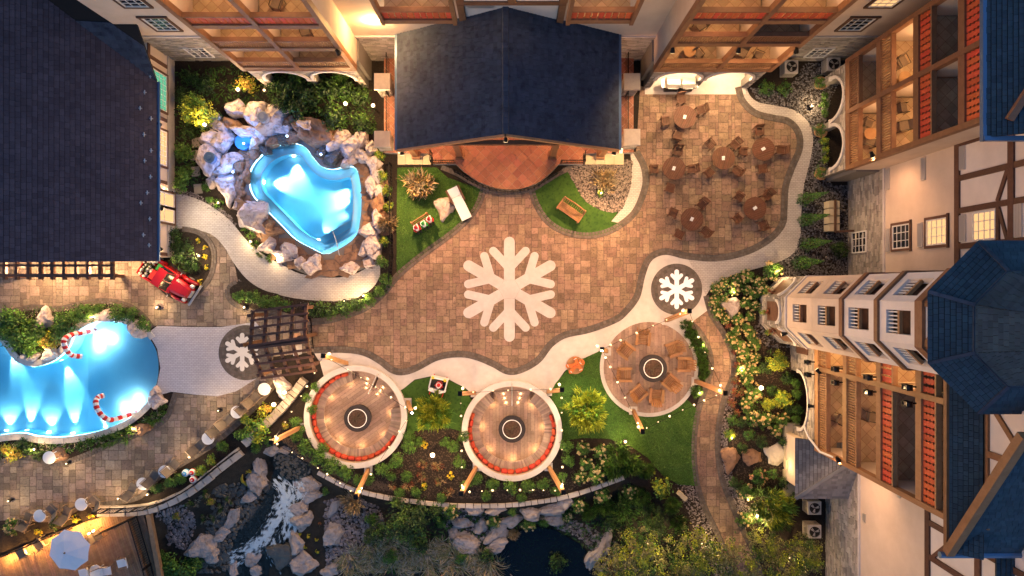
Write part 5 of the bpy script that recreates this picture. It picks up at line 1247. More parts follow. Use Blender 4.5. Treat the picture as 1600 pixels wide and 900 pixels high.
def mk_chair():
    t=thing('dining_chair','','chair')
    for i in range(6): q=MB(); q.box(-.24,.24,-.24+i*.082,-.24+i*.082+.07,.42,.45); q.build('seat_slat',M['chair_wood'],t)
    legs(t,((-.23,-.22),(.23,-.22)),.62,.05,'chair_wood')
    for x in (-.23,.23): q=MB(); q.bar((x,.24,0),(x,.34,.98),.05); q.build('leg',M['chair_wood'],t); q=MB(); q.bar((x,-.24,.63),(x,.30,.66),.06,.035); q.build('armrest',M['chair_wood'],t)
    q=MB(); q.bar((-.25,.345,.97),(.25,.345,.97),.05,.09); q.bar((-.23,.285,.5),(.23,.285,.5),.04,.06)
    for k in range(-3,4): q.bar((.07*k-.05,.30,.52),(.07*k+.05,.34,.95),.022); q.bar((.07*k+.05,.30,.52),(.07*k-.05,.34,.95),.02)
    q.build('back_lattice',M['chair_wood'],t); return t
def mk_adirondack():
    t=thing('garden_chair','','chair'); m='adirondack'
    for i in range(6): q=MB(); y=-.34+i*.10; q.box8([(-.27,y,.39-i*.025),(.27,y,.39-i*.025),(.27,y+.07,.37-i*.025),(-.27,y+.07,.37-i*.025)],[(-.27,y,.415-i*.025),(.27,y,.415-i*.025),(.27,y+.07,.395-i*.025),(-.27,y+.07,.395-i*.025)]); q.build('seat_slat',M[m],t)
    for k in range(5):
        x=-.24+.12*k; L_=.98-.035*abs(k-2)**1.5; q=MB(); q.bar((x*.9,.24,.26),(x*1.15,.24+.36*L_,.26+.82*L_),.082,.025,(0,1,0)); q.build('back_slat',M[m],t)
    for s_ in (-1,1):
        q=MB(); q.box(s_*.36-.075,s_*.36+.075,-.40,.40,.575,.605); q.build('armrest',M[m],t)
        q=MB(); q.obox((s_*.33,-.34),.05,.12,0,.57); q.build('leg',M[m],t); q=MB(); q.bar((s_*.29,-.36,.36),(s_*.29,.62,.03),.04,.10); q.build('leg',M[m],t)
        q=MB(); q.obox((s_*.36,.34),.05,.08,.05,.575); q.build('leg',M[m],t)
    q=MB(); q.bar((-.32,.44,.66),(.32,.44,.66),.07,.03); q.build('back_rail',M[m],t); return t
def mk_lounge():
    t=thing('patio_chair','','chair'); q=MB(); q.box8([(-.26,-.3,.36),(.26,-.3,.36),(.26,.26,.30),(-.26,.26,.30)],[(-.26,-.3,.41),(.26,-.3,.41),(.26,.26,.35),(-.26,.26,.35)]); q.build('seat',M['sling'],t)
    q=MB(); q.box8([(-.26,.24,.34),(.26,.24,.34),(.26,.29,.33),(-.26,.29,.33)],[(-.26,.60,.98),(.26,.60,.98),(.26,.64,.96),(-.26,.64,.96)]); q.build('backrest',M['sling'],t)
    for s_ in (-1,1):
        x=.30*s_; q=MB(); q.tube([(x,-.33,0),(x,-.34,.55),(x,-.25,.62),(x,.32,.60),(x,.62,1.0)],.025,6); q.build('arm_frame',M['wicker'],t); q=MB(); q.tube([(x,.34,.58),(x,.42,0)],.025,6); q.build('leg',M['wicker'],t)
    return t
def mk_side():
    t=thing('side_table','','table'); q=MB(); q.lathe([(.37,.46),(.39,.48),(.38,.51),(.001,.512)],n=28); q.build('table_top',M['white_plastic'],t)
    for k in range(4): a=R(45+90*k); q=MB(); q.tube([(.30*math.cos(a),.30*math.sin(a),0),(.24*math.cos(a),.24*math.sin(a),.47)],.022,6); q.build('leg',M['white_plastic'],t)
    return t
PT,PC,PA,PL,PS=mk_table(),mk_chair(),mk_adirondack(),mk_lounge(),mk_side()
USED=set()
def place(proto,px,py,deg,label,group=None,z=.02,h=.5,sc=1.0):
    p=P(px,py,h); p.z=z
    if proto.name in USED: o=copy_tree(proto,p,R(deg),label,group=group,sc=sc)
    else:
        USED.add(proto.name); KIDS.setdefault(proto.name,kids(proto)); o=proto; o.location=p; o.rotation_euler=(0,0,R(deg)); o['label']=label; o.scale=(sc,)*3
        if group: o['group']=group
    return o
TB=[(1069,184,'nearest the barbecue grills',(100,25,190,250,300)),(1052,264,'nearest the pavilion terrace',(75,0,180,260)),(1129,248,'in the middle of the dining patio',(50,130,225,320)),(1191,234,'closest to the bend of the white path',(100,0,185,270)),(1080,343,'closest to the glowing snowflake',(55,160,230,320)),(1178,326,'in the darkest corner of the dining patio',(140,45,210,300))]
for x,y,wh,an in TB:
    place(PT,x,y,random.uniform(0,90),'round slatted wooden table with a menu card, '+wh,'round tables on the dining patio',sc=.92)
    for a in an[:4] if x!=1052 else an:
        c,s_=math.cos(R(a)),math.sin(R(a)); place(PC,x+29*c,y-29*s_,a-90+random.uniform(-12,12),'brown wooden lattice back chair at the table '+wh,'chairs at the table '+wh,sc=.98)
AD=[(1004,529,85,'facing away from the glowing snowflake'),(978,548,140,'near the short post on the lawn edge'),(1052,545,20,'turned toward the post by the snowflake'),(1068,569,-2,'closest to the walkway hedge'),(976,585,180,'with its back to the gingerbread figure'),(1047,597,-42,'closest to the post over the walkway'),(998,613,222,'closest to the post on the open lawn'),(1025,618,265,'with its back to the open lawn')]
for x,y,a,l in AD: place(PA,x,y,a-90,'wooden slatted garden chair on the round patio '+l,'garden chairs round the patio fire table',z=.11,sc=1.05)
LO=[(397,634,140,0),(384,628,0,0)]
STB=[(413,608,'beside the long pale boulder'),(370,644,'beside the floodlit shrubs'),(325,685,'below the floodlit shrubs'),(257,737,'at the bulge of the planting bed'),(223,756,'at the tip of the planting bed'),(127,788,'above the yellow flowers by the deck'),(62,806,'above the hydrangea by the deck'),(85,712,'on the boulder in the pool bed')]
for x,y,l in STB: place(PS,x,y,random.uniform(0,90),'round white side table '+l,'white side tables along the pool deck',z=.02 if x!=85 else .5,h=.5)
CH=[(397,622,-45,'between the boulder table and the table by the floodlit shrubs'),(386,632,-45,'between the boulder table and the table by the floodlit shrubs'),(355,656,-48,'between the table by the floodlit shrubs and the one below'),(342,668,-48,'between the table by the floodlit shrubs and the one below'),(311,697,-48,'below the table under the floodlit shrubs'),(271,727,-40,'beside the table at the bulge of the bed'),(240,744,-35,'between the two tables by the planting bed'),(206,764,-28,'beside the table at the tip of the bed'),(146,783,45,'beside the table above the yellow flowers'),(103,801,-20,'between the two tables above the deck'),(79,797,45,'beside the table above the hydrangea'),(42,810,-20,'at the kerb near the hydrangea'),(35,822,160,'behind the kerb near the hydrangea')]
for x,y,a,l in CH: place(PL,x,y,a+180,'brown woven patio chair '+l,'woven chairs along the pool deck',h=.5)
# balcony furniture: dark metal chairs and small tables
def mk_bchair():
    t=thing('balcony_chair','','chair'); q=MB(); q.box(-.24,.24,-.24,.24,.42,.46); q.build('seat',M['wicker'],t); q=MB(); q.box8([(-.23,.22,.46),(.23,.22,.46),(.23,.25,.46),(-.23,.25,.46)],[(-.23,.32,.95),(.23,.32,.95),(.23,.35,.95),(-.23,.35,.95)]); q.build('backrest',M['wicker'],t)
    for x in (-.24,.24):
        q=MB(); q.tube([(x,-.25,0),(x,-.25,.64),(x,.28,.66)],.018,5); q.build('arm_frame',M['iron'],t); q=MB(); q.tube([(x,.24,0),(x,.33,.95)],.018,5); q.build('leg',M['iron'],t)
    return t
PB=mk_bchair(); KIDS[PB.name]=kids(PB)
BF=[((10.4,13.1,4.0),40,'first floor balcony over the grill arcade, open side'),((9.5,13.2,8.0),-60,'second floor balcony over the grill arcade'),((12.9,13.2,4.0),-30,'first floor balcony over the grill arcade, dark side'),((13.8,13.0,4.0),70,'first floor balcony over the grill arcade, far corner'),((-10.6,13.2,7.3),20,'second floor balcony above the rock pool'),((-11.0,13.3,10.4),-20,'third floor balcony above the rock pool'),((19.95,9.2,4.0),70,'lowest lit balcony facing the dining patio'),((20.1,8.2,4.0),-110,'lowest lit balcony facing the dining patio, inner corner'),((20.0,11.6,7.3),30,'lit second floor balcony facing the dining patio'),((20.0,9.2,7.3),100,'second floor balcony facing the dining patio, beside the table'),((20.1,8.3,7.3),-80,'second floor balcony facing the dining patio, inner corner'),((18.4,-7.4,4.0),60,'lowest balcony above the porch roof'),((18.4,-6.6,7.3),80,'second floor balcony above the porch roof')]
for i,(p,a,l) in enumerate(BF):
    o=PB if i==0 else copy_tree(PB); o.location=(p[0],p[1],p[2]+.01); o.rotation_euler=(0,0,R(a)); o['label']='dark woven chair on the '+l; o['group']='balcony chairs'
for p,l in (((20.0,10.7,7.3),'lit second floor balcony facing the dining patio'),((19.95,8.6,4.01),'lowest lit balcony facing the dining patio'),((9.9,13.2,4.01),'first floor balcony over the grill arcade')):
    q=MB(); q.lathe([(.33,.66),(.34,.70),(.001,.70)],p,16); q.lathe([(.2,0),(.03,.04),(.03,.66)],p,10); q.build('balcony_table',M['timber_light'],label='small round table on the '+l,cat='table')
# benches and lounge on the lawns
t=thing('park_bench','curved back wooden bench on the crescent lawn by the gravel','bench',P(891,330,.4)); t.location.z=.04; t.rotation_euler=(0,0,R(-35)); m='adirondack'
def loc(mb,name,m,t): return put(name,mb.mesh(name,M[m]),t)
for i in range(6): q=MB(); q.box(-.72,.72,-.30+i*.095,-.30+i*.095+.08,.42,.45); loc(q,'seat_slat',m,t)
for k in range(11): x=-.66+.132*k; hh=.92+.12*math.cos(x*4.3); q=MB(); q.bar((x,.30,.46),(x,.46,hh),.06,.025); loc(q,'back_slat',m,t)
q=MB(); q.tube([(x/10*.75,.47,.94+.12*math.cos(x/10*.75*4.3)) for x in range(-10,11)],.045,6); loc(q,'back_rail',m,t)
for s_ in (-1,1):
    q=MB(); q.box(s_*.78-.05,s_*.78+.05,-.36,.46,.62,.66); loc(q,'armrest',m,t); q=MB(); q.obox((s_*.76,-.30),.07,.07,0,.62); loc(q,'leg',m,t); q=MB(); q.bar((s_*.76,.32,0),(s_*.76,.48,.95),.07); loc(q,'leg',m,t)
t=thing('lounge_bench','long white upholstered lounge with raised head on the triangular lawn','lounge',P(717,316,.4)); t.location.z=.04; t.rotation_euler=(0,0,R(-64))
q=MB(); q.box(-.35,1.15,-.33,.33,.30,.46); loc(q,'seat_pad','white_plastic',t); q=MB(); q.box8([(-.9,-.33,.42),(-.37,-.33,.32),(-.37,.33,.32),(-.9,.33,.42)],[(-.93,-.33,.66),(-.37,-.33,.47),(-.37,.33,.47),(-.93,.33,.66)]); loc(q,'head_pad','white_plastic',t)
for s_ in (-1,1):
    q=MB(); q.box(-.95,.0,s_*.40-.05,s_*.40+.05,.05,.62); loc(q,'side_board','chair_wood',t)
    for x in (-.8,1.0): q=MB(); q.obox((x,s_*.26),.07,.07,0,.3); loc(q,'leg','chair_wood',t)
# bench with three holiday gnomes
t=thing('gift_bench','orange wooden bench carrying three gnomes on the triangular lawn','bench',P(660,348,.4)); t.location.z=.04; t.rotation_euler=(0,0,R(32))
for i in range(4): q=MB(); q.box(-.62,.62,-.30+i*.12,-.30+i*.12+.105,.38,.41); loc(q,'seat_slat','timber_light',t)
for i in range(2): q=MB(); q.box(-.62,.62,.22+.06*i,.25+.06*i,.52+.2*i,.68+.2*i); loc(q,'back_board','timber_light',t)
for x in (-.55,.55):
    for y in (-.24,.2): q=MB(); q.obox((x,y),.07,.07,0,.38); loc(q,'leg','timber_light',t)
    q=MB(); q.bar((x,.22,.35),(x,.32,.95),.07); loc(q,'leg','timber_light',t)
def gnome(px,py,hat,label,z,rot):
    t=thing('gnome_figure',label,'figurine',P(px,py,.7)); t.location.z=z; t.rotation_euler=(0,0,R(rot))
    q=MB(); q.lathe([(.17,0),(.21,.08),(.20,.25),(.13,.40),(.06,.46)],n=14); q.sm=True; loc(q,'body',hat,t)
    q=MB(); q.lathe([(.02,.38),(.11,.44),(.13,.52),(.10,.60),(.02,.63)],n=12); q.sm=True; loc(q,'head','skin',t)
    q=MB(); q.lathe([(.0,-.1),(.09,-.06),(.12,.05),(.09,.15),(.01,.18)],(0,-.12,.40),12); q.sm=True; loc(q,'beard','white_plastic',t)
    q=MB(); q.tube([(0,0,.56),(0,.02,.68),(.04,.05,.80),(.14,.08,.84)],.1,10,True,[.145,.10,.055,.02]); q.sm=True; loc(q,'hat',hat,t)
    q=MB(); q.arc((0,0),.11,.165,.545,.60,n=16); loc(q,'hat_brim','white_plastic',t); q=MB(); q.ball((.16,.08,.84),.045,8,5); loc(q,'pompom','white_plastic',t); q=MB(); q.ball((0,-.14,.51),.035,8,5); loc(q,'nose','skin',t)
    for s_ in (-1,1): q=MB(); q.tube([(s_*.17,0,.33),(s_*.22,-.1,.24),(s_*.12,-.2,.2)],.05,7); loc(q,'arm',hat,t); q=MB(); q.tube([(s_*.09,-.1,.05),(s_*.1,-.30,.04),(s_*.1,-.33,-.08)],.055,7); loc(q,'foot','black_paint',t)
gnome(651,356,'red_paint','gnome in a red hat sitting on the bench end at the fence side',.45,32); gnome(662,350,'green_paint','gnome in a round green hat sitting on the middle of the bench',.45,32); gnome(671,343,'red_paint','gnome in a red hat sitting on the bench end next to the boulder',.45,32)
# white sleigh with a bearded figure
t=thing('white_sleigh','white wooden sleigh with yellow stars on the lawn between two seating pits','sleigh',P(685,600,.4)); t.location.z=.05; t.rotation_euler=(0,0,R(-14))
q=MB(); q.prism([(-.5,-.5),(.1,-.58),(.55,-.38),(.55,-.3),(-.5,-.3)],.12,.62); loc(q,'front_board','white_plastic',t); q=MB(); q.prism([(-.5,.34),(.55,.38),(.55,.46),(-.5,.44)],.12,.95); loc(q,'back_board','white_plastic',t)
for s_ in (-1,1): q=MB(); q.box(s_*.5-.03,s_*.5+.03,-.32,.36,.12,.66); loc(q,'side_board','white_plastic',t); q=MB(); q.tube([(s_*.4,-.75,.3),(s_*.4,-.6,.06),(s_*.4,.5,.05)],.035,6); loc(q,'runner','red_paint',t)
q=MB(); q.box(-.47,.47,-.3,.34,.2,.3); loc(q,'seat','black_paint',t)
for x in (-.38,.38):
    q=MB(); q.prism([(x+.13*(1 if k%2 else .5)*math.cos(R(36*k)),.40+.13*(1 if k%2 else .5)*math.sin(R(36*k))) for k in range(10)],.95,.99); loc(q,'star','bloom_yellow',t)
gnome(686,601,'red_paint','bearded gnome in a red hat sitting inside the white sleigh',.36,-14)
# gingerbread figure on a wooden disc
t=thing('gingerbread_figure','orange gingerbread figure with icing lying on a round wooden disc','figurine',P(899,571,.2)); t.location.z=.045; t.rotation_euler=(0,0,R(-62))
q=MB(); q.lathe([(.55,0),(.55,.10),(.50,.12),(.001,.12)],n=32); loc(q,'disc','timber_light',t)
def blob(pts,z0,z1): 
    q=MB(); q.prism(pts,z0,z1); return q
sil=spline([(0,.62),(.17,.55),(.2,.38),(.12,.27),(.40,.30),(.50,.2),(.44,.08),(.2,.06),(.2,-.15),(.32,-.45),(.24,-.56),(.10,-.52),(0,-.28),(-.10,-.52),(-.24,-.56),(-.32,-.45),(-.2,-.15),(-.2,.06),(-.44,.08),(-.50,.2),(-.40,.30),(-.12,.27),(-.2,.38),(-.17,.55)],3)
loc(blob([tuple(p) for p in sil],.12,.26),'body','gingerbread',t)
for x,y in ((-.07,.47),(.07,.47)): q=MB(); q.ball((x,y,.27),.03,8,5); loc(q,'eye','black_paint',t)
q=MB(); q.tube([(.09*math.cos(R(a)),.42+.09*math.sin(R(a)),.275) for a in range(210,335,15)],.015,5); loc(q,'mouth','white_plastic',t)
for y in (.12,-.02,-.14): q=MB(); q.ball((0,y,.27),.035,8,5); loc(q,'button','red_paint',t)
for s_ in (-1,1):
    q=MB(); q.tube([(s_*.38,.07,.27),(s_*.36,.13,.275),(s_*.40,.19,.27),(s_*.37,.27,.27)],.016,5); loc(q,'icing','white_plastic',t); q=MB(); q.tube([(s_*.14,-.44,.27),(s_*.20,-.40,.275),(s_*.24,-.44,.27),(s_*.29,-.40,.27)],.016,5); loc(q,'icing','white_plastic',t)
# three striped ornament balls
for x,y,l in ((290,739,'blue and white striped ornament ball in the bed above the cascade'),(301,738,'large red and white ornament ball in the bed above the cascade'),(302,749,'lower red ornament ball in the bed above the cascade')):
    p=P(x,y,.3); p.z=.02; t=thing('ornament_ball',l,'ornament',p); cm='blue_paint' if 'blue' in l else 'red_paint'; r=.24
    for k in range(5):
        q=MB(); a0=math.pi*k/5; q.lathe([(max(.004,r*math.sin(a0+math.pi/5*j/3)),r-r*math.cos(a0+math.pi/5*j/3)) for j in range(4)],n=16,caps=False); q.sm=True; loc(q,'stripe',cm if k%2==0 else 'white_plastic',t)
    q=MB(); q.lathe([(.05,0),(.05,.05)],(0,0,2*r-.01),8); loc(q,'cap','chrome',t)
# ------------------------------------------------------------ candy canes in the pool
def cane(pts,label,r=.15):
    a=[P(x,y,z) for x,y,z in pts]; cv=spline(a,10,False); t=thing('candy_cane',label,'candy cane',a[0]); n=len(cv); step=max(1,n//16)
    for k in range(0,n-1,step):
        q=MB(); q.tube(cv[k:min(n,k+step+1)],r,10,True); q.sm=False; q.build('stripe',M['red_paint' if (k//step)%2==0 else 'white_plastic'],t)
cane([(148,516,-.3),(130,520,1.0),(110,524,1.9),(100,532,2.3),(103,545,2.2),(112,555,1.7),(128,557,1.3)],'red and white striped candy cane standing at the shallow rim under two boulders')
cane([(213,644,-.3),(193,651,1.0),(172,656,1.9),(158,648,2.3),(150,633,2.3),(152,622,2.0),(162,618,1.7)],'red and white striped candy cane standing near the lower beach corner')
# handrail in the kidney pool
q=MB(); q.tube([P(520,360,-.8),P(520,362,.6),P(526,378,.85),P(530,398,.8),P(531,399,0)],.025,7); q.build('pool_handrail',M['chrome'],label='slim steel handrail over the steps of the kidney shaped pool',cat='handrail')
# ------------------------------------------------------------ dark gabled pergola
pe=thing('pergola','dark timber lattice pergola over the path beside the snowflake disc','pergola',P(440,530)); hr,he=3.6,2.9
top=[((392,487),(482,475)),((391,501),(482,489)),((390,513),(482,501)),((388,526),(481,514)),((388,541),(480,526))]
bot=[((389,545),(482,534)),((394,558),(486,546)),((399,569),(490,557)),((403,581),(493,568)),((408,591),(495,579))]
for L_,hs in ((top,(2.75,2.95,3.15,3.35,3.55)),(bot,(3.55,3.35,3.15,2.95,2.75))):
    for (a,b),h in zip(L_,hs): q=MB(); q.bar(P(*a,h),P(*b,h),.13,.18); q.build('batten',M['timber_dark'],pe)
q=MB(); q.bar(P(388,543,3.45),P(482,530,3.45),.3,.2); q.build('ridge_beam',M['timber_dark'],pe)
for k in range(5):
    s=.04+.23*k; f=lambda e:(e[0][0]+(e[1][0]-e[0][0])*s,e[0][1]+(e[1][1]-e[0][1])*s)
    a=P(*f(top[0]),2.62); m_=P(*f(top[4]),3.42); m2=P(*f(bot[0]),3.42); b=P(*f(bot[4]),2.62)
    q=MB(); q.bar(a,m_,.16,.2); q.build('rafter',M['timber_dark'],pe); q=MB(); q.bar(m2,b,.16,.2); q.build('rafter',M['timber_dark'],pe)
for x,y in ((402,492),(484,480),(416,582),(488,570),(398,535),(484,524)):
    p=P(x,y,1.3); q=MB(); q.obox((p.x,p.y),.2,.2,0,2.65 if y not in (535,524) else 3.4); q.build('post',M['timber_dark'],pe)
for x0_,y0_,x1_,y1_ in ((486,494,489,545),):
    railing([P(486,500)[:2],P(490,545)[:2]],pe,0,1.0,.2)
for x,y,z,mm_ in ((470,527,1.0,'skin'),(472,545,1.0,'white_plastic')):
    p=P(x,y); q=MB(); q.obox((p.x,p.y),.16,.6,.3,1.5); q.build('hanging_sign',M[mm_],label='narrow pink banner hanging from the pergola post' if mm_=='skin' else 'narrow white banner hanging from the pergola post',cat='banner')
# ------------------------------------------------------------ red pickup truck
tr=thing('pickup_truck','red vintage pickup truck with white flowers in its bed','truck',P(272,437)); tr.location.z=.04; tr.rotation_euler=(0,0,R(-33))
def hull(sec,n=10): # sections (x,halfwidth,z0,z1,round)
    q=MB(); rings=[]
    for x,w,z0,z1,rd in sec:
        rings.append([(x,-w,z0),(x,-w,z1-rd),(x,-w*.93,z1-rd*.35),(x,-w*.6,z1),(x,w*.6,z1),(x,w*.93,z1-rd*.35),(x,w,z1-rd),(x,w,z0)])
    vs=[v for g in rings for v in g]; fs=[]
    for i in range(len(rings)-1):
        for k in range(8): fs.append((i*8+k,i*8+(k+1)%8,(i+1)*8+(k+1)%8,(i+1)*8+k))
    fs+=[tuple(range(7,-1,-1)),tuple((len(rings)-1)*8+k for k in range(8))]; q.raw(vs,fs); q.sm=False; return q
loc(hull([(.55,.52,.35,1.08,.2),(1.2,.46,.35,1.06,.25),(1.58,.36,.4,.98,.25),(1.66,.25,.45,.85,.2)]),'hood','red_car',tr)
cb=loc(hull([(-.55,.66,.35,1.0,.1),(-.5,.68,.35,1.1,.1),(.45,.68,.35,1.1,.1),(.6,.62,.35,1.08,.1)]),'cab','red_car',tr)
q=MB(); q.box8([(-.52,-.62,1.08),(.42,-.62,1.08),(.42,.62,1.08),(-.52,.62,1.08)],[(-.45,-.54,1.52),(.12,-.54,1.52),(.12,.54,1.52),(-.45,.54,1.52)]); put('cab_glass',q.mesh('cab_glass',M['glass_dark']),cb)
q=MB(); q.box8([(-.50,-.57,1.50),(.13,-.57,1.50),(.13,.57,1.50),(-.50,.57,1.50)],[(-.46,-.52,1.585),(.08,-.52,1.585),(.08,.52,1.585),(-.46,.52,1.585)]); put('roof',q.mesh('roof',M['red_car']),cb)
q=MB()
for y in (-.6,0,.6): q.bar((.46,y,1.08),(.11,y*.9,1.53),.05)
q.build('x',M['red_car']) if False else put('windscreen_pillar',q.mesh('windscreen_pillar',M['red_car']),cb)
q=MB(); q.box(-1.75,-.58,-.62,.62,.45,.52); q.box(-1.75,-.58,-.66,-.60,.52,.92); q.box(-1.75,-.58,.60,.66,.52,.92); q.box(-1.79,-1.73,-.66,.66,.45,.92); loc(q,'cargo_bed','red_car',tr)
for x in (-1.25,1.05):
    for s_ in (-1,1):
        q=MB(); q.tube([(x,s_*.56,.32),(x,s_*.76,.32)],.32,18); w_=loc(q,'wheel','rubber',tr); q=MB(); q.tube([(x,s_*.70,.32),(x,s_*.775,.32)],.17,14); put('rim',q.mesh('rim',M['chrome']),w_)
        q=MB(); q.tube([(x+.46*math.cos(R(a)),s_*.66,.30+.44*math.sin(R(a))) for a in range(0,181,15)],.13,8); q.sm=True; loc(q,'fender','red_car',tr)
for s_ in (-1,1):
    q=MB(); q.tube([(1.42,s_*.47,.78),(1.62,s_*.47,.78)],.12,12); h_=loc(q,'headlight','chrome',tr); q=MB(); q.tube([(.60,s_*.72,.98),(.62,s_*.86,1.0)],.03,6); loc(q,'mirror','chrome',tr)
    q=MB(); q.box(-.45,.55,s_*.80-.08,s_*.80+.08,.30,.36); loc(q,'running_board','black_paint',tr)
q=MB(); q.bar((1.82,-.72,.42),(1.82,.72,.42),.10,.14); loc(q,'bumper','chrome',tr); q=MB(); q.box(1.64,1.70,-.24,.24,.44,.84); loc(q,'grille','chrome',tr)
q=MB(); q.box(-1.0,-.62,-.5,.1,.52,.98); put('gift_box',q.mesh('gift_box',M['red_paint']),None,tr.matrix_basis@Vector((0,0,0)),(0,0,R(-33)),label='red gift box in the truck bed behind the cab',cat='gift box')
q=MB(); q.box(-.95,-.62,.15,.55,.52,.86); put('gift_box',q.mesh('gift_box',M['green_paint']),None,tr.matrix_basis@Vector((0,0,0)),(0,0,R(-33)),label='green gift box in the truck bed behind the cab',cat='gift box')
# ------------------------------------------------------------ timber deck bottom left
dk=thing('timber_deck','brown timber deck with iron rails under the white parasol','deck',P(110,870)); dirv=Vector((P(240,800)-P(0,885))[:2]).normalized(); nrm=Vector((-dirv.y,dirv.x)); o0=Vector(P(0,885)[:2])
dz=.06; Lw=(Vector(P(225,805)[:2])-o0).length
clip_=[tuple(Vector(P(*p)[:2])) for p in ((-25,880),(104,824),(168,805),(225,803),(252,905),(260,960),(-25,960))]
for i in range(80):
    s=-1.0+i*.145; a=o0+dirv*s; q_=[a+nrm*2.3,a+dirv*.132+nrm*2.3,a+dirv*.132-nrm*9,a-nrm*9]; pl=clip_convex([tuple(v) for v in q_],clip_)
    if len(pl)>2: q=MB(); q.prism(pl,-.02,dz+random.uniform(-.003,.003),False); q.build('deck_board',M['deck_wood'],dk)
for a,b in (((233,803),(252,905)),((200,815),(230,905))): q=MB(); q.bar(P(*a,.2),P(*b,.2),.28,.3); q.build('edge_beam',M['deck_wood'],dk)
railing([P(165,828)[:2],P(215,805)[:2],P(237,880)[:2],P(243,905)[:2]],dk,.06,1.0,.14); railing([P(-10,874)[:2],P(60,844)[:2],P(130,816)[:2]],dk,.06,1.0,.5)
# parasol
t=thing('parasol','white octagonal parasol shading the timber deck','parasol',P(108,860,2.4)); t.location.z=dz; r=33*S*.945
for k in range(8):
    a0,a1=R(45*k+15),R(45*k+60); q=MB(); e=lambda a,rr,z:(rr*math.cos(a),rr*math.sin(a),z); am=(a0+a1)/2
    q.raw([e(a0,.06,2.75),e(a1,.06,2.75),e(a1,r*.55,2.55),e(am,r*.53,2.53),e(a0,r*.55,2.55),e(a1,r,2.28),e(am,r*.90,2.30),e(a0,r,2.28)],[(0,4,3,2,1) if False else (0,4,3),(0,3,1),(1,3,2),(4,7,6,3),(3,6,5,2)]); loc(q,'canopy_panel','canvas',t)
    q=MB(); q.bar(e(a0,.05,2.73),e(a0,r*.99,2.26),.03,.03); loc(q,'rib','metal_pale',t)
q=MB(); q.tube([(0,0,0),(0,0,2.82)],.035,8); loc(q,'pole','timber_dark',t); q=MB(); q.lathe([(.35,0),(.32,.08),(.06,.1)],n=16); loc(q,'foot','iron',t)
for x,y,a,l in ((33,865,-60,'at the amber lit edge of the deck'),(60,852,-50,'between the parasol and the amber lit edge'),(150,838,120,'by the candles on the deck')): place(PL,x,y,a,'woven chair on the timber deck '+l,'deck chairs',z=dz)
for x,y,a,l in ((190,880,-75,'pulled up to the white deck table'),(165,893,100,'on the far side of the white deck table'),(130,895,-75,'beside the blue topped table')):
    o=place(PL,x,y,a,'pale cushioned deck chair '+l,'pale deck chairs',z=dz)
    for ch in o.children:
        if ch.name.startswith(('seat','backrest')): 
            ch.data=ch.data.copy(); ch.data.materials[0]=M['white_plastic']
place(PS,150,892,0,'round pale blue table at the lower edge of the deck',z=dz)
for x,y in ((140,833),(147,829)): 
    p=P(x,y,.6); q=MB(); q.lathe([(.05,0),(.06,.15),(.001,.15)],(p.x,p.y,.6),8); q.build('candle_lantern',M['candle'],label='small glowing candle on the deck chair table',cat='candle',group='candles on the deck')
for x,y in ((18,868),(52,853),(88,838),(124,823),(150,814)): lamp('POINT',(P(x,y).x,P(x,y).y-.12,.55),36,(1,.48,.12),.08,name='deck_light',parent=dk)
# ------------------------------------------------------------ grills, condensers, pots, boxes
def condenser(px,py,label,h=.85):
    p=P(px,py,h); t=thing('air_conditioner',label,'air conditioner',(p.x,p.y,0),group='air conditioning units'); 
    q=MB(); q.box(-.40,.40,-.40,.40,0,h); loc(q,'casing','ac_paint',t); q=MB(); q.lathe([(.32,h+.002),(.31,h+.004),(.001,h+.004)],n=24); loc(q,'fan_well','black_paint',t)
    for k in range(3): a=R(120*k+20); q=MB(); q.prism([(.05*math.cos(a-.6),.05*math.sin(a-.6)),(.27*math.cos(a-.35),.27*math.sin(a-.35)),(.28*math.cos(a+.25),.28*math.sin(a+.25)),(.05*math.cos(a+.6),.05*math.sin(a+.6))],h+.01,h+.02); loc(q,'fan_blade','metal_pale',t)
    for rr in (.12,.22,.32): q=MB(); q.arc((0,0),rr-.006,rr+.006,h+.03,h+.042,n=24); loc(q,'guard_ring','iron',t)
    q=MB(); 
    for k in range(12): z=.1+k*.055; q.box(-.405,.405,-.405,.405,z,z+.012)
    loc(q,'louvres','iron',t); o=t.children; t.children[-1]['kind']='stuff'
condenser(1237,104,'grey air conditioner behind two round green shrubs'); condenser(1303,100,'grey air conditioner half hidden by the arcade planting'); condenser(1273,794,'cream air conditioner directly below the porch roof'); condenser(1273,831,'cream air conditioner beside the bushy lit conifer')
for x,l in ((1049,'closed steel barbecue grill under the arcade, pavilion side'),(1072,'pale steel barbecue grill under the arcade beside the other grill')):
    p=P(x,133,.5); t=thing('barbecue_grill',l,'grill',(p.x,p.y,0.02)); q=MB(); q.box(-.4,.4,-.3,.3,.08,.8); loc(q,'cabinet','iron',t)
    q=MB(); Fac((0,0),(0,1),(1,0)).prism(q,[(-.3,.8),(.3,.8),(.3,1.1),(.1,1.22),(-.15,1.18),(-.3,.95)],-.4,.4); loc(q,'hood','metal_pale',t); q=MB(); q.tube([(-.3,-.36,.95),(.3,-.36,.95)],.025,7); loc(q,'handle','chrome',t)
    for s_ in (-1,1): q=MB(); q.box(s_*.41,s_*.66,-.25,.25,.78,.81) if s_>0 else q.box(-.66,-.41,-.25,.25,.78,.81); loc(q,'side_shelf','metal_pale',t)
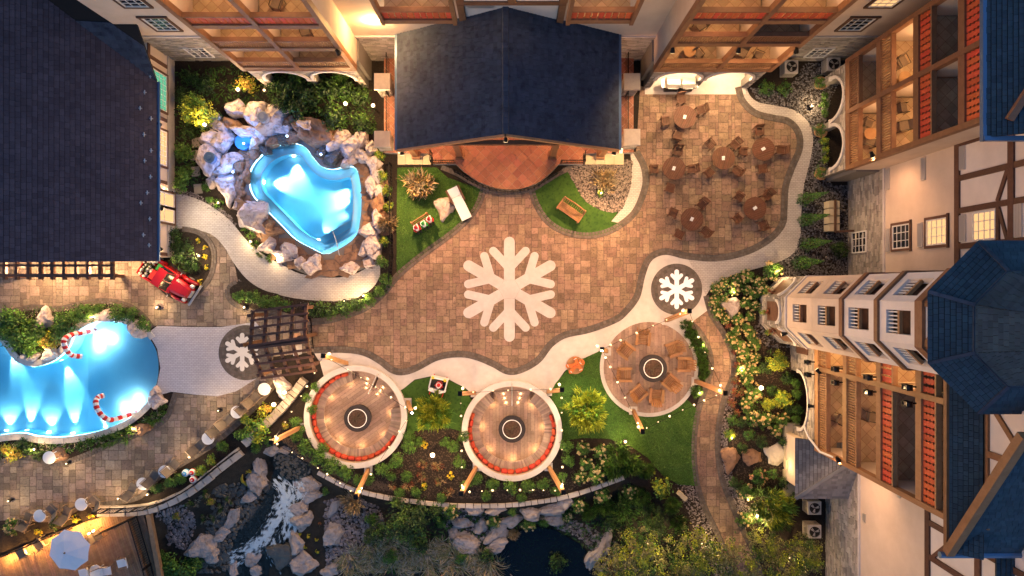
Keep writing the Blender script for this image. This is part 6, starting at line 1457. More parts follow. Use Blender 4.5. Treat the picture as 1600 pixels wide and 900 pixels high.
for x,y,l in ((1281,131,'nearest the air conditioners'),(1281,206,'between the two planted arches'),(1281,272,'at the corner with the downpipe')):
    p=P(x,y,.3); q=MB(); q.lathe([(.24,0),(.36,.42),(.40,.46),(.40,.5),(.34,.5),(.30,.44)],(p.x,p.y,0),20); q.build('plant_pot',M['terracotta'],label='round pale clay pot with a clipped bush '+l,cat='pot',group='clay pots along the arcade')
for k,(x,y) in enumerate(((1063,772),(1069,778))): p=P(x,y,.2); q=MB(); q.obox((p.x,p.y),.36,.28,0,.25,R(-38),.94); q.build('utility_box',M['leaf_bright'] if False else M['tan_leaf_stone'],label='small pale green utility box beside the pebbles of the walkway',cat='utility box',group='utility boxes')
for x,y in ((307,223),(304,243),(306,268),(310,295)):
    p=P(x,y); q=MB(); q.obox((p.x,p.y),.52,.62,0,.07,R(6),.96); q.build('stepping_stone',M['stone'],label='square grey stepping stone in the dark bed beside the slate roofed building',cat='stone',group='stepping stones by the slate roofed building')
# coil of yellow rope
p=P(385,748,-.6); cv=[]
for k in range(90): a=k*.42; cv.append((p.x+(.42+.10*math.sin(k*.9))*math.cos(a),p.y+(.42+.10*math.cos(k*.7))*math.sin(a),rz(385,748)+.06+.002*k))
q=MB(); q.tube(cv,.03,6); q.build('rope_coil',M['yellow_rope'],label='coiled yellow hose lying on the dark slope by the cascade',cat='hose')
# tan planter slabs beside the porch, gate boards by the tower garden
for y0_,y1_,l in ((660,718,'upper tan stone slab along the porch roof'),(733,776,'lower tan stone slab along the porch roof')):
    a=P(1223,y1_); b=P(1246,y0_); q=MB(); q.box(a.x,b.x,a.y,b.y,0,.3); q.build('stone_slab',M['tan_leaf_stone'],label=l,cat='slab')
p=P(1234,725,.4); q=MB(); q.obox((p.x,p.y),.5,.5,0,.5); q.obox((p.x,p.y),.6,.6,.5,.58); o=q.build('step_lantern',M['tan_leaf_stone'],label='square lit stone lantern between the two tan slabs',cat='lantern'); lamp('POINT',(p.x-.7,p.y,1.0),8,(1,.68,.3),.12,name='lantern_light',parent=o)
gt=thing('service_gate','low pale green picket gate screening the stone wall niche','gate',P(1298,340))
for k in range(4): a=P(1287+k*.0,316+k*12); q=MB(); q.box(P(1287,0).x,P(1303,0).x,a.y-.42,a.y,.0,.75); q.build('gate_board',M['leaf_olive'] if False else M['tan_leaf_stone'],gt)
q=MB(); q.bar(P(1305,312,.8),P(1305,362,.8),.12,.12); q.bar(P(1305,362,.8),P(1345,360,.8),.12,.12); q.build('rail',M['timber_dark'],gt)
# black fence beside the triangular lawn
railing([P(x,y)[:2] for x,y in ((612,258),(613,330),(614,400),(611,440))],None,0,1.0,.2,'iron_fence'); setp(bpy.data.objects['iron_fence'],'thin black iron fence between rock pool shrubs and triangular lawn','fence')
# ============================================================ PLANTS
def rdir(rnd):
    r=math.sqrt(rnd.random())*1.0; z=math.sqrt(max(0,1-r*r))*(1 if rnd.random()<.88 else -.3); a=rnd.random()*6.283; return Vector((r*math.cos(a),r*math.sin(a),z))
LEAFC={}
def leaf_cloud(key, mats, n, leaf, clumps, spread, seed, hr=1.0, blade=False, cone=False, up=.0, hollow=.55):
    """unit crown (radius 1, height hr) of small leaf faces gathered in clumps"""
    if key in LEAFC: return LEAFC[key]
    rnd=random.Random(seed); mb=MB(); cc=[]
    for k in range(clumps):
        d=rdir(rnd); r=rnd.uniform(hollow,.88)*(1+.22*noise.noise(d*1.6+Vector((seed,0,0))))
        cc.append((Vector((d.x*r,d.y*r,d.z*r)),rnd.uniform(.6,1.15),rnd.randrange(len(mats))))
    for i in range(n):
        c,s,mi=rnd.choice(cc); p=c+Vector((rnd.gauss(0,1),rnd.gauss(0,1),rnd.gauss(0,.8)))*spread*s
        if cone:
            zz=rnd.random()**1.6; a=rnd.random()*6.283; rr=(1-zz)*rnd.uniform(.55,1.05)*(1+.15*math.sin(a*5+zz*9)); p=Vector((rr*math.cos(a),rr*math.sin(a),zz*2-.45))
        p.z=(p.z+.45)*hr
        if p.z<.02: p.z=abs(p.z)*.3+.02
        o=Vector((p.x,p.y,(p.z/hr-.2)*.9+up)).normalized()
        if blade:
            t=(o+Vector((rnd.gauss(0,.35),rnd.gauss(0,.35),rnd.gauss(0,.25)))).normalized(); x=t.cross(Vector((rnd.gauss(0,1),rnd.gauss(0,1),rnd.gauss(0,1)))).normalized(); L_=leaf*rnd.uniform(1.6,3.2); w=leaf*.26
            mb.cur=mi; mb.face([p-x*w,p+x*w,p+t*L_+x*w*.2,p+t*L_-x*w*.2])
        else:
            nn=(o*.9+Vector((rnd.gauss(0,.6),rnd.gauss(0,.6),rnd.gauss(0,.6)))).normalized(); x=nn.cross(Vector((rnd.gauss(0,1),rnd.gauss(0,1),rnd.gauss(0,1)))).normalized(); y=nn.cross(x); L_=leaf*rnd.uniform(.7,1.35); w=L_*.55
            mb.cur=mi; mb.face([p-y*L_*.6,p+x*w*.62-y*L_*.05,p+y*L_*.7,p-x*w*.62-y*L_*.05])
    LEAFC[key]=mb.mesh('foliage',[M[m] for m in mats]); return LEAFC[key]
def stem_mesh(key,h,r,n,seed):
    k=('stem',key)
    if k in LEAFC: return LEAFC[k]
    rnd=random.Random(seed); mb=MB(); mb.tube([(0,0,-.05),(0,0,h*.35)],r,7,True,[r,r*.75])
    for i in range(n):
        d=rdir(rnd); d.z=abs(d.z)*.6+.5; mb.tube([(0,0,h*.25),(d.x*.3,d.y*.3,h*.25+d.z*.35*h),(d.x*.7,d.y*.7,h*.25+d.z*.65*h)],r*.5,5,True,[r*.6,r*.4,r*.12])
    LEAFC[k]=mb.mesh('stem',M['bark']); return LEAFC[k]
def ball_mesh(key,m,n,r,seed,hr):
    k=('bloom',key)
    if k in LEAFC: return LEAFC[k]
    rnd=random.Random(seed); mb=MB()
    for i in range(n):
        d=rdir(rnd); d.z=abs(d.z)*.9+.05; d.normalize(); p=Vector((d.x*.92,d.y*.92,(d.z*.92+.45)*hr*.82+.05)); q=r*rnd.uniform(.7,1.2)
        for j in range(26):
            e=rdir(rnd); c=p+e*q; nn=(e+Vector((rnd.gauss(0,.3),rnd.gauss(0,.3),rnd.gauss(0,.3)))).normalized(); x=nn.orthogonal().normalized()*q*.42; y=nn.cross(x).normalized()*q*.42; mb.face([c-x-y,c+x-y,c+x+y,c-x+y])
        mb.ball(p,q*.75,6,4)
    LEAFC[k]=mb.mesh('blooms',M[m]); return LEAFC[k]
KIND={ # mats, n, leaf, clumps, spread, hr, blade, cone, up
 'green':(['leaf_green','leaf_bright','leaf_bright'],760,.14,30,.16,1.0,0,0,0),
 'lime':(['leaf_lime','leaf_bright'],520,.15,26,.16,1.0,0,0,0),
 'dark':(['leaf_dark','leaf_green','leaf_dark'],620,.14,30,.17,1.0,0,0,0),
 'box':(['leaf_evergreen','leaf_bright'],900,.085,60,.10,1.1,0,0,0),
 'hyd':(['leaf_green','leaf_bright','leaf_green'],620,.16,26,.16,.9,0,0,0),
 'red':(['leaf_red','leaf_red','leaf_olive'],420,.15,22,.17,.8,0,0,0),
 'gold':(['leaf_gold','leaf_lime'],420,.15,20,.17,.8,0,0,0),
 'yellow':(['bloom_yellow','leaf_lime'],180,.26,14,.16,.7,0,0,0),
 'brown':(['leaf_olive','leaf_red','grass_dry'],160,.2,14,.2,.8,1,0,0),
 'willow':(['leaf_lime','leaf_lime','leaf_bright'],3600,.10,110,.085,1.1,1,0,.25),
 'yew':(['leaf_lime','leaf_bright','leaf_green'],3800,.075,120,.09,1.0,1,0,.2),
 'bamboo':(['leaf_green','leaf_bright','leaf_dark'],1500,.11,60,.11,1.0,1,0,.1),
 'maple':(['leaf_lime','leaf_lime','leaf_bright'],2200,.085,75,.10,1.3,0,0,0),
 'olive':(['leaf_olive','leaf_olive','leaf_lime','leaf_green'],3600,.055,110,.085,1.5,0,0,0),
 'tree':(['leaf_green','leaf_dark','leaf_dark'],3000,.07,80,.10,1.4,0,0,0),
 'cone':(['leaf_evergreen','leaf_bright'],1300,.12,10,.1,1.6,0,1,0),
 'dry':(['grass_dry','grass_pale'],900,.16,40,.16,.8,1,0,.5),
 'tuft':(['grass_pale','leaf_green'],140,.24,8,.16,.6,1,0,.3),
 'blade':(['leaf_bright','leaf_green'],150,.22,9,.18,.6,1,0,.4)}
NM={'green':('leafy_shrub','shrub'),'lime':('leafy_shrub','shrub'),'dark':('leafy_shrub','shrub'),'box':('clipped_shrub','shrub'),'hyd':('hydrangea','hydrangea'),'red':('red_shrub','shrub'),'gold':('golden_shrub','shrub'),'yellow':('yellow_flower','flowers'),'brown':('dry_perennial','plant'),'willow':('dwarf_willow','tree'),'yew':('bushy_conifer','tree'),'bamboo':('feathery_shrub','shrub'),'maple':('small_tree','tree'),'olive':('autumn_tree','tree'),'tree':('leafy_tree','tree'),'cone':('cone_conifer','conifer'),'dry':('ornamental_grass','grass'),'tuft':('grass_tuft','grass'),'blade':('grass_clump','grass')}
TREES={'willow','yew','maple','olive','tree'}
def plant(kind,px,py,r,label,group=None,h=None,z=None,bloom='bloom_cream',name=None):
    mats,n,leaf,cl,sp,hr,bl,co,up=KIND[kind]; v=int(px*3+py*5)%3; rr=r*S*(1.22 if kind in ('green','dark','lime','bamboo','box','hyd') else 1.0); hh=h or rr*1.35*hr
    zz=z if z is not None else (rz(px,py) if inside((px,py),ravine) else .0); p=P(px,py,zz+hh*.55); p.z=zz
    nm_,cat=NM[kind]; t=thing(name or nm_,label,cat,p,random.uniform(0,6.28),group)
    me=leaf_cloud((kind,v),mats,n,leaf,cl,sp,hash_(kind)+v*17,hr,bool(bl),bool(co),up); sz=hh/(1.35*hr)
    put('crown' if kind in TREES else 'foliage',me,t,(0,0,0),(0,0,0),(rr,rr,sz))
    if kind not in ('tuft','blade','yellow','brown','dry'): put('trunk' if kind in TREES else 'stem',stem_mesh(kind in TREES,1.1*hr,.07,7,3),t,(0,0,0),(0,0,0),(rr,rr,sz))
    if kind=='hyd': o=put('blooms',ball_mesh((bloom,v),bloom,15,.135,v+5,hr),t,(0,0,0),(0,0,0),(rr,rr,sz)); o['kind']='stuff'
    return t
def hash_(s): return sum(ord(c)*(i+1) for i,c in enumerate(s))
def many(kind,pts,label,group,**k):
    for q in pts: plant(kind,q[0],q[1],q[2],label,group if len(pts)>1 else None,h=q[3] if len(q)>3 else None,**k)
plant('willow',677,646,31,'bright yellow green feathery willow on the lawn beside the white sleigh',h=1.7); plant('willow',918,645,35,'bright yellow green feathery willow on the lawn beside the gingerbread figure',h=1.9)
plant('yew',1208,796,36,'bushy lit conifer beside the cream air conditioners',h=2.4)
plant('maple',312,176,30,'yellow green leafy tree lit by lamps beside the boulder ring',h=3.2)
many('olive',[(1000,868,52,4.2),(1085,862,48,4.2),(1060,905,45,4),(960,900,40,3.6)],'olive green feathery tree crowding the foot of the walkway, pond side','autumn trees, pond side'); many('olive',[(1150,885,45,4),(1195,850,28,3),(1255,865,34,3.6),(1225,895,40,3.8)],'olive green feathery tree crowding the foot of the walkway, conditioner side','autumn trees, conditioner side')
plant('tree',632,816,44,'dense dark green tree below the curved garden wall',h=2.8); plant('tree',585,835,24,'smaller dark green tree beside the loose river stones',h=1.8); plant('tree',1022,815,26,'dark green tree between the lawn tip and the autumn trees',h=2.4)
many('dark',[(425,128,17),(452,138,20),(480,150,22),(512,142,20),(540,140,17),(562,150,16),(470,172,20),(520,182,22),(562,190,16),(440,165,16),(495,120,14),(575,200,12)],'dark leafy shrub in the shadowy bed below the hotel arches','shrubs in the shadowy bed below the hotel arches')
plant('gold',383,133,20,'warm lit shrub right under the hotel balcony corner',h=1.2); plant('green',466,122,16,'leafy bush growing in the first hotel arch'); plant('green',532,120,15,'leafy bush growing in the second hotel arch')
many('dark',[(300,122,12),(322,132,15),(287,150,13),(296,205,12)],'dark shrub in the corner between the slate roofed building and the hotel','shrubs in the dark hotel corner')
many('green',[(288,238,14),(290,272,12),(284,288,13),(322,292,7),(328,312,6)],'low green shrub by the square stepping stones','shrubs by the stepping stones')
many('blade',[(343,320,9),(385,355,8),(392,369,8),(400,384,8),(408,396,8),(422,404,7)],'bright grassy clump between the pool boulders and the white path','grassy clumps along the white pool path')
many('lime',[(593,242,9),(598,277,10),(604,298,10),(607,323,9),(601,376,9)],'round yellow green bush along the iron fence beside the rock pool','bushes along the iron fence'); plant('dry',605,347,16,'pale spiky bush along the iron fence beside the rock pool',h=.9)
many('green',[(597,408,10),(603,436,10),(592,455,9),(578,468,10)],'green bush at the end of the white pool path','bushes at the end of the pool path')
many('dark',[(494,482,14),(512,485,13),(535,482,14),(558,476,12)],'bushy green hedge plant beside the dark pergola','hedge plants beside the pergola')
many('green',[(374,462,10),(394,465,12),(412,471,10),(430,472,10),(447,478,9)],'low green plant in the small island bed by the pergola','plants in the small island bed')
plant('dry',654,288,23,'dry fountain grass in a ring of bricks on the triangular lawn',h=1.1); plant('dry',942,284,20,'dry shrub in the pale gravel circle',h=1.0); plant('lime',938,302,6,'small lit plant at the foot of the dry shrub in the gravel')
many('dark',[(288,402,18),(275,388,12),(272,368,12),(300,415,12),(290,385,11)],'dark green plant beside the red truck','plants beside the red truck'); many('yellow',[(320,387,5),(321,401,5),(323,418,5),(309,376,5),(313,441,6)],'small yellow green plant on bare soil beside the red truck','small yellow plants beside the red truck')
many('green',[(18,497,20),(30,528,22),(12,518,18),(55,520,20),(45,545,14),(105,503,17),(130,490,15),(90,520,15),(185,490,14),(205,492,12),(224,506,12),(150,484,9)],'green plant in the bed above the candy cane pool','plants in the bed above the candy cane pool'); plant('gold',75,533,19,'golden lit shrub behind the coping of the big pool',h=.9)
many('blade',[(190,682,13),(170,688,13),(148,692,13),(208,672,10),(128,697,9),(240,655,12),(255,640,9)],'low grassy clump below the big pool','grassy clumps below the big pool'); many('gold',[(22,712,16),(8,700,12)],'golden lit shrub at the lower edge of the big pool','golden shrubs at the lower pool edge'); many('dark',[(45,700,9),(60,712,8),(35,692,9)],'dark low plant at the lower edge of the big pool','dark plants at the lower pool edge')
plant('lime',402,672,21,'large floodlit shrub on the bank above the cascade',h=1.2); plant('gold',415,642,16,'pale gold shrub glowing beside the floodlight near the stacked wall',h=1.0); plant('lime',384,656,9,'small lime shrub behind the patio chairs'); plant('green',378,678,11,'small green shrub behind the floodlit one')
many('green',[(348,698,9),(265,752,10),(282,748,9),(245,762,9)],'small green shrub in the bed behind the patio chairs','small shrubs behind the patio chairs'); many('lime',[(330,719,9),(313,736,10)],'small lime shrub next to the ornament balls','lime shrubs next to the ornament balls')
many('green',[(461,659,9),(463,682,9),(479,699,13),(497,714,13),(517,727,14),(538,738,13),(505,700,9)],'leafy shrub on the cascade side of the waterfall seating pit','shrubs on the cascade side of the pit'); many('green',[(598,734,11),(618,720,12),(639,697,12),(612,745,7)],'leafy shrub on the willow side of the waterfall seating pit','shrubs on the willow side of the pit'); plant('gold',446,664,8,'small amber plant under the string bulbs')
many('green',[(708,697,10),(718,722,10),(744,748,10),(770,757,10),(798,762,11),(825,760,11),(849,756,10)],'leafy green shrub in the bed below the middle seating pit','shrubs below the middle seating pit'); many('green',[(885,698,11),(888,720,10),(876,746,9)],'leafy green shrub between the middle pit and the hydrangeas','shrubs beside the hydrangeas')
many('yellow',[(664,695,7),(704,743,7),(662,760,7)],'yellow flower clump round the bright lamp in the dark bed','yellow clumps round the bed lamp'); many('brown',[(638,757,9),(657,745,8),(687,753,7),(700,770,8),(685,728,8),(659,727,8),(612,758,7)],'withered brown perennial round the bright lamp in the dark bed','withered perennials round the bed lamp')
many('hyd',[(911,700,11),(937,705,11),(916,724,11),(930,744,13),(906,746,10),(945,722,10)],'cream blooming hydrangea in the bed below the large willow','hydrangeas below the large willow'); many('hyd',[(905,788,11),(942,774,12),(986,767,11),(888,806,9),(826,820,11),(772,814,11),(706,799,12)],'cream blooming hydrangea growing outside the curved garden wall','hydrangeas outside the garden wall')
many('bamboo',[(966,712,20),(985,726,19),(960,731,16),(1010,735,12)],'feathery green shrub along the edge of the open lawn','feathery shrubs along the open lawn'); plant('lime',1034,764,17,'lime leafy shrub at the tip of the open lawn',h=.9); plant('bamboo',975,795,24,'drooping fern like shrub under the hydrangeas by the pond',h=.7); plant('lime',1018,738,6,'small lit lime plant at the edge of the open lawn')
rnd=random.Random(4); bed=[(1115,452),(1150,430),(1190,428),(1192,470),(1168,505),(1182,540),(1178,595),(1158,595),(1152,555),(1140,520),(1120,488)]; pts=[]
for k in range(900):
    x,y=rnd.uniform(1110,1195),rnd.uniform(425,600)
    if inside((x,y),bed) and all(math.hypot(x-a,y-b)>12.5 for a,b,_ in pts) and math.hypot(x-1144,y-480)>17: pts.append((x,y,rnd.uniform(8,11)))
many('hyd',pts,'cream blooming hydrangea in the mass planting at the tower garden','hydrangeas in the tower garden')
many('red',[(1118,470,7),(1127,492,8),(1137,508,8),(1146,528,8),(1151,548,9),(1154,570,9),(1151,596,9),(1148,614,10),(1143,630,9),(1160,612,8),(1152,645,7)],'russet red low shrub along the walkway beside the tower garden','russet shrubs along the walkway'); plant('hyd',1207,424,15,'hydrangea lit from within at the bend of the white path'); 
many('maple',[(1214,565,20,1.6),(1222,622,17,1.4),(1200,632,12,1.0)],'bright green leafy tree between the tower and the floodlight','small trees between tower and floodlight'); many('hyd',[(1178,612,13),(1168,630,10),(1176,650,13),(1195,656,13),(1222,655,11),(1214,672,9)],'cream blooming hydrangea round the floodlight by the planted arch','hydrangeas round the floodlight')
many('box',[(1144,656,10),(1171,680,10),(1207,741,9)],'round clipped green shrub near the stepping slabs','clipped shrubs near the stepping slabs'); plant('lime',1140,678,9,'round lit lime shrub near the walkway and stepping slabs'); plant('hyd',1186,745,13,'pink orange blooming hydrangea below the brown stepping slab',bloom='bloom_pink'); many('hyd',[(1165,769,13),(1163,810,12)],'cream blooming hydrangea between the walkway foot and the lit conifer','hydrangeas at the walkway foot')
many('bamboo',[(1072,508,9),(1079,522,9),(1089,536,10),(1096,551,10),(1098,568,10),(1099,585,9),(1088,611,9)],'soft grassy shrub in the hedge between round patio and walkway','hedge shrubs along the walkway')
many('cone',[(1268,308,11,2.4),(1270,341,11,2.4),(1274,380,11,2.4),(1262,410,12,2.4)],'narrow cone shaped evergreen on the dark gravel','cone evergreens on the dark gravel'); plant('dark',1313,390,13,'dark low shrub against the stone wall by the small window'); many('box',[(1197,137,14,1.0),(1226,138,12,.9)],'round evergreen shrub in front of the grey air conditioner','evergreens in front of the air conditioner')
for x,y,l in ((1281,128,'nearest the air conditioners'),(1281,203,'between the two planted arches'),(1281,269,'at the corner with the downpipe')): plant('box',x,y,11,'clipped bush in the clay pot '+l,z=.45,h=.6)
many('green',[(1288,150,6),(1289,163,7),(1289,176,6)],'flowering planter foliage in the far arcade arch','planter foliage in the far arcade arch',z=.4); many('lime',[(1289,220,7),(1290,235,7),(1289,250,7)],'flowering planter foliage in the near arcade arch','planter foliage in the near arcade arch',z=.4)
for x,y,l in ((1201,455,'side facing the cone evergreens'),(1195,487,'front side'),(1203,518,'side facing the hotel balconies')):
    plant('red',x+4,y,7,'red and white flowers in the tower window arch, '+l,z=1.3,h=.5); plant('lime',x-3,y+1,5,'trailing lime foliage in the tower window arch, '+l,z=1.2,h=.45)
many('green',[(1243,600,8),(1245,617,8),(1246,640,8),(1244,655,7)],'climbing foliage in the wide stone arch below the balconies','foliage in the wide stone arch',z=.4)
many('yellow',[(118,811,7),(142,807,7),(59,832,7)],'yellow flowers behind the timber deck','yellow flowers behind the timber deck'); plant('hyd',17,824,12,'pale hydrangea beside the timber deck'); plant('dark',86,818,11,'dark low shrub between deck and patio chairs')
many('tuft',[(301,787,9),(323,770,9),(358,778,8),(345,796,8),(318,811,7),(334,811,7)],'pale grass tuft on the dark slope by the cascade','grass tufts on the dark slope'); plant('gold',328,784,8,'golden leafy plant on the dark slope by the cascade',h=.4); plant('gold',276,806,9,'golden plant on the pale river stones beside the deck',h=.4)
many('yellow',[(467,836,4),(482,838,4),(477,855,4),(495,843,4),(496,862,4)],'tiny amber flower on the black soil right of the cascade'.replace('right of','beside'),'amber flowers beside the cascade'); plant('red',500,818,4,'tiny red flower on the black soil beside the cascade'); plant('green',508,768,6,'small green plant on the black soil under the garden wall')
plant('dry',553,788,20,'pale weeping grass below the light post at the garden wall',h=.9); plant('dry',803,834,9,'reed clump at the edge of the dark pond'); many('green',[(262,885,18),(285,895,20),(250,870,10),(305,880,12)],'bright green ground plant beside the timber deck','green plants beside the timber deck'); many('dark',[(620,782,9),(680,800,14),(655,850,16),(760,868,12),(870,880,16),(1010,790,14),(955,815,14)],'dark green plant on the bank of the pond','dark plants on the pond bank')
many('green',[(560,752,9),(575,748,10),(635,745,9),(650,770,8),(690,778,8),(728,758,8),(760,775,8),(815,778,8),(868,768,8),(625,770,8),(640,680,9),(725,682,9),(655,690,7),(695,690,8)],'small leafy plant filling the bed between the seating pits and the garden wall','filler plants in the pit bed')
many('dark',[(1195,575,11),(1230,590,10),(1160,660,9),(1190,690,10),(1225,690,8),(1160,700,8),(1150,755,10),(1200,770,10),(1225,755,9),(1238,775,8),(1180,770,9),(1232,640,9),(1205,610,9)],'dark leafy plant filling the garden between walkway and porch','filler plants in the walkway garden')
many('bamboo',[(945,790,14),(1000,775,14),(1050,790,13),(1060,815,13),(920,800,12),(1075,840,12)],'wispy green shrub on the slope between lawn tip and pond','wispy shrubs on the pond slope')
many('green',[(400,700,8),(420,690,7),(470,672,8),(488,640,8),(480,622,8),(492,605,8)],'leafy plant between the stacked wall and the waterfall pit','plants by the stacked wall')
many('green',[(690,815,9),(800,800,7),(850,815,8),(610,870,12),(720,870,10),(580,810,10),(655,800,12)],'mid green plant among the boulders under the garden wall','plants among the wall boulders')
# dry reeds along the lower bank and dark ground cover: nobody could count them
def field(name,px,n,m,L0,L1,seed,label,cat,lean=.8,zf=None,w=.02):
    rnd=random.Random(seed); wp=W2(px); xs=[p[0] for p in wp]; ys=[p[1] for p in wp]; mb=MB(); k=0
    while k<n:
        x,y=rnd.uniform(min(xs),max(xs)),rnd.uniform(min(ys),max(ys))
        if not inside((x,y),wp): n-=.2; continue
        k+=1; z=zf(x,y) if zf else 0.0; L_=rnd.uniform(L0,L1); a=noise.noise((x*.8,y*.8,seed))*6+rnd.gauss(0,.7); d=Vector((math.cos(a)*lean,math.sin(a)*lean,rnd.uniform(.3,.9))).normalized(); s=Vector((-d.y,d.x,0)).normalized()*w
        p=Vector((x,y,z)); mb.cur=rnd.randrange(len(m)); mid=p+d*L_*.6; tip=p+d*L_+Vector((0,0,-.25*L_*lean)); mb.face([p-s,p+s,mid+s*.8,mid-s*.8]); mb.face([mid-s*.8,mid+s*.8,tip])
    return mb.build(name,[M[q] for q in m],kind='stuff',label=label,cat=cat)
field('reeds',[(530,870),(600,850),(660,860),(720,855),(770,880),(800,905),(530,905)],3200,['grass_dry','grass_pale','leaf_olive'],.5,1.1,1,'dry tan reeds on the lower bank of the ravine','reeds',zf=zfw,w=.022)
field('ground_cover',[(700,800),(800,810),(870,815),(1000,780),(1060,830),(1080,905),(560,905),(600,860)],2600,['leaf_dark','leaf_green'],.15,.4,2,'low dark ground cover on the ravine slopes','ground cover',zf=zfw,w=.04)
field('ground_cover',[(0,495),(50,482),(130,476),(170,472),(225,497),(225,512),(175,494),(130,502),(100,535),(60,560),(30,556),(0,520)],2600,['leaf_green','leaf_bright','grass_pale'],.1,.3,3,'mixed low ground cover in the bed above the big pool','ground cover',w=.03)
field('ground_cover',[(0,690),(60,693),(150,686),(215,660),(250,640),(260,650),(225,670),(130,705),(50,710),(0,720)],1400,['leaf_green','leaf_bright','grass_pale'],.1,.28,4,'mixed low ground cover in the bed below the big pool','ground cover',w=.03)
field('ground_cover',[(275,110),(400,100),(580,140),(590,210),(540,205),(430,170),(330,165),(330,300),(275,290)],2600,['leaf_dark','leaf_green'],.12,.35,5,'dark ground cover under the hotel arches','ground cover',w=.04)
field('ground_cover',[(480,490),(560,478),(600,440),(612,446),(580,478),(500,497)],700,['leaf_dark','leaf_green','leaf_bright'],.12,.3,6,'ground cover between pool path and plaza','ground cover',w=.035)
field('lawn_blades',lawnA,9000,['leaf_bright','leaf_green','leaf_green'],.04,.09,7,'short mown grass of the triangular lawn','grass',zf=lambda x,y:.04,w=.012); field('lawn_blades',lawnE,14000,['leaf_bright','leaf_green','leaf_green'],.04,.09,8,'short mown grass round the bright willow and open lawn','grass',zf=lambda x,y:.042,w=.012)
# white flowers in the truck bed
mb=MB(); rnd=random.Random(3)
for k in range(34):
    p=Vector((rnd.uniform(-1.72,-1.0),rnd.uniform(-.6,.6),rnd.uniform(.75,1.05))); mb.ball(p,rnd.uniform(.06,.1),7,4)
put('flowers',mb.mesh('flowers',M['bloom_white']),None,tr.location,(0,0,R(-33)),label='white flowers heaped in the bed of the red truck',cat='flowers')['kind']='stuff'
put('foliage',leaf_cloud(('dark',0),*[None]*6) if False else LEAFC[('dark',0)],None,Vector(tr.location)+Matrix.Rotation(R(-33),3,'Z')@Vector((-1.35,0,.45)),(0,0,0),(.45,.5,.38),label='green sprigs between the flowers in the red truck',cat='foliage')
# ============================================================ GARDEN LAMPS
def flood(px,py,label,pw,h=1.6,gl=.11,aim=None,col=(1,.60,.25)):
    p=P(px,py,h); t=thing('garden_floodlight',label,'floodlight',(p.x,p.y,rz(px,py) if inside((px,py),ravine) else 0),group='garden floodlights'); z0=t.location.z
    q=MB(); q.tube([(p.x,p.y,z0),(p.x,p.y,h-.18)],.03,7); q.build('stake',M['iron'],t); q=MB(); q.lathe([(.06,h-.2),(.13,h-.12),(.15,h-.02),(.13,h)],(p.x,p.y,0),12); q.build('housing',M['iron'],t)
    q=MB(); q.ball((p.x,p.y,h+.02),gl,12,7); q.sm=True; q.build('bulb',M['flood_glow'],t); lamp('POINT',(p.x,p.y,h+.32),pw*.8,col,.2,name='flood_light',parent=t)
flood(372,140,'bright floodlight among shrubs under the left end of the hotel arches'.replace('left end of the ',''),70); flood(413,141,'small lamp beside the floodlight under the hotel balcony',12,1.2,.07); flood(540,162,'bright floodlight in the shadowy bed facing the second arch',80); flood(583,165,'bright floodlight next to the pavilion pillar',70); flood(320,195,'bright floodlight in the yellow green tree',60,2.6)
flood(428,632,'bright floodlight between stacked wall and patio chairs',90,1.8,.13); flood(445,613,'bright lamp on the long pale boulder',45,1.2,.12); flood(676,711,'bright floodlight in the dark bed between two seating pits',110,1.8,.14); flood(1189,606,'bright floodlight in the tower garden beside a leafy tree',110,1.8,.14); flood(1183,806,'low floodlight at the foot of the bushy conifer',60,.7,.12); flood(977,690,'small lamp at the foot of the large willow',26,.5,.08)
for x,y,pw,l in ((1264,168,26,'on the gravel at the bend of the white path'),(1207,424,30,'inside the hydrangea at the path bend'),(1095,538,16,'in the hedge by the round patio'),(1090,612,14,'at the end of the hedge by the round patio'),(1140,682,10,'at the lime shrub by the walkway'),(938,303,9,'at the foot of the dry gravel shrub'),(345,318,14,'at the upper edge of the pool path'),(395,378,26,'at the middle of the pool path'),(437,407,22,'at the lower boulders of the pool path'),(540,470,34,'under the hedge by the fan of light'),(570,462,26,'at the end of the fan of light'),(78,545,34,'in the golden shrub above the big pool'),(25,705,30,'in the golden shrub below the big pool'),(60,700,16,'below the white table on the boulder'),(315,400,18,'beside the truck plants'),(150,495,12,'beside the boulder over the upper candy cane'),(215,668,14,'in the grass below the big pool'),(70,500,10,'under the heart shaped boulder'),(1152,575,12,'under the russet shrubs'),(1140,455,14,'at the sharp tip of the tower garden'),(235,770,16,'by the kerb of the patio chairs'),(272,302,30,'at the door of the slate roofed building'),(385,480,16,'in the island bed by the pergola'),(1165,775,12,'among the hydrangeas by the walkway foot'),(1010,846,75,'among the autumn trees by the pond'),(1092,842,60,'added among the autumn trees at the walkway'),(1230,868,40,'added among the autumn trees by the conditioners'),(300,712,34,'added by the kerb below the floodlit shrubs'),(190,776,40,'added by the kerb beside the table at the bed tip'),(110,722,34,'added on the pool bed border below the pool'),(20,780,30,'added by the kerb above the hydrangea'),(345,640,30,'added by the white beach paving'),(250,480,18,'added by the border above the beach')):  # two tree lights and the deck lights at the end are added brightening
    p=P(x,y); z0=0; t=thing('path_light','small dark path light '+l,'path light',p,group='path lights'); q=MB(); q.lathe([(.07,0),(.07,.30),(.12,.32),(.10,.36),(.001,.37)],p,12); q.build('housing',M['iron'],t); q=MB(); q.lathe([(.045,.24),(.045,.29)],(p.x,p.y,.14),10); q.build('lens',M['step_glow'],t); lamp('POINT',(p.x,p.y,.62 if pw<28 else 1.25),pw*(.8 if pw<28 else .6),(1,.66,.32),.08,name='path_light_lamp',parent=t)
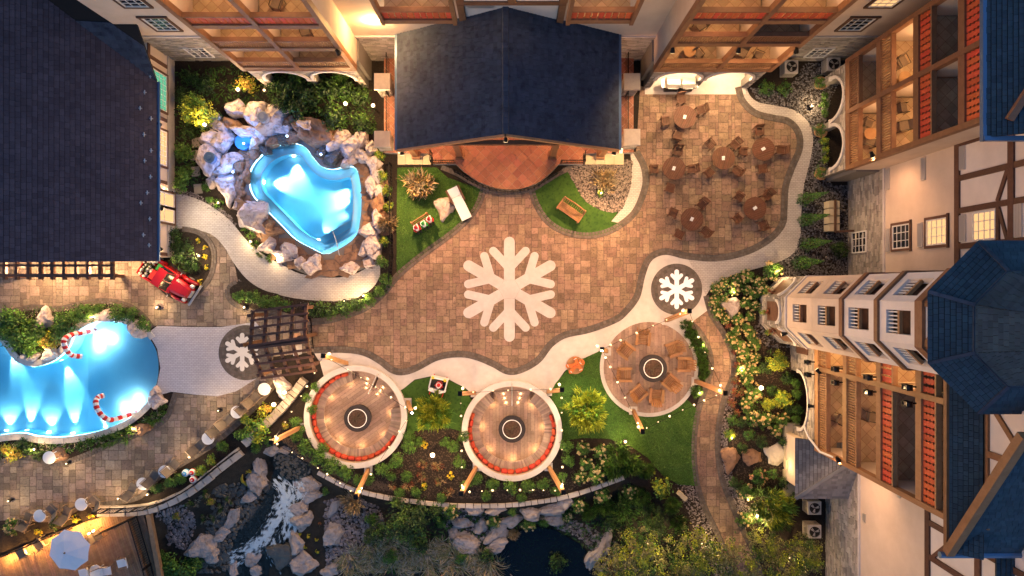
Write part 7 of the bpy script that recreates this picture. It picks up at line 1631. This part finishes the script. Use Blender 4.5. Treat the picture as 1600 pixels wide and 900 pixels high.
# ============================================================ ADDED FLOODLIGHTS ON THE BUILDINGS, FOR EVEN PLAZA LIGHT
def added_flood(p,aim,pw,ang,label,parent,col=(1,.53,.24),size=.25):  # invented fixture and spot, put in to brighten plaza and walls
    p=Vector(p); d=(Vector(aim)-p).normalized(); q=MB(); q.tube([p-d*.3,p],.12,10,True,[.07,.14]); o=q.build('floodlight',M['iron'],parent); q=MB(); q.tube([p,p+d*.02],.12,10); q.build('lens',M['lantern_glow'],o); lamp('SPOT',p+d*.06,pw*.82,col,size,aim,ang,.9,'flood_light',o)
added_flood((xl+.2,yf-.2,4.1),(-6,-2,0),900,125,'',pv); added_flood((xr-.2,yf-.2,4.1),(4,-3,0),900,125,'',pv)
added_flood((xm,yf-.25,7.9),(0,-3,0),1000,120,'',pv)
added_flood((8.3,12.2,7.4),(9,5,0),400,120,'',nw,(1,.60,.28)); added_flood((11.7,12.2,7.4),(12,6,0),430,115,'',nw,(1,.62,.30)); added_flood((14.7,12.2,7.4),(17,8,0),420,110,'',nw,(1,.62,.3))
added_flood((-9.0,12.2,7.2),(-7,10,0),200,100,'',nw)
added_flood((19.0,6.9,6.8),(21,3,6),360,130,'',ew,(1,.52,.26)); added_flood((17.2,-9.1,6.8),(20,-13,5),380,130,'',ew,(1,.55,.28)); added_flood((17.1,-6.8,3.3),(14,-7,0),90,130,'',ew)
added_flood((15.2,-2.6,4.3),(11,-4,0),220,120,'',tw); added_flood((17.2,-4.6,4.2),(16.2,-3.0,3),60,140,'',ew)
added_flood((-20.3,4.6,3.0),(-17.5,3.5,0),150,120,'',ph,(1,.78,.52)); added_flood((-20.4,2.2,3.0),(-19,-1,0),190,130,'',ph,(1,.66,.36)); added_flood((-20.5,9.5,3.0),(-21.0,9.5,0),30,140,'',ph)

# extra spots at the post tops, added to brighten the two willows
for (px,py),(tx,ty),pw in (((643,645),(677,648),800),((719,615),(680,640),500),((878,609),(918,645),900),((941,546),(918,640),600)):
    a=P(px,py,4.5); o=[x for x in SC.objects if x.name.startswith('string_light_post') and x.type=='EMPTY']; par=min(o,key=lambda x:(Vector(x.location[:2])-Vector(P(px,py)[:2])).length)
    lamp('SPOT',a,pw,(1,.84,.46),.1,P(tx,ty,.8),55,.8,'added_willow_spot',par)

for k,(px_,lab) in enumerate((([(1120,470),(1190,430),(1235,560),(1240,700),(1220,760),(1150,760),(1140,640),(1150,560)],'dark bark chips covering the tower garden'),([(632,675),(725,672),(745,740),(870,745),(990,700),(970,745),(830,782),(640,778),(560,760),(600,735)],'dark bark chips covering the bed below the seating pits'),([(500,700),(560,740),(640,770),(560,762),(490,730),(440,690),(470,650)],'dark bark chips beside the waterfall pit'))):
    setp(scatter('bark_chips',px_,'bark',2600,.02,.06,.0,60+k,flat=.3),lab,'bark chips')
